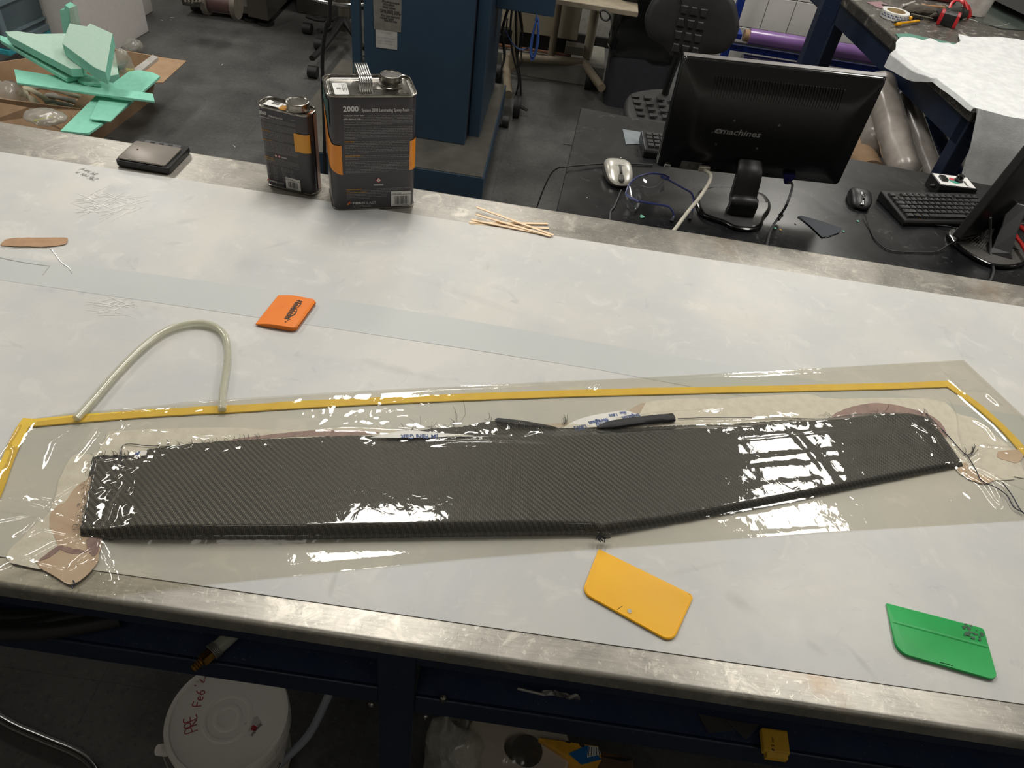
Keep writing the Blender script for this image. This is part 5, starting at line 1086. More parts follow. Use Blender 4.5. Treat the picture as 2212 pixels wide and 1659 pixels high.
# --- right monitor, seen from its side
m2 = empty('computer_monitor', at(2140, 540, DZ), 'black monitor at the right edge, seen almost edge-on, on a striped round base', 'monitor')
bpx = [(2050, 500), (2058, 492), (2080, 490), (2120, 496), (2160, 504), (2200, 520), (2222, 545), (2225, 558), (2212, 568), (2190, 574), (2160, 574), (2130, 566), (2095, 548), (2070, 530), (2052, 512)]
c0_ = closed(bpx, DZ+.012); cc = sum(c0_, V(0, 0, 0))/len(c0_)
bm = B(); loft(bm, [sc(c0_, .95, DZ), sc(c0_, 1.01, DZ+.005), sc(c0_, 1., DZ+.011), sc(c0_, .96, DZ+.013)]); obj('base', bm, M_blackg, m2, smooth=40)
bm = B(); loft(bm, [sc(c0_, .955, DZ+.0125), sc(c0_, .94, DZ+.0140)]); obj('base_top', bm, mat('dusty_dark_top', (74, 72, 68), .5, c2=(60, 58, 55), ns=120), m2, smooth=40)
for k in range(13):
    a = (2060+k*5.0, 502+k*3.2); b = (2100+k*3.4, 493+k*1.5); bm = B(); A_, B_ = at(*a, DZ+.0142), at(*b, DZ+.0142); tube(bm, [A_, B_], .0011, 5, flat=.6); obj('stripe', bm, mat('silver_stripe', (150, 148, 144), .35, .4) if k == 0 else bpy.data.materials['silver_stripe'], m2, smooth=0)
bm = B(); tube(bm, [at(2056, 510, DZ+.0135), at(2061, 520, DZ+.013), at(2066, 525, DZ+.013)], .003, 6, flat=.5); obj('front_badge', bm, M_chrome, m2)
# neck
nbp = at(2155, 545, DZ+.013); ntp = aty(2195, 430, nbp.y+.10)
bm = B(); rings = []
for f, wv in ((0, .036), (.12, .024), (.5, .021), (1., .026)):
    p = lerp(nbp, ntp, f); rings.append([p+V(a, b, 0) for a, b in ((-wv, -.014), (wv*.8, -.03), (wv, .014), (-wv*.6, .03))])
loft(bm, rings); obj('neck', bm, M_black, m2, smooth=0, bevel=.003)
# screen slab, its far side out of sight; the back bulges to the camera's right
s0 = at(2056, 508, DZ+.035)
s1 = aty(2222, 300, s0.y+.06); up2 = (s1-s0).normalized()
al2 = at(2196, 428, DZ+.075)-at(2078, 512, DZ+.035); al2 = (al2-up2*al2.dot(up2)).normalized(); tk2 = up2.cross(al2).normalized()
if tk2.x < 0: tk2 = -tk2
def SP(u, v, n): return s0+al2*u+up2*v+tk2*n
def srect(u0, u1, v0, v1, n): return [SP(u0, v0, n), SP(u1, v0, n), SP(u1, v1, n), SP(u0, v1, n)]
W3, H3 = .42, .30
bm = B(); loft(bm, [srect(0, W3, 0, H3, 0), srect(0, W3, 0, H3, .022)]); obj('bezel', bm, M_black, m2, smooth=0, bevel=.003)
bm = B(); loft(bm, [srect(.012, W3-.012, .010, H3-.01, .020), srect(.03, W3-.03, .03, H3-.03, .036), srect(.09, W3-.09, .06, H3-.06, .052), srect(.12, W3-.12, .08, H3-.08, .055)]); obj('rear_shell', bm, M_mon, m2, smooth=60)
bm = B(); loft(bm, [srect(.012, W3-.012, .012, H3-.012, -.0006), srect(.012, W3-.012, .012, H3-.012, .001)]); obj('screen', bm, M_blackg, m2, smooth=0)
bm = B(); tube(bm, [SP(.07, .05, .035), SP(.075, .02, .05), at(2139, 480, DZ+.07)], .0036, 8, 4); obj('connector', bm, M_cabg, m2)
# red handled pliers lying right of it
pl = empty('pliers', at(2200, 525, DZ), 'pair of pliers with red handles at the right edge, beside the striped base', 'pliers')
for a, b in (((2185, 500), (2225, 560)), ((2200, 485), (2235, 530))):
    bm = B(); tube(bm, [at(*a, DZ+.03), at((a[0]+b[0])/2+4, (a[1]+b[1])/2, DZ+.034), at(*b, DZ+.03)], [.005, .0085, .006], 10, 4, flat=.7); obj('handle', bm, mat('red_grip', (170, 24, 20), .4) if 'red_grip' not in bpy.data.materials else bpy.data.materials['red_grip'], pl)
bm = B(); tube(bm, [at(2196, 494, DZ+.03), at(2188, 474, DZ+.03), at(2184, 462, DZ+.03)], [.007, .009, .003], 8, 3, flat=.5); obj('jaw', bm, M_tin, pl)
# ------------------------------------------------------------ background, right: second bench
T2 = TZ
c00 = at(2108, 236, T2); c01 = at(1840, 0, T2)
lx_ = (c01-c00); lx_.z = 0; lx_.normalize(); rx_ = V(-lx_.y, lx_.x, 0)*-1
if rx_.x < 0: rx_ = -rx_
def P2(a, b, z=0): return c00+rx_*a+lx_*b+V(0, 0, z)
b2 = empty('work_table', (c00.x+.4, c00.y+.9, 0), 'second steel-topped bench with navy legs at the back right', 'workbench')
def obox(bm, a0, a1, l0, l1, z0, z1): loft(bm, [[P2(a, b, z) for a, b in ((a0, l0), (a1, l0), (a1, l1), (a0, l1))] for z in (z0-T2+0*T2, z1-T2)])
bm = B(); obox(bm, 0, 1.1, 0, 1.95, T2-.045, T2); obj('steel_top', bm, M_steel_dark, b2, smooth=0, bevel=.006)
bm = B(); obox(bm, .02, .045, .03, 1.9, T2-.135, T2-.045); obox(bm, .045, 1.05, .03, .055, T2-.135, T2-.045); obj('apron', bm, M_navy, b2, smooth=0)
lf = (at(1884, 60, .77)-c00).dot(lx_)
for a, l in ((.02, .02), (.02, lf), (1.0, .03)):
    bm = B(); obox(bm, a, a+.055, l, l+.055, .0, T2-.046); obj('leg', bm, M_navy, b2, smooth=0, bevel=.003)
bm = B(); obox(bm, .03, .07, .05, 1.85, .30, .34); obj('stretcher', bm, M_navy, b2, smooth=0)
# white felt thrown over the near end
clpx = [(1935, 92), (1944, 82), (1956, 80), (1978, 85), (1992, 90), (2008, 86), (2030, 94), (2048, 93), (2060, 97), (2074, 90), (2098, 96), (2090, 88), (2070, 76), (2078, 77), (2104, 82), (2140, 82), (2180, 83), (2225, 90), (2300, 100)]
lower = [(1934, 108), (1944, 120), (1962, 135), (1985, 150), (2006, 160), (2026, 172), (2050, 190), (2068, 206), (2084, 218), (2107, 233), (2118, 236), (2140, 242), (2165, 248), (2200, 256), (2240, 264), (2300, 276)]
nA = 60
tA = smoothpts([at(x, y, T2+.006) for x, y in clpx], 6); bA = smoothpts([at(x, y, T2+.006) for x, y in lower], 6)
def samp(P, f): 
    i = f*(len(P)-1); a = int(i); b = min(a+1, len(P)-1); return P[a].lerp(P[b], i-a)
bm = B()
def fc(u, v):
    uu = u; p = samp(tA, uu); q = samp(bA, uu)
    if v <= .45: r = p.lerp(q, v/.45)
    else:
        k = (v-.45)/.55
        if u < .32:     # drapes down over the long side, left corner
            drop = .050*max(0, 1-u/.32)**.6*1.0+.012; r = q+(-rx_)*(.012*min(1, k*4))+V(0, 0, -drop*k)
        elif u < .60: 
            r = q+(-rx_)*.006*k+V(0, 0, -.014*k)
        else:           # hangs over the near end
            drop = .62*min(1, (u-.60)/.03+.02); fx = mnoise.noise(V(u*9, k*1.5, 2))
            r = q-lx_*(.012*min(1, k*6)+.020*k+.015*fx*k)+V(0, 0, -drop*k)+rx_*.17*k
    return r+V(0, 0, .004*mnoise.noise(V(r.x*14, r.y*14, 7))+.006*max(0, mnoise.noise(V(r.x*6, r.y*6, 3))))
grid(bm, 150, 60, fc); thicken(bm, .002)
tag(obj('felt_cloth', bm, mat('white_felt', (224, 226, 226), .95, c2=(206, 208, 208), ns=30, bump=.5, bs=200), smooth=70), 'white felt cloth draped over the near end of the second bench', 'cloth')
z2 = T2+.001
sheetpoly('cutting_mat', [(1934, 74), (1962, 73), (2000, 82), (2062, 94), (2070, 99), (1990, 96), (1945, 86)], z2, .002, mat('green_cutting_mat', (62, 116, 100), .6, c2=(88, 140, 124), ns=300), 'green gridded cutting mat peeking out beyond the felt cloth', 'mat')
# tape roll
tc = at(1930, 38, z2); tr = empty('tape_roll', tc, 'roll of white printed tape lying on the second bench', 'tape')
bm = B(); ro, ri, th3 = .054, .038, .024
n_ = 40
def cyl2(bm, c, r0, r1, z0, z1, n=36):
    loft(bm, [[c+V(r*math.cos(2*PI*k/n), r*math.sin(2*PI*k/n), z) for k in range(n)] for r, z in ((r1, z0), (r1, z1), (r0, z1), (r0, z0), (r1, z0))], False, False)
cyl2(bm, tc, .0385, .056, 0, .026); obj('tape', bm, M_white, tr, smooth=30)
bm = B(); cyl2(bm, tc, .0365, .0385, 0, .0265); obj('core', bm, mat('tan_core', (196, 172, 128), .7), tr, smooth=30)
bm = B()
for k in range(16):
    a = -PI*.95+k*.16; c_ = tc+V(math.cos(a)*.0563, math.sin(a)*.0563, .008+(.008 if k % 2 else 0)); text(bm, 'fibre', c_, V(-math.sin(a), math.cos(a), 0), V(0, 0, 1), .007, .014, .03)
obj('tape_print', bm, M_blue, tr, smooth=0)
# utility knife
ka, kb = at(1934, 52, z2+.010), at(1984, 45, z2+.010); kn = empty('utility_knife', (ka+kb)/2, 'yellow utility knife leaning by the tape roll on the second bench', 'knife')
bm = B(); tube(bm, [ka, ka.lerp(kb, .25), ka.lerp(kb, .6), ka.lerp(kb, .85), kb], [.008, .011, .0095, .012, .006], 10, 4, flat=.75); obj('handle', bm, mat('yellow_grip', (232, 168, 16), .45), kn)
bm = B(); tube(bm, [at(1928, 48, z2+.016), at(1950, 44, z2+.022), at(1962, 43, z2+.022)], [.005, .006, .003], 8, 3, flat=.6); obj('grip_inset', bm, M_rubber, kn)
bm = B(); lathe(bm, [(.007, 0), (.007, .008), (.003, .010)], 12, Matrix.Translation(at(1966, 41, z2+.02))); obj('lock_knob', bm, bpy.data.materials['yellow_grip'], kn)
# tape measure
ma = at(2042, 55, z2); tm = empty('tape_measure', ma, 'red and black tape measure standing on the second bench', 'tape measure', math.radians(-20))
bm = B(); loft(bm, [[V(x, y, z) for y, z in ((-.016, 0), (.016, 0), (.019, .02), (.017, .045), (.010, .055), (-.010, .055), (-.017, .045), (-.019, .02))] for x in (-.036, .036)]); obj('body', bm, M_black, tm, world=False, smooth=0, bevel=.003)
for x0, x1 in ((-.0375, -.024), (.024, .0375)):
    bm = B(); loft(bm, [[V(x, y*1.06, z*1.02) for y, z in ((-.016, 0), (.016, 0), (.019, .02), (.017, .045), (.010, .055), (-.010, .055), (-.017, .045), (-.019, .02))] for x in (x0, x1)]); obj('side_cap', bm, mat('red_plastic', (190, 32, 40), .4) if 'red_plastic' not in bpy.data.materials else bpy.data.materials['red_plastic'], tm, world=False, smooth=0, bevel=.002)
M_redp = bpy.data.materials['red_plastic']
# wire brush / leather glove like dark tools
M_leather = mat('grimy_leather', (72, 64, 52), .8, c2=(44, 40, 34), ns=40, bump=.5, bs=120)
g1 = empty('work_glove', at(1990, 25, z2), 'grimy brown leather work glove lying among the tools', 'glove')
bm = B(); tube(bm, [at(1950, 22, z2+.015), at(1980, 22, z2+.022), at(2010, 24, z2+.024), at(2030, 30, z2+.02)], [.012, .018, .026, .030], 12, 4, flat=.6); noised(bm, .003, 60); obj('palm', bm, M_leather, g1)
for a, b in (((2020, 32), (2006, 37)), ((1975, 18), (1948, 14)), ((1985, 26), (1955, 24))):
    bm = B(); tube(bm, [at(*a, z2+.022), at((a[0]+b[0])/2, (a[1]+b[1])/2, z2+.022), at(*b, z2+.014)], [.010, .009, .006], 8, 3); noised(bm, .001, 90); obj('finger', bm, M_leather, g1)
bm = B(); tube(bm, [at(2020, 34, z2+.016), at(2050, 30, z2+.022), at(2082, 28, z2+.022)], [.020, .028, .024], 14, 5); noised(bm, .002, 120)
tag(obj('cloth_roll', bm, mat('dark_knit', (52, 50, 46), .95, c2=(34, 33, 31), ns=200, bump=.6, bs=500)), 'dark knitted glove cuff rolled up behind the tape measure', 'glove')
cl = empty('spring_clamp', at(2075, 25, z2), 'red plastic hoop-shaped clamp at the back of the second bench', 'clamp')
bm = B(); tube(bm, [at(2050, 20, z2+.04), at(2058, 4, z2+.06), at(2072, 0, z2+.065), at(2084, 8, z2+.06), at(2092, 24, z2+.03), at(2094, 36, z2+.008)], [.006]*8+[.011]*10+[.016]*14, 10, 5, flat=.5); obj('frame', bm, M_redp, cl)
bm = B(); tube(bm, [at(2084, 2, z2+.07), at(2092, 22, z2+.05)], .004, 6); obj('lever', bm, M_redp, cl)
bk = empty('small_bucket', at(2108, 12, z2), 'small white plastic tub at the back of the second bench', 'bucket')
bm = B(); lathe(bm, [(.046, 0), (.052, .004), (.062, .11), (.065, .112), (.065, .118), (.060, .118), (.050, .006), (.001, .005)], 30, Matrix.Translation(at(2100, 30, z2)), True, True); obj('body', bm, mat('white_pail_plastic', (196, 190, 184), .45), bk)
for k in range(4):
    (x0, y0), (x1, y1) = (((1948, 14), (1975, 4)), ((1905, 10), (1935, 16)), ((1990, 12), (2040, 16)), ((1968, 30), (2015, 40)))[k]
    rr_ = (.009, .004, .008, .0035)[k]; col = ((190, 186, 178), (60, 60, 62), (176, 132, 92), (120, 112, 100))[k]; nm = ('marker', 'scissors_blade', 'file_handle', 'screwdriver')[k]
    bm = B(); tube(bm, [at(x0, y0, z2+.02), at((x0+x1)/2, (y0+y1)/2, z2+.022), at(x1, y1, z2+.018)], [rr_*.7, rr_, rr_*.6], 10, 4)
    tag(obj(nm, bm, mat('tool_tint_%d' % k, col, .45), smooth=40), ['pale marker pen lying behind the leather glove', 'dark steel blade lying on the pink slip', 'tan wooden file handle behind the gloves', 'thin greyish screwdriver in front of the gloves'][k], 'tool')
bm = B(); 
for k in range(5): a = (1962+k*4, 34+k*1.2); tube(bm, [at(*a, z2+.006), at(a[0]+14, a[1]+3, z2+.014)], .004, 6)
tag(obj('hex_keys', bm, M_rubber), 'bunch of small black hex keys behind the yellow knife', 'tool')
sheetpoly('paper_slip', [(1872, 5), (1902, 3), (1935, 18), (1915, 22), (1890, 14)], z2, .0006, mat('pink_slip', (150, 116, 122), .6), 'pinkish paper slip at the left edge of the second bench', 'paper')
for x0, x1, m_, nm, lab in ((.62, .80, mat('dark_red_box', (84, 22, 24), .5), 'tool_case', 'dark red case behind the tools on the second bench'),):
    c_ = at(2020, 4, z2); bm = B(); rbox(bm, .26, .07, .045, .006, Matrix.Translation(c_+V(-.16, .03, 0)) @ Matrix.Rotation(-.05, 4, 'Z'), .003); tag(obj(nm, bm, m_), lab, 'case')
# dark glass sheet and black slab at the very corner
sheetpoly('acrylic_sheet', [(2104, 44), (2118, 8), (2150, -30), (2260, 20), (2260, 70), (2160, 62)], z2, .003, mat('smoked_acrylic', (76, 84, 78), .16, c2=(64, 72, 68), ns=10), 'smoky acrylic sheet lying flat in the top right corner', 'sheet')
bm = B(); loft(bm, [[at(2134, -6, z2+.02), at(2250, 50, z2+.02), at(2250, 50, z2+.032), at(2134, -6, z2+.032)], [at(2160, -60, z2+.02), at(2290, 0, z2+.02), at(2290, 0, z2+.032), at(2160, -60, z2+.032)]])
tag(obj('black_board', bm, M_black, smooth=0), 'black board leaning over the acrylic sheet in the top right corner', 'board')
bm = B(); p = at(2104, 44, z2+.0035); tube(bm, [at(2092, 40, z2+.008), at(2130, 52, z2+.006), at(2158, 56, z2+.010), at(2182, 50, z2+.02)], [.001, .006, .005, .001], 6, 5, flat=.25); tag(obj('plastic_strip', bm, mat('pale_clear_strip', (170, 172, 162), .3), smooth=40), 'pale curled plastic strip on the acrylic sheet', 'strip')

# ------------------------------------------------------------ roll rack by the tiled wall
RY = WY-.30
rk = empty('roll_rack', (1.5, RY, 0), 'bright blue steel rack holding a purple roll against the tiled wall', 'rack')
M_rblue = mat('bright_blue_paint', (26, 56, 148), .4, c2=(20, 46, 128), ns=8)
pA, pB_ = aty(1604, -10, RY), aty(1577, 128, RY)
bm = B(); box(bm, pA.x-.022, pA.x+.022, RY-.022, RY+.022, 0, 1.5); obj('upright', bm, M_rblue, rk, smooth=0, bevel=.003)
bm = B(); box(bm, pA.x-.10, pA.x-.065, RY+.16, RY+.19, 0, 1.5); obj('upright', bm, M_rblue, rk, smooth=0, bevel=.003)
bm = B(); box(bm, pA.x-.03, pA.x+.05, RY-.10, RY+.02, aty(1605, 68, RY).z-.02, aty(1605, 68, RY).z+.012); obj('bracket', bm, M_rblue, rk, smooth=0, bevel=.003)
for zz_ in (aty(1605, 105, RY).z, aty(1600, 140, RY).z):
    bm = B(); box(bm, pA.x-.02, pA.x+1.5, RY-.01, RY+.02, zz_-.018, zz_+.018); obj('cross_bar', bm, M_rblue, rk, smooth=0)
bm = B(); zz_ = aty(1612, 92, RY).z; box(bm, pA.x+.0, pA.x+1.6, RY-.03, RY-.015, zz_-.008, zz_+.004); obj('cradle_bar', bm, mat('pale_steel_bar', (150, 150, 158), .3, .7), rk, smooth=0)
r0, r1 = aty(1614, 77, RY-.04), aty(1990, 140, RY-.04); r1.z = r0.z
rl = empty('film_roll', r0, 'long purple film roll lying in the blue rack', 'roll')
bm = B(); tube(bm, [r0+V(.01, 0, 0), V(r0.x+1.55, r0.y, r0.z)], .044, 24); obj('film', bm, mat('purple_film', (150, 112, 178), .3, c2=(134, 98, 164), ns=6, coat=.3), rl)
bm = B(); tube(bm, [r0-V(.02, 0, 0), r0+V(.03, 0, 0)], .034, 20); obj('core', bm, M_card, rl)
bm = B(); tube(bm, [r0+V(.02, .02, -.19), V(r0.x+1.5, r0.y+.02, r0.z-.19)], .075, 24); tag(obj('film_roll', bm, mat('indigo_film', (54, 52, 104), .22, c2=(44, 44, 88), ns=5, coat=.4)), 'dark indigo film roll lying below the purple one', 'roll')
# navy upright standing behind the wide monitor
a = at(1752, 75, 1.0*.6); uy = 3.55; bm = B(); q = aty(1795, 0, uy); box(bm, q.x-.035, q.x+.035, uy-.035, uy+.035, 0, 1.35)
tag(obj('steel_upright', bm, M_navy, smooth=0, bevel=.003), 'navy square steel post standing between the monitor and the tiled wall', 'post')
# rolls of film leaning under the second bench
M_roll = clearmat('wrapping_film', (220, 216, 210), .26, .0, .55, (190, 182, 174))
def leanroll(name, p0, p1, r, m_, lab, core=None, wrap=False):
    e = empty(name, p0, lab, 'roll'); bm = B(); P = [p0.lerp(p1, k/14) for k in range(15)]; tube(bm, P, r, 24); noised(bm, r*.05, 9); obj('film', bm, m_, e)
    d = (p1-p0).normalized()
    if core: bm = B(); x, y = frame(d); loft(bm, [[p0+d*l+(x*math.cos(2*PI*k/20)+y*math.sin(2*PI*k/20))*r_ for k in range(20)] for r_, l in ((core, -.012), (core*.78, -.013), (core*.78, .06))], False, True); obj('core', bm, M_card, e)
    if wrap: bm = B(); tube(bm, [p0-d*.03]+P+[p1+d*.05], [r*.5]+[r*1.10]*15+[r*.3], 18); noised(bm, r*.10, 22); obj('wrapper', bm, M_roll, e, smooth=70)
    return e
def prt(px, py, y): return aty(px, py, y)
leanroll('film_roll', prt(1955, 372, 2.62), prt(1900, 180, 3.05), .052, mat('grey_pink_film', (150, 138, 134), .4, c2=(136, 124, 120), ns=8), 'thick greyish roll leaning behind the wide monitor', wrap=True)
leanroll('film_roll', prt(2020, 395, 2.62), prt(1957, 215, 3.05), .036, mat('charcoal_film', (66, 66, 68), .4, c2=(84, 82, 82), ns=10), 'narrow dark grey roll leaning right of the thick greyish roll', wrap=True)
leanroll('film_roll', prt(1898, 310, 2.95), prt(1862, 190, 3.5), .060, mat('dull_blue_film', (96, 104, 124), .4, c2=(120, 120, 126), ns=9), 'shiny wrapped roll with an open cardboard core facing us', core=.040, wrap=True)
leanroll('film_roll', prt(1880, 372, 2.8), prt(1838, 280, 3.2), .050, M_card, 'plain brown cardboard tube at the monitor\'s lower right corner')
leanroll('film_roll', prt(2070, 400, 2.75), prt(2005, 270, 3.2), .045, mat('blue_film', (38, 74, 128), .3, c2=(26, 52, 96), ns=12, coat=.4), 'blue film roll beneath the second bench')
bm = B(); grid(bm, 16, 20, lambda u, v: V(1.16+.34*u, 3.3+.05*math.sin(u*11), .02+.62*v)); noised(bm, .03, 9); tag(obj('plastic_wrap', bm, M_roll, smooth=70), 'loose crumpled clear wrap behind the leaning rolls', 'wrap')

# ------------------------------------------------------------ chair and bin
M_pu = mat('dark_polyurethane', (46, 46, 46), .5, c2=(38, 38, 38), ns=14, bump=.08, bs=500)
CY = 2.95
ch = empty('lab_chair', aty(1490, 300, CY), 'black moulded workshop chair with raised pads on its back', 'chair')
ch.location.z = 0; ROOTM[ch.name] = Matrix.Translation(ch.location)
outl = [(1470, -40), (1440, -30), (1415, -5), (1400, 20), (1393, 45), (1397, 70), (1410, 85), (1432, 98), (1444, 112), (1450, 120), (1480, 126), (1510, 128), (1525, 118), (1560, 114), (1580, 98), (1594, 72), (1597, 50), (1592, 20), (1585, 0), (1570, -20), (1550, -40)]
CP = smoothpts([aty(x, y, CY) for x, y in outl+[outl[0]]], 4)[:-1]; ccn = sum(CP, V(0, 0, 0))/len(CP)
def scc(s, dy): return [ccn+(p-ccn)*s+V(0, dy, 0) for p in CP]
bm = B(); loft(bm, [scc(.93, .035), scc(1, .02), scc(1, .0), scc(.96, -.014), scc(.88, -.020), scc(.5, -.024)]); obj('backrest', bm, M_pu, ch, smooth=50)
bm = B(); tube(bm, [aty(1470, -8, CY-.024), aty(1480, 40, CY-.02), aty(1468, 85, CY-.02), aty(1452, 118, CY-.018)], .006, 8, 5, flat=.4); obj('seam', bm, M_pu, ch)
def cpad(x, y, w0, w1, h):
    bm = B(); f = lambda a, b, n: aty(x+a-b*.15, y+b+a*.16, CY-.022)+V(0, -n, 0)
    loft(bm, [[f(-w0, -h, 0), f(w0, -h, 0), f(w1, h, 0), f(-w1, h, 0)], [f(-w0, -h, .004), f(w0, -h, .004), f(w1, h, .004), f(-w1, h, .004)], [f(-w0*.8, -h*.8, .007), f(w0*.8, -h*.8, .007), f(w1*.8, h*.8, .007), f(-w1*.8, h*.8, .007)]]); obj('grip_pad', bm, M_pu, ch, smooth=0)
for j in range(4):
    for i in range(3):
        x = 1476+i*21-j*5.5+(j == 0)*2; y = 20+i*4+j*27.5; cpad(x, y, 8 if (i+j) % 2 == 0 else 6, 6 if (i+j) % 2 == 0 else 8.5, 9)
SZc = .50
st_px = [(1352, 215), (1360, 202), (1380, 195), (1420, 190), (1460, 190), (1520, 198), (1560, 210), (1580, 230), (1570, 262), (1530, 285), (1460, 285), (1400, 280), (1365, 262), (1352, 240)]
SP_ = smoothpts([at(x, y, SZc) for x, y in st_px+[st_px[0]]], 4)[:-1]; cs = sum(SP_, V(0, 0, 0))/len(SP_)
bm = B(); loft(bm, [[cs+(p-cs)*s+V(0, 0, dz) for p in SP_] for s, dz in ((.9, -.06), (1, -.045), (1.02, -.02), (.98, -.004), (.9, .0), (.5, -.008))]); obj('seat', bm, M_pu, ch, smooth=50)
for j in range(4):
    for i in range(4):
        x, y = 1372+i*27+j*4, 208+j*13+i*3; bm = B(); a = [at(x+u, y+v, SZc+.001) for u, v in ((-9, -3.5), (8, -2), (9, 4), (-7, 3))]; loft(bm, [a, [p+V(0, 0, .005) for p in a]]); obj('grip_pad', bm, M_pu, ch, smooth=0)
bm = B(); lathe(bm, [(.025, .08), (.025, SZc-.06)], 16, Matrix.Translation(V(cs.x, cs.y, 0))); obj('gas_post', bm, M_black, ch)
bm = B(); tube(bm, [V(cs.x, cs.y, SZc-.07), V((cs.x+ccn.x)/2, (cs.y+ccn.y)/2+.25, SZc-.02), V(ccn.x, CY+.05, ccn.z)], .016, 8, 5); obj('back_support', bm, M_black, ch)
for k in range(5):
    a = k*2*PI/5+.3; bm = B(); tube(bm, [V(cs.x, cs.y, .11), V(cs.x+.28*math.cos(a), cs.y+.28*math.sin(a), .075)], [.022, .014], 8); obj('leg', bm, M_black, ch)
    bm = B(); tube(bm, [V(cs.x+.28*math.cos(a)-.012, cs.y+.28*math.sin(a), .03), V(cs.x+.28*math.cos(a)+.012, cs.y+.28*math.sin(a), .03)], .03, 14); obj('caster', bm, M_rubber, ch)
bn = empty('rubbish_bin', at(1365, 232, 0), 'tall dark grey rubbish bin lined with a black bag', 'bin')
q0, q1 = at(1297, 229, 0), at(1425, 249, 0); bx3 = (q1-q0).normalized(); by3 = V(-bx3.y, bx3.x, 0); bw = .36
def bring(s, z, zoff=0): return [q0+bx3*(bw/2)+by3*(bw/2)+bx3*((x-bw/2)*s)+by3*((y-bw/2)*s)+V(0, 0, z) for x, y in rrect(bw, bw*.95, .05, 5)]
bm = B(); loft(bm, [bring(.92, .0), bring(1.12, .70)], True, False); obj('body', bm, mat('charcoal_bin_plastic', (50, 51, 58), .55), bn)
bm = B(); rs_ = [bring(1.04, .29), bring(1.09, .33), bring(1.13, .52), bring(1.17, .62), bring(1.18, .70), bring(1.14, .76), bring(1.0, .74), bring(.9, .5)]; loft(bm, rs_, False, True)
bmesh.ops.subdivide_edges(bm, edges=bm.edges, cuts=3, use_grid_fill=True); noised(bm, .022, 14); noised(bm, .008, 45); obj('liner_bag', bm, mat('glossy_black_liner', (10, 10, 11), .18, spec=.7), bn, smooth=80)

# ------------------------------------------------------------ tall blue machine
MY = 3.12; bz = .16
mc = empty('test_machine', (-.6, 3.3, 0), 'tall slate blue machine column standing on a wide steel-topped base', 'machine')
k1 = at(1003, 314, bz); MYc = k1.y; xr = k1.x
xl = aty(785, 20, MYc).x
bm = B(); box(bm, xl, xr, MYc, MYc+.05, bz, 2.1); obj('column', bm, M_machine, mc, smooth=0, bevel=.004)
xl2, xl3 = aty(757, 20, MYc).x, aty(776, 20, MYc).x
bm = B(); box(bm, xl2, xl3, MYc+.0, MYc+.04, bz+.18, 2.1); obj('side_rail', bm, M_machine, mc, smooth=0, bevel=.004)
bm = B(); box(bm, xr+.002, xr+.055, MYc+.10, MYc+.75, bz, 2.1); obj('rear_column', bm, M_machine, mc, smooth=0, bevel=.004)
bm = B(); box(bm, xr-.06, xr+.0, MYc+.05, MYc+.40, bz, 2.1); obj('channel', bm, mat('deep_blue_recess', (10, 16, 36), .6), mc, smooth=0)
e1 = at(1045, 384, bz); e2 = at(1094, 182, bz)
xlb = xl-.32
bm = B(); loft(bm, [[V(xlb, e1.y, z), V(e1.x, e1.y, z), V(e2.x, e2.y, z), V(xlb, e2.y, z)] for z in (.05, bz-.004)]); obj('base', bm, M_machine, mc, smooth=0, bevel=.003)
bm = B(); loft(bm, [[V(xlb, e1.y+.004, z), V(e1.x-.006, e1.y+.004, z), V(e2.x-.006, e2.y-.01, z), V(xlb, e2.y-.01, z)] for z in (bz-.006, bz)]); obj('base_plate', bm, mat('dusty_base_steel', (104, 101, 94), .45, .4, c2=(84, 82, 76), ns=9), mc, smooth=0)
for x in (e1.x-.03, xlb+.1):
    bm = B(); box(bm, x-.02, x+.02, e1.y+.05, e1.y+.09, 0, .05); obj('foot', bm, M_rubber, mc, smooth=0)
def onface(px, py): return aty(px, py, MYc-.002)
bm = B(); loft(bm, [[onface(805, -30), onface(868, -22), onface(866, 70), onface(808, 63)], [p+V(0, .0015, 0) for p in (onface(805, -30), onface(868, -22), onface(866, 70), onface(808, 63))]]); obj('notice_sheet', bm, mat('grey_notice', (112, 108, 102), .7), mc, smooth=0, label='grey notice sheet with printed lines')
fx = (onface(868, -22)-onface(805, -30)).normalized(); fx = V(1, 0, 0)
bm = B()
for k, (x, y, w, s) in enumerate(((826, 4, 34, 'Purpose'), (828, 10, 22, 'Operation'), (826, 16, 26, 'Wear safety'), (822, 22, 38, 'Keep hands clear'), (822, 26, 40, 'of moving parts'), (824, 34, 36, 'Do not exceed'), (822, 39, 26, 'rated load'), (830, 45, 26, 'Ask for help'))): p = onface(x, y); text(bm, s, p+V(0, -.001, 0), V(1, 0, 0), V(0, 0, 1), .011, w*.0021, .02)
obj('notice_print', bm, M_ink, mc, smooth=0, rec=False)
bm = B(); q4 = [onface(811, 63), onface(858, 70), onface(858, 108), onface(812, 102)]; loft(bm, [q4, [p+V(0, .0015, 0) for p in q4]]); obj('data_plate', bm, mat('pale_data_plate', (170, 168, 164), .5), mc, smooth=0, label='pale data plate')
bm = B()
for k, (x, y, w, s) in enumerate(((824, 70, 16, 'CAUTION'), (815, 79, 38, 'Read the manual before use'), (817, 87, 8, 'Load'), (829, 88, 8, 'Rate'), (840, 90, 8, 'Max'), (817, 93, 8, '100'), (829, 94, 8, '250'), (840, 96, 8, '500'))): text(bm, s, onface(x, y)+V(0, -.001, 0), V(1, 0, 0), V(0, 0, 1), .009, w*.0021)
obj('plate_print', bm, M_grey_ink, mc, smooth=0, rec=False)
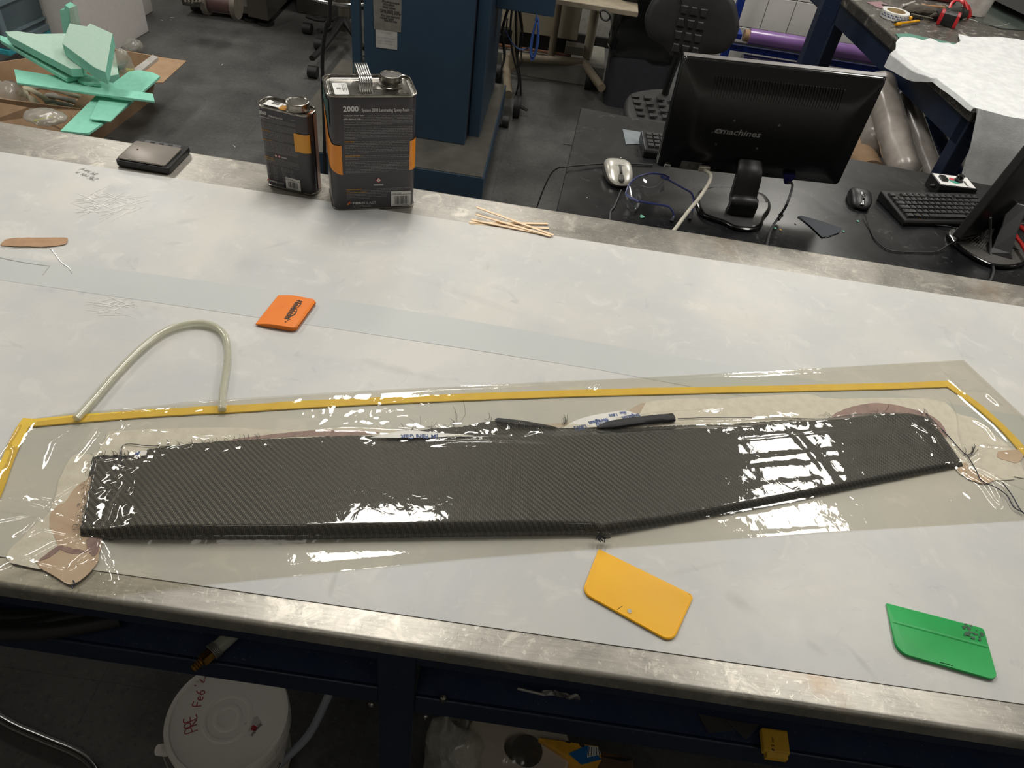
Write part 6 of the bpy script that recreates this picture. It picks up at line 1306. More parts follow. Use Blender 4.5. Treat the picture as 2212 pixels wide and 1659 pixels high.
# control box of the machine, hanging right, with cables and a blue cable coil
HY = 3.55
h0, h1 = aty(1056, 22, HY), aty(1198, 37, HY)
bm = B(); box(bm, h0.x+.03, h1.x-.004, HY, HY+.2, (h0.z+h1.z)/2+.005, 1.5); obj('control_box', bm, M_machine, mc, smooth=0, bevel=.004)
bm = B(); box(bm, h0.x-.01, h0.x+.029, HY-.02, HY+.2, h0.z-.01, 1.5); obj('control_box_side', bm, M_navy, mc, smooth=0)
zc = (h0.z+h1.z)/2
for i, (x, xx, r_) in enumerate(((1098, 1090, .007), (1105, 1108, .005), (1113, 1116, .006), (1118, 1126, .004), (1121, 1118, .005))):
    a = aty(x, 24, HY+.05); a.z = zc+.01; b = aty(xx, 120, HY+.25); c_ = at((1078, 1112, 1125, 1114, 1120)[i], (170, 214, 206, 150, 186)[i], .03)
    bm = B(); tube(bm, [a, a.lerp(b, .5)+V(.01*(i-2), 0, 0), b, b.lerp(c_, .6)+V(.02*(i % 2), .05, 0), c_], r_, 8, 6); tag(obj('cable', bm, M_cabb), ['leftmost black cable hanging under the blue control box', 'second black cable from the left under the control box', 'thick middle cable under the blue control box', 'thinnest cable under the blue control box', 'rightmost black cable under the control box'][i], 'cable')
bm = B()
for k in range(9):
    w = .012+.0028*(k % 5); h = .075+.006*(k % 4); cxx = aty(1156, 82, HY-.02); pts = [cxx+V(w*math.sin(a)*(.55+.45*math.sin(a/2)**2), -.006*k*.6, h*math.cos(a)) for a in (2*PI*q/20 for q in range(21))]; tube(bm, pts, .0026, 6)
tube(bm, [aty(1160, 30, HY-.02), aty(1156, 45, HY-.02)], .003, 6)
tag(obj('cable_coil', bm, mat('blue_network_cable', (58, 88, 150), .45)), 'bundle of coiled blue network cable hanging from the control box', 'cable')
bm = B(); tube(bm, [aty(1092, 66, 3.7), aty(1106, 92, 3.7), aty(1122, 106, 3.7), aty(1140, 104, 3.7), aty(1150, 95, 3.6)], .003, 6, 6); tag(obj('cable', bm, bpy.data.materials['blue_network_cable']), 'loose blue cable sagging left of the coiled bundle', 'cable')
# beige cart frame on casters
M_beige = mat('beige_painted_tube', (122, 112, 94), .45, c2=(110, 100, 84), ns=10)
ct = empty('rolling_cart', at(1180, 150, 0), 'beige tube-framed cart base on black casters, under the control box', 'cart')
cr = .024
cA = at(1098, 205, .10); cB = at(1092, 122, .12); cC = at(1262, 136, .12); cD = at(1300, 190, .10)
for pts in ([cA, cB.lerp(cA, .1), cB], [cB, cC.lerp(cB, .1), cC, cC.lerp(cD, .35), cD]):
    bm = B(); tube(bm, pts, cr, 12, 4); obj('base_tube', bm, M_beige, ct)
for x, y0_, y1_ in ((1106, -10, 150), (1193, 25, 122)):
    b = at(x+(0 if x < 1150 else -3), y1_, .12); bm = B(); tube(bm, [b, V(b.x, b.y, 1.4 if x < 1150 else 1.1)], cr*.9, 12); obj('upright', bm, M_beige, ct)
for px, py, r_ in ((1078, 157, .052), (1117, 230, .056), (1272, 172, .054), (1092, 262, .03)):
    p = at(px, py, r_); bm = B(); tube(bm, [p-V(.018, 0, 0), p+V(.018, 0, 0)], r_, 20); obj('caster', bm, M_rubber, ct, smooth=40)
bm = B(); p = at(1133, 236, .03); tube(bm, [at(1120, 228, .05), at(1139, 238, .03)], .008, 6); obj('brake_pedal', bm, M_rubber, ct)
# pale cabinet, skirting block and things on it
kY = 4.72
def vbox(name, px0, px1, y, dep, m_, label, cat, par=None, bev=.003):
    a, b = aty(*px0, y), aty(*px1, y); bm = B(); box(bm, min(a.x, b.x), max(a.x, b.x), y, y+dep, min(a.z, b.z), max(a.z, b.z)); o = obj(name, bm, m_, par, smooth=0, bevel=bev)
    return o if par else tag(o, label, cat)
q = at(1180, 172, 0); kY = q.y
bm = B(); x0_, x1_ = at(1035, 160, 0).x-.3, at(1292, 150, 0).x+.02; zt = aty(1180, 128, kY).z
box(bm, x0_, x1_, kY, kY+.36, 0, zt); tag(obj('low_plinth', bm, mat('pale_grey_plinth', (128, 126, 118), .6, c2=(114, 112, 104), ns=12), smooth=0, bevel=.004), 'low grey plinth running along the floor behind the cart', 'plinth')
M_cream = mat('cream_enamel', (176, 166, 144), .5, c2=(168, 158, 136), ns=5)
cY = kY+.12; zb = zt+.002
cl_ = aty(1058, 20, cY).x; cr2 = aty(1262, 60, cY).x
pc = empty('panel_heater', ((cl_+cr2)/2, cY, zb), 'cream enamel cabinet panel with a rounded end pipe on the plinth', 'cabinet')
z0c = aty(1180, 78, cY).z
bm = B(); box(bm, cl_-.1, cr2-.03, cY, cY+.05, z0c, 1.1); obj('panel', bm, M_cream, pc, smooth=0, bevel=.004)
e_ = aty(1272, 100, cY-.02); bm = B(); tube(bm, [V(e_.x, cY-.01, zb+.01), V(e_.x, cY-.01, 1.1)], .028, 16); obj('end_pipe', bm, M_cream, pc)
bm = B(); box(bm, cl_+.05, cr2-.06, cY+.02, cY+.045, zb, z0c); obj('shadow_gap_board', bm, M_black, pc, smooth=0)  # black board set in as the shade below the panel
bm = B(); tube(bm, [V(cl_-.05, kY+.05, zt+.02), V(cr2-.05, kY+.07, zt+.018)], .009, 8); tag(obj('copper_pipe', bm, mat('copper_tone', (140, 98, 76), .4, .4)), 'thin copper pipe lying along the plinth', 'pipe')
vbox('junction_box', (1222, 98), (1258, 122), kY+.02, .08, mat('dull_metal_box', (104, 98, 88), .5), 'dull metal foot block at the right of the plinth', 'box')
vbox('power_adapter', (1046, 98), (1066, 116), kY+.02, .05, M_rubber, 'black power adapter sitting at the left of the plinth', 'adapter')
vbox('power_adapter', (1076, 60), (1096, 82), cY-.06, .04, M_rubber, 'black adapter hanging in cables left of the cream cabinet', 'adapter')
bm = B(); tube(bm, [aty(1056, 50, 4.4), aty(1066, 72, 4.4), aty(1078, 76, 4.4), aty(1092, 66, 4.4), aty(1096, 40, 4.4)], .005, 6, 5); tag(obj('cable', bm, M_cabb), 'black cable looping left of the cream cabinet', 'cable')
bm = B(); tube(bm, [at(1046, 130, .02), at(1056, 145, .02), at(1070, 156, .02)], .006, 6, 4); tag(obj('cable', bm, M_cabb), 'black cable on the floor between the machine and the cart', 'cable')
# side table edge behind, top middle
ty_ = 4.1; a = aty(1212, 5, ty_); bm = B(); box(bm, a.x-.05, a.x+.40, ty_, ty_+.5, a.z-.015, a.z+.012); tag(obj('table_edge', bm, mat('beige_laminate', (160, 148, 128), .5), smooth=0, bevel=.004), 'beige laminate table edge at the top, left of the bin', 'table')
bm = B(); tube(bm, [aty(1296, 25, 4.0), aty(1300, 40, 4.0), aty(1312, 44, 4.0), aty(1318, 34, 4.0), aty(1306, 22, 4.0), aty(1296, 25, 4.0)], .005, 6, 5); tag(obj('cable', bm, M_cabb), 'black cable loop hanging beside the bin', 'cable')

# ------------------------------------------------------------ stool and black hanging cord
stp = at(722, 118, 0); sl = empty('drafting_stool', (stp.x, stp.y, 0), 'black drafting stool with chrome foot ring, half hidden by the machine', 'stool')
sx, sy = at(730, 105, .0).x, at(730, 105, .0).y+.15
bm = B(); lathe(bm, [(.034, .06), (.034, .42), (.026, .43), (.026, .75)], 18, Matrix.Translation(V(sx, sy, 0))); obj('gas_post', bm, mat('grey_post', (110, 104, 94), .35, .3), sl)
for px, py in ((676, 152), (664, 58), (690, 92), (790, 130), (770, 40)):
    w = at(px, py, .04); hub = V(sx, sy, .13); bm = B(); tube(bm, [hub, hub.lerp(w, .6)+V(0, 0, .02), w+V(0, 0, .065)], [.03, .026, .018], 10, 3, flat=.8); obj('leg', bm, M_black, sl)
    bm = B(); tube(bm, [w-V(.026, 0, 0)+V(0, 0, -.008), w+V(.026, 0, -.008)], .032, 16); obj('caster', bm, M_rubber, sl, smooth=40)
for zz_, rr_ in ((.28, .24), (.50, .20)):
    bm = B(); tube(bm, [V(sx+rr_*math.cos(a), sy+rr_*math.sin(a), zz_) for a in (2*PI*k/36 for k in range(37))], .010, 10, cap=False); obj('foot_ring', bm, M_chrome, sl)
for k in range(3):
    a = 2*PI*k/3+.5; bm = B(); tube(bm, [V(sx, sy, .27), V(sx+.24*math.cos(a), sy+.24*math.sin(a), .28)], .008, 8); obj('ring_spoke', bm, M_chrome, sl)
bm = B(); lathe(bm, [(.10, .72), (.20, .74), (.215, .77), (.20, .80), (.001, .80)], 30, Matrix.Translation(V(sx, sy, 0))); obj('seat', bm, M_pu, sl)
bm = B(); q = aty(704, 60, 2.9); tube(bm, [V(q.x+.1, 2.9, 2.0), aty(714, -20, 2.9), aty(705, 50, 2.9), aty(697, 110, 2.9), aty(697, 175, 2.9), aty(700, 260, 2.9), aty(702, 380, 2.9)], .0075, 8, 6); tag(obj('cable', bm, M_cabb), 'thick black cord hanging down behind the large resin can', 'cord')

# ------------------------------------------------------------ dark machine at the top, left of the middle
dm = empty('floor_machine', at(470, 25, 0), 'dark grey machine underside with pipes at the top, left of the middle', 'machine')
a, b, c_ = at(580, 46, .05), at(612, 8, .05), at(536, 36, .05)
M_dk = mat('dark_grey_enamel', (66, 62, 56), .5, c2=(54, 50, 46), ns=6)
fl = at(395, 15, .05)
bm = B(); loft(bm, [[V(c_.x, c_.y, z), V(a.x, a.y, z), V(b.x, b.y+.5, z), V(c_.x, b.y+.5, z)] for z in (.05, 1.0)]); obj('cabinet', bm, M_dk, dm, smooth=0, bevel=.004)
bm = B(); loft(bm, [[V(fl.x, fl.y, z), V(c_.x+.01, c_.y+.02, z), V(c_.x+.01, c_.y+.5, z), V(fl.x, fl.y+.5, z)] for z in (.06, .10)]); obj('base_frame', bm, M_dk, dm, smooth=0)
bm = B(); q0, q1 = at(452, 2, .22), at(505, 10, .22); tube(bm, [q0, q1], .055, 16); obj('motor', bm, mat('maroon_motor', (88, 62, 60), .5), dm)
for q, r_ in ((at(447, 2, .22), .07), (at(510, 12, .22), .07)):
    bm = B(); tube(bm, [q-V(.015, 0, 0), q+V(.015, 0, 0)], r_, 16); obj('flange', bm, mat('pale_flange', (112, 104, 94), .5) if 'pale_flange' not in bpy.data.materials else bpy.data.materials['pale_flange'], dm)
for px, py in ((545, 44), (430, 20), (575, 52)):
    p = at(px, py, 0); bm = B(); lathe(bm, [(.05, 0), (.05, .02), (.02, .022), (.02, .06)], 14, Matrix.Translation(p)); obj('foot', bm, M_rubber, dm)
bm = B()
for k in range(5): tube(bm, [at(400+k*8, 2, .25), at(408+k*7, 8+k, .18), at(425+k*5, 4, .2)], .006, 6, 4)
obj('hoses', bm, bpy.data.materials['pale_flange'], dm)
q = at(640, 10, .05); bm = B(); box(bm, q.x, q.x+.32, q.y, q.y+.3, .0, .30); tag(obj('equipment_box', bm, M_dk, smooth=0, bevel=.006), 'small grey equipment box on the floor left of the stool', 'box')
# ------------------------------------------------------------ white foam boards and leaning mint strips
M_wf = mat('white_polystyrene', (208, 202, 198), .8, c2=(202, 196, 192), ns=40)
def board(p1, p2, dep, h, name, lab, m_=None, lean=0):
    d = (p2-p1); d.z = 0; n = V(d.y, -d.x, 0).normalized()
    if n.x > 0: n = -n
    bm = B(); loft(bm, [[p1+V(0, 0, z)+n*lean*z/h, p2+V(0, 0, z)+n*lean*z/h, p2+n*(dep+lean*z/h)+V(0, 0, z), p1+n*(dep+lean*z/h)+V(0, 0, z)] for z in (0, h)])
    return tag(obj(name, bm, m_ or M_wf, smooth=0, bevel=.004), lab, 'foam')
w1 = at(196, 142, 0); w2 = at(322, 68, 0)
board(w1, w2, .30, 1.0, 'foam_block', 'large white foam block standing behind the cardboard box')
w3 = at(300, 44, 0); w4 = at(331, 24, 0)
board(w3, w4, .25, 1.0, 'foam_block', 'second white foam block, farther back and mostly hidden')
# leaning mint strip by the drawers: px (140..165, 10..60)
lz = .42; e = at(148, 66, .25)
q = aty(150, 45, e.y)
ls = empty('foam_offcut', e, 'upright mint foam offcut standing between the drawers and the white block', 'foam')
P = [aty(x, y, e.y) for x, y in ((129, 22), (139, 21), (140, 11), (150, 18), (156, 40), (164, 100), (140, 100))]
bm = B(); prism(bm, P, (0, .05, 0)); obj('board', bm, M_foam, ls, smooth=0)
P = [aty(x, y, e.y-.012) for x, y in ((149, 18), (159, 15), (166, 50), (170, 100), (158, 100))]
bm = B(); prism(bm, P, (0, .03, 0)); obj('board_edge', bm, M_foam_d, ls, smooth=0)
# green bottle-dark panel behind
bm = B(); P = [aty(x, y, e.y+.5) for x, y in ((124, -20), (146, -20), (150, 30), (130, 30))]; prism(bm, P, (0, .05, 0)); tag(obj('dark_green_panel', bm, mat('bottle_green', (16, 52, 36), .5), smooth=0), 'dark green panel between the drawers and the white foam block', 'panel')
bm = B(); P = [aty(x, y, e.y+.3) for x, y in ((117, -20), (126, -20), (140, 90), (131, 90))]; prism(bm, P, (0, .05, 0)); tag(obj('brown_post', bm, mat('brown_wood', (92, 76, 66), .7), smooth=0), 'narrow brown wooden post right of the plastic drawers', 'post')
# ------------------------------------------------------------ plastic drawer unit
dA = at(22, 122, .12); dB = at(134, 66, .12); dd = (dB-dA); dd.z = 0; Wd_ = dd.length; ang = math.atan2(dd.y, dd.x)
du = empty('drawer_unit', dA, 'frosted plastic drawer tower with turquoise frames at the top left', 'drawers', ang)
M_fro = mat('frosted_plastic', (120, 136, 142), .35, c2=(104, 120, 128), ns=5, alpha=1.); M_turq = mat('turquoise_plastic', (64, 172, 186), .4)
M_frop = mat('dark_frosted_front', (76, 88, 96), .3, c2=(90, 104, 108), ns=4)
dep = .22; hh = .245
for k in range(3):
    z0_ = k*(hh+.03)+.0
    dr = None
    bm = B()
    def inb(x0, x1, y0, y1, z0, z1): box(bm, x0, x1, y0, y1, z0, z1)
    inb(.0, Wd_, .0, dep, z0_, z0_+.028); obj('frame', bm, M_turq, du, world=False, smooth=0, bevel=.004)
    bm = B(); box(bm, .006, Wd_-.006, .012, dep-.01, z0_+.028, z0_+.028+hh); dr = obj('drawer', bm, M_frop, du, world=False, smooth=0, bevel=.006)
    for a_, b_, c1_, d1_ in ((.004, .034, .030, hh-.002), (Wd_-.034, Wd_-.004, .030, hh-.002), (.034, Wd_-.034, .030, .062), (.034, Wd_-.034, hh-.030, hh)):
        bm = B(); box(bm, a_, b_, -.004, .012, z0_+c1_, z0_+d1_); o = obj('front_rim', bm, M_fro, du, world=False, smooth=0, bevel=.004)
    bm = B(); box(bm, .06, Wd_-.06, -.002, .012, z0_+.085, z0_+.095); obj('moulded_line', bm, M_fro, du, world=False, smooth=0)
# ------------------------------------------------------------ cardboard box of offcuts
RZ = .21
A = at(345, 122, RZ); Bc = at(222, 101, RZ); Cc = at(-30, 138, RZ); E1 = at(178, 236, RZ); D1 = at(-60, 206, RZ)
bxp = empty('cardboard_box', ((A.x+Cc.x)/2, (A.y+E1.y)/2, 0), 'open brown cardboard box overflowing with mint foam offcuts', 'box')
def wall(p, q, z0=0, z1=RZ, th=.006, name='side', tilt=0, m_=M_card):
    n = V(-(q-p).y, (q-p).x, 0).normalized()*th; bm = B()
    cb_ = (A+Cc+D1+E1)/4; loft(bm, [[V(a.x+(cb_.x-a.x)*(.22 if z == z0 else 0), a.y+(cb_.y-a.y)*(.12 if z == z0 else 0), z) for a in (p, q, q+n, p+n)] for z in (z0, z1)]); return obj(name, bm, m_, bxp, smooth=0)
for p, q in ((A, Bc), (Bc, Cc), (Cc, D1), (D1, E1), (E1, A)): wall(p, q)
bm = B(); cb_ = (A+Cc+D1+E1)/4; prism(bm, [V(p.x+(cb_.x-p.x)*.22, p.y+(cb_.y-p.y)*.12, .002) for p in (A, Bc, Cc, D1, E1)], (0, 0, .004)); obj('bottom', bm, M_card, bxp, smooth=0)
def flap(px, z, name='flap'):
    P = [at(x, y, zz_) for (x, y), zz_ in zip(px, z)]; n = (P[1]-P[0]).cross(P[2]-P[1]).normalized()*.004; bm = B(); prism(bm, P, n if n.z < 0 else -n); obj(name, bm, M_card, bxp, smooth=0)
flap([(343, 123), (403, 131), (352, 178), (322, 178), (300, 160)], [RZ, RZ-.02, RZ-.02, RZ-.005, RZ])
flap([(-40, 214), (60, 232), (176, 237), (150, 288), (-40, 268)], [RZ, RZ, RZ, RZ-.08, RZ-.08])
flap([(235, 186), (196, 178), (150, 240), (160, 262)], [RZ+.002, RZ+.002, RZ-.01, RZ-.03])
bm = B(); P = [at(x, y, RZ+.01) for x, y in ((272, 160), (330, 118), (341, 124), (283, 170))]; prism(bm, P, (0, 0, -.025)); tag(obj('foam_strip', bm, mat('pale_strip', (186, 182, 176), .7), smooth=0), 'narrow pale strip lying along the box\'s right inner edge', 'strip')
# mint foam offcuts: px outline, top height, thickness
def foam(px, z, th, lab, m_=None, sx=0., sy=0., name='foam_offcut'):
    """planar board: the photo outline laid on the tilted plane z + sx*(x-x0) + sy*(y-y0)"""
    c_ = at(sum(p[0] for p in px)/len(px), sum(p[1] for p in px)/len(px), z); P = []
    for x, y in px:
        d = ray(x, y); k_ = (z+sx*(CAM.x-c_.x)+sy*(CAM.y-c_.y)-CAM.z)/(d.z-sx*d.x-sy*d.y); P.append(CAM+d*k_)
    bm = B(); prism(bm, P, V(sx, sy, -1).normalized()*th if False else V(0, 0, -th)); bmesh.ops.recalc_face_normals(bm, faces=bm.faces)
    for f in bm.faces: f.material_index = 0 if abs(f.normal.z) > .6 else 1
    return tag(obj(name, bm, [m_ or M_foam, M_foam], smooth=0, bevel=.0015), lab, 'foam', 'mint foam offcuts')
foam([(11, 68), (38, 67), (78, 73), (142, 72), (176, 112), (176, 148), (152, 148), (20, 78)], .40, .034, 'broad mint foam board on top of the box, under the chunky piece', M_foam_d, -.10, .05)
low_board = foam([(0, 76), (14, 80), (150, 152), (186, 152), (190, 163), (142, 169), (100, 145), (0, 86)], .345, .016, 'thin mint foam board with lens-shaped slots, left edge of the pile', None, -.14, .03)
for i, L in enumerate([[(16, 84), (40, 90), (66, 104), (84, 121), (68, 117), (40, 102)], [(99, 131), (120, 138), (148, 155), (130, 152), (110, 141)]]):
    c_ = at(95, 124, .345); P = []
    for x, y in L+[L[0]]:
        d = ray(x, y); k_ = (.347-.14*(CAM.x-c_.x)+.03*(CAM.y-c_.y)-CAM.z)/(d.z+.14*d.x-.03*d.y); P.append(CAM+d*k_)
    bm = B(); prism(bm, smoothpts(P, 4)[:-1], (0, 0, .002)); obj('slot', bm, mat('dark_slot', (20, 50, 38), .9) if not i else bpy.data.materials['dark_slot'], low_board, smooth=0, label='dark lens-shaped slot')
foam([(150, 50), (187, 57), (194, 50), (243, 72), (228, 156), (203, 145), (134, 94)], .46, .050, 'chunky six-sided mint foam piece on the very top', M_foam_d, .10, .45)
foam([(30, 149), (98, 160), (180, 170), (242, 178), (250, 190), (330, 202), (334, 218), (190, 200), (36, 178)], .30, .010, 'long thin mint foam blade lying across the pile', None, 0, .02)
foam([(278, 154), (300, 151), (330, 156), (346, 164), (262, 238), (190, 288), (130, 282), (208, 205)], .265, .010, 'mint foam blade pointing up right out of the box', None, .0, .12)
foam([(215, 212), (283, 217), (238, 262), (193, 256)], .262, .006, 'small mint foam panel lying on the up-right pointing blade', None, 0, .10)
foam([(168, 172), (190, 160), (212, 168), (218, 182), (180, 178)], .315, .012, 'small mint foam wedge under the chunky piece', None)
foam([(226, 120), (248, 112), (256, 160), (228, 166)], .25, .05, 'mint foam block deep in the box beside the clear bag', M_foam_d)
# bags and odds in the box
def crumple(name, c, sx_, sy_, sz_, m_, lab, cat, amp=.012, seed=0, rz=0):
    bm = B(); ellipsoid(bm, Matrix.Translation(c) @ Matrix.Rotation(rz, 4, 'Z') @ Matrix.Diagonal((sx_, sy_, sz_, 1)), 36, 22)
    noised(bm, amp, 20, seed); noised(bm, amp*.4, 60, seed+3); return tag(obj(name, bm, m_, smooth=50), lab, cat)
M_yscrap = mat('yellow_scrap', (206, 204, 60), .5)
crumple('plastic_bag', at(98, 252, RZ+.02), .085, .05, .028, M_clear, 'clear bag holding a yellow scrap on the box\'s front flap', 'bag', .010, 2, .1)
bm = B(); tube(bm, [at(72, 262, RZ+.01), at(92, 256, RZ+.016), at(116, 252, RZ+.012)], [.004, .010, .004], 8, 4, flat=.5); tag(obj('yellow_scrap', bm, M_yscrap), 'yellow scrap inside the clear bag on the front flap', 'scrap')
crumple('plastic_bag', at(268, 140, RZ+.04), .045, .035, .07, M_clear, 'clear bag with dark green clips standing in the box', 'bag', .012, 6, .3)
bm = B()
for k in range(5): p = at(258+k*2, 150-k*3, RZ+.02); tube(bm, [p-V(.015, 0, 0), p+V(.018, .01, .006)], .006, 6)
tag(obj('green_clips', bm, mat('bottle_green_clip', (20, 74, 56), .5)), 'dark green clips inside the standing clear bag', 'clips')
bm = B(); p = at(273, 152, RZ+.01); tube(bm, [p, p+V(.03, .01, 0)], .010, 8); tag(obj('yellow_clip', bm, M_yscrap), 'small yellow piece beside the dark green clips', 'scrap')
M_cf = mat('cream_folded_cloth', (192, 184, 160), .7, c2=(170, 160, 136), ns=20, bump=.3)
for k, L in enumerate(([(48, 190), (70, 196), (100, 215), (120, 232)], [(44, 198), (66, 212), (90, 232)], [(60, 186), (110, 192), (160, 206), (190, 216)], [(100, 204), (140, 214), (180, 226)], [(100, 220), (140, 226), (172, 236)])):
    bm = B(); tube(bm, [at(x, y, RZ-.02-.01*(k % 2)) for x, y in L], [.012, .020, .022, .014], 10, 5, flat=.55); noised(bm, .004, 40, k); tag(obj('folded_cloth', bm, M_cf if k < 3 else mat('grey_rag_%d' % k, (160, 156, 146), .7), smooth=60), ['cream cloth fold, topmost at the left of the pile in the box', 'cream cloth fold below the topmost one, left', 'cream cloth fold running right under the long foam blade', 'greyish rag fold in the middle of the box front', 'greyish rag fold lowest at the box front'][k], 'cloth')
crumple('plastic_bag', at(18, 205, RZ-.02), .08, .05, .06, M_clear, 'clear crumpled bag at the left edge of the cardboard box', 'bag', .016, 11, -.4)
crumple('plastic_bag', at(288, 100, .035), .05, .05, .04, M_clear, 'clear crumpled bag on the floor behind the cardboard box', 'bag', .014, 14, .2)
for k, (x, y) in enumerate(((95, 40+60), (349, 44), (372, 38), (480, 140+0), (300, 92), (506, 306+10))):
    if k in (0,): continue
    p = at(x, y, .0005); bm = B(); a = R.uniform(0, 3); prism(bm, [p+V(math.cos(a+q)*.010, math.sin(a+q)*.010, 0) for q in (0, .25, PI, PI+.3)], (0, 0, .0012)); tag(obj('paper_scrap', bm, M_white, smooth=0), ['', 'small pale scrap on the floor, left one of two near the dark machine', 'small pale scrap on the floor, right one of two near the dark machine', 'tiny pale fleck in the open middle of the floor', 'pale sliver on the floor beside the white foam block', 'tiny pale fleck on the floor above the digital scale'][k], 'scrap')
# ------------------------------------------------------------ beneath the bench
LZ = .225
M_pail = mat('white_pail', (236, 231, 226), .42, c2=(230, 225, 220), ns=10)
lc = at(491, 1548, LZ); pe = empty('pail', (lc.x, lc.y, 0), 'white lidded plastic pail with red handwriting, on the floor under the bench', 'pail')
rl_ = .112
bm = B(); lathe(bm, [(rl_*.86, 0), (rl_*.90, .004), (rl_*.96, LZ-.045), (rl_*.98, LZ-.034)], 56, None, True, False); obj('body', bm, M_pail, pe, world=False)
bm = B(); lathe(bm, [(rl_*.985, LZ-.050), (rl_*1.03, LZ-.048), (rl_*1.03, LZ-.036), (rl_*.985, LZ-.034)], 56, None, False, False); obj('collar', bm, M_pail, pe, world=False)
bm = B(); lathe(bm, [(rl_*1.005, LZ-.030), (rl_*1.035, LZ-.028), (rl_*1.035, LZ-.006), (rl_*1.015, LZ), (rl_*.945, LZ), (rl_*.925, LZ-.006), (rl_*.90, LZ-.007), (rl_*.60, LZ-.006), (rl_*.44, LZ-.006), (rl_*.41, LZ-.004), (rl_*.37, LZ-.004), (rl_*.34, LZ-.0065), (rl_*.25, LZ-.0065), (rl_*.22, LZ-.0042), (rl_*.18, LZ-.0042), (rl_*.15, LZ-.006), (rl_*.02, LZ-.006), (rl_*.015, LZ-.005), (.0002, LZ-.005)], 72, None, False, True); obj('lid', bm, M_pail, pe, world=False, smooth=25)
for k in range(9):
    a = 2*PI*k/9+.3; bm = B(); box(bm, rl_*1.03, rl_*1.042, -.0015, .0015, LZ-.030, LZ-.008, Matrix.Rotation(a, 4, 'Z')); obj('lid_rib', bm, M_pail, pe, world=False, smooth=0)
bm = B(); a = math.radians(-150); p = V(rl_*1.05*math.cos(a), rl_*1.05*math.sin(a), LZ-.05); tube(bm, [p, p*1.12+V(0, 0, -.006)], [.012, .010], 12); obj('handle_boss', bm, M_pail, pe, world=False)
bm = B(); tube(bm, [V(rl_*1.14*math.cos(a), rl_*1.14*math.sin(a), LZ-.055)]+[V(rl_*1.12*math.cos(a+q), rl_*1.12*math.sin(a+q), LZ-.055-.10*math.sin(q/2.2*PI)) for q in (.3, .7, 1.1, 1.5, 1.9, 2.2)], .0022, 8, 4); obj('bail_wire', bm, M_tin, pe, world=False)
bm = B(); zt_ = LZ-.0058
a, b = at(422, 1580, zt_), at(434, 1546, zt_)
def hand(s, p0, p1, size, th=.0009):
    A_, B_ = at(*p0, zt_), at(*p1, zt_); d = (B_-A_); L = d.length; d.normalize(); u_ = V(0, 0, 1).cross(d); n = len(s); strokes(bm, s, A_, d, u_, size, th, L/n/size, 0, L/n/size*1.45)
hand('PRE', (427, 1577), (423, 1541), .022); hand('Fe6', (435, 1525), (444, 1488), .0165); hand("'25", (436, 1484), (447, 1456), .0155)
obj('handwriting', bm, M_red_ink, bpy.data.objects['lid'], smooth=0, label="red handwriting reading PRE Fe6 '25")
bm = B(); q = [at(x, y, zt_) for x, y in ((528, 1563), (556, 1546), (566, 1562), (538, 1582))]; prism(bm, q, (0, 0, .0002)); obj('maker_label', bm, mat('pale_label', (212, 208, 204), .4), pe, smooth=0)
bm = B(); A_, B_ = at(562, 1562, zt_+.0004), at(541, 1588, zt_+.0004); d = (B_-A_).normalized(); text(bm, 'Styroplast', A_, d, ZH.cross(d), .009, (B_-A_).length, .01, 0); A_ = at(548, 1566, zt_+.0004); text(bm, 'B', A_, d, ZH.cross(d), .014, .010, .05, 1)
obj('label_print', bm, [M_ink, M_red_ink], pe, smooth=0, rec=False)
# hoses
M_hz = mat('translucent_hose', (150, 156, 166), .3, c2=(140, 146, 156), ns=20, coat=.3)
bm = B(); tube(bm, [at(735, 1440, .30), at(702, 1520, .22), at(665, 1590, .14), at(610, 1645, .08), at(560, 1700, .03)], .0085, 12, 8); tag(obj('hose', bm, M_hz), 'pale translucent hose curving down right of the white pail', 'hose')
bm = B(); tube(bm, [at(-40, 1530, .012), at(30, 1570, .012), at(100, 1600, .012), at(170, 1630, .012), at(205, 1662, .012), at(215, 1700, .012)], .010, 12, 8); tag(obj('hose', bm, clearmat('dull_clear_hose', (120, 120, 118), .2, .35, .15, (110, 112, 110), 1.5)), 'dull clear hose lying on the floor at the lower left', 'hose')
for i, L in enumerate(([(-60, 1322), (0, 1334), (60, 1336), (150, 1326), (230, 1318)], [(-60, 1352), (0, 1358), (70, 1352), (150, 1334), (220, 1326)], [(-60, 1364), (40, 1366), (110, 1362), (190, 1350), (260, 1336)])):
    bm = B(); tube(bm, [at(x, y, SZ+.014+.004*i) for x, y in L], .011, 12, 6); tag(obj('hose', bm, M_rubber), ['topmost black rubber hose on the bench shelf, far left', 'middle black rubber hose on the bench shelf, far left', 'lowest black rubber hose on the bench shelf, far left'][i], 'hose')
# brass hose barb
M_brass = mat('brass', (150, 112, 52), .3, .9, c2=(110, 80, 36), ns=60)
ba, bb = at(496, 1376, SZ+.022), at(416, 1446, SZ+.020); fb_ = empty('hose_fitting', bb, 'brass barbed fitting on a clear hose end, lying on the bench shelf', 'fitting')
d = (bb-ba); L = d.length; d.normalize()
Mq = Matrix.Translation(ba) @ d.to_track_quat('Z', 'Y').to_matrix().to_4x4()
bm = B(); k = L
lathe(bm, [(.0052, k*.76), (.0062, k*.78), (.0044, k*.83), (.0062, k*.84), (.0044, k*.89), (.0062, k*.90), (.0044, k*.95), (.0058, k*.96), (.0040, k), (.0028, k), (.0028, k*.9)], 20, Mq); obj('barb', bm, M_brass, fb_)
bm = B(); lathe(bm, [(.0088, k*.50), (.0095, k*.51), (.0095, k*.75), (.0085, k*.76)], 6, Mq); obj('hex_body', bm, M_brass, fb_, smooth=0)
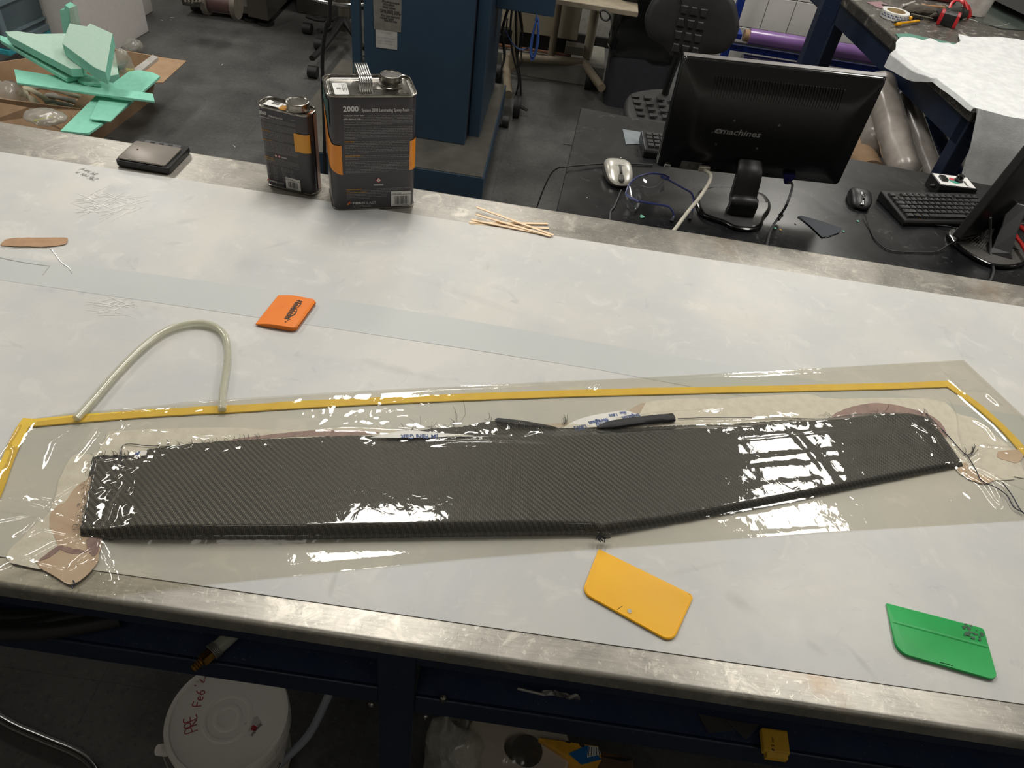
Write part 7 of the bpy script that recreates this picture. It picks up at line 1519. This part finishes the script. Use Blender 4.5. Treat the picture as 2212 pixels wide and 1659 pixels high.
bm = B(); lathe(bm, [(.0100, -.01), (.0100, k*.42)], 20, Mq, False, False); obj('hose_end', bm, M_hose, fb_)
for q in range(5):
    bm = B(); lathe(bm, [(.0098, k*(.33+q*.035)), (.0112, k*(.34+q*.035)), (.0112, k*(.355+q*.035)), (.0098, k*(.365+q*.035))], 20, Mq, False, False); obj('clamp_ring', bm, mat('grey_clamp', (150, 148, 144), .35, .5) if 'grey_clamp' not in bpy.data.materials else bpy.data.materials['grey_clamp'], fb_)
# things poking out above the shelf
S2 = SZ-.010
bm = B(); tube(bm, [at(1118, 1487, S2+.02), at(1170, 1499, S2+.02)], .0022, 8); tag(obj('steel_rod', bm, M_chrome), 'thin bright rod showing in the gap under the bench top', 'rod')
bm = B(); grid(bm, 14, 8, lambda u, v: at(1166+88*u, lerp(1492, 1506, u)+12*v-4, S2+.012)+V(0, 0, .010*math.sin(u*9)*math.sin(PI*v))); noised(bm, .003, 90); tag(obj('plastic_wrap', bm, clearmat('grey_clear_wrap', (170, 166, 164), .1, .5, .35, (150, 140, 136))), 'crinkled clear wrapper in the gap under the bench top', 'wrap')
for k, L in enumerate(([(1508, 1542), (1560, 1552), (1640, 1568), (1620, 1590), (1588, 1578), (1530, 1584)], [(1570, 1556), (1640, 1566), (1612, 1598), (1590, 1578)])):
    bm = B(); flatpoly(bm, L, S2+.004+.004*k, .0008, 0, 0); tag(obj('film_scrap', bm, clearmat('grey_scrap_%d' % k, (150, 150, 150), .3, .2, .3, (120, 118, 116)), smooth=0), ['wider grey film scrap on the shelf left of the yellow carton', 'narrower grey film scrap overlapping the wider one'][k], 'scrap')
yb_ = empty('yellow_carton', at(1680, 1600, S2), 'small yellow carton tag hanging over the shelf edge, lower right', 'carton')
ya, ybb = at(1645, 1570, S2+.020), at(1702, 1578, S2+.020); X_ = (ybb-ya).normalized(); Y_ = V(X_.y, -X_.x, 0); wy = (ybb-ya).length; ly = .030
dn = (at(1712, 1618, S2+.022)-ybb); dn = Y_*ly+V(0, 0, -.004)
rings_ = [[ya, ybb, ybb+dn, ya+dn], [p-V(0, 0, .012) for p in (ya, ybb, ybb+dn, ya+dn)]]
M_yc = mat('yellow_card', (206, 162, 40), .55, c2=(198, 152, 34), ns=20)
bm = B(); loft(bm, rings_); obj('carton', bm, M_yc, yb_, smooth=0, bevel=.0025)
bm = B(); e1_ = [ya+dn+X_*.004, ybb+dn-X_*.004]; loft(bm, [[e1_[0], e1_[1], e1_[1]-V(0, 0, .012), e1_[0]-V(0, 0, .012)], [p+Y_*.006-V(0, 0, .002) for p in (e1_[0], e1_[1], e1_[1]-V(0, 0, .010), e1_[0]-V(0, 0, .010))]]); obj('end_flap', bm, M_yc, yb_, smooth=0)
bm = B(); nn_ = X_.cross(Y_); nn_ = nn_ if nn_.z > 0 else -nn_
text(bm, 'P 2 4', ya+dn*.95+X_*(wy*.40)+V(0, 0, .0006), -Y_*1.0, X_*-1.0 if False else V(0, 0, 1).cross(-Y_), .0055, .014, .04, 0, V(0, 0, .0004)); text(bm, 'hardened', ya+dn*.60+X_*(wy*.40)+V(0, 0, .0006), -Y_, V(0, 0, 1).cross(-Y_), .0040, .018, .02, 0, V(0, 0, .0004)); obj('lettering', bm, M_ink, yb_, smooth=0, rec=False)
# bagged roll, printed carton and cardboard, on the floor right of the leg
zr = .40
rc = at(1120, 1612, zr); ro_ = empty('towel_roll', (rc.x, rc.y, 0), 'fat white paper roll with a dark core hole, bagged, beneath the bench', 'roll')
bm = B(); lathe(bm, [(.088, 0), (.092, .01), (.092, zr-.008), (.088, zr), (.026, zr), (.024, zr-.01), (.024, zr-.09), (.001, zr-.09)], 44, Matrix.Translation(V(rc.x, rc.y, 0)), True, True); obj('paper', bm, mat('white_paper_roll', (206, 196, 186), .8, c2=(196, 186, 176), ns=30), ro_)
bm = B(); c_ = at(1138, 1622, zr); lathe(bm, [(.0275, zr+.0005), (.0275, zr+.0009), (.001, zr+.0009)], 30, Matrix.Translation(V(c_.x, c_.y, 0))); obj('core_hole', bm, mat('core_dark', (52, 42, 38), .9), ro_)
bm = B(); lathe(bm, [(.098, .05), (.100, .2), (.100, zr-.01), (.085, zr+.012), (.04, zr+.008), (.002, zr+.012)], 60, Matrix.Translation(V(rc.x-.01, rc.y, 0)), False, True)
bmesh.ops.subdivide_edges(bm, edges=bm.edges, cuts=2, use_grid_fill=True); noised(bm, .010, 26); noised(bm, .004, 70); obj('clear_bag', bm, clearmat('thin_clear_bag', (244, 242, 238), .14, .0, .06), ro_, smooth=60)
crumple('plastic_bag', at(985, 1640, .34), .05, .07, .10, M_clear, 'crumpled clear bag between the leg and the white roll', 'bag', .018, 21, .5)
zc2 = .42; Pb = [at(x, y, zc2) for x, y in ((1165, 1594), (1238, 1600), (1292, 1612), (1300, 1640), (1256, 1651), (1230, 1628))]
bm = B(); prism(bm, [Pb[0], Pb[2], Pb[3], Pb[4]], (0, 0, -.30)); cb2 = tag(obj('printed_carton', bm, mat('yellow_carton_print', (222, 164, 40), .5), smooth=0), 'yellow and blue printed carton beside the white roll under the bench', 'carton')
bm = B(); prism(bm, [at(x, y, zc2+.001) for x, y in ((1228, 1628), (1268, 1610), (1300, 1640), (1256, 1652))], (0, 0, .0006)); obj('blue_panel', bm, mat('carton_blue', (28, 104, 168), .5), cb2, smooth=0)
bm = B(); prism(bm, [at(x, y, zc2+.002) for x, y in ((1272, 1611), (1292, 1614), (1298, 1630), (1268, 1636))], (0, 0, .0006)); obj('white_panel', bm, M_white, cb2, smooth=0)
bm = B()
for k in range(5): tube(bm, [at(1273+k*5, 1613+k*.6, zc2+.003), at(1271+k*6, 1634-k*.8, zc2+.003)], .0006, 4)
tube(bm, [at(1252, 1606, zc2+.002), at(1256, 1612, zc2+.002), at(1262, 1611, zc2+.002), at(1256, 1606, zc2+.002)], .0014, 5, 3); tube(bm, [at(1222, 1602, zc2+.002), at(1232, 1604, zc2+.002)], .0016, 5)
obj('carton_lines', bm, M_ink, cb2, smooth=0)
bm = B(); zk = .36; Pk = [at(x, y, zk) for x, y in ((1298, 1622), (1368, 1634), (1372, 1700), (1270, 1690))]; prism(bm, Pk, (0, 0, -.30)); noised(bm, .004, 12); bc = tag(obj('paper_sack', bm, mat('brown_paper', (104, 76, 56), .8, c2=(88, 64, 46), ns=20), smooth=0, bevel=.004), 'brown paper sack with a dark open mouth under the bench', 'sack')
bm = B(); prism(bm, [at(x, y, zk+.004) for x, y in ((1298, 1634), (1350, 1646), (1368, 1640), (1340, 1636))], (0, 0, .001)); obj('mouth', bm, M_rubber, bc, smooth=0)
bm = B(); box(bm, -.72, .9, 1.30, 1.34, 0, .60); obj('light_blocker', bm, M_black, tb, smooth=0)  # unseen panel added to block light beneath the bench
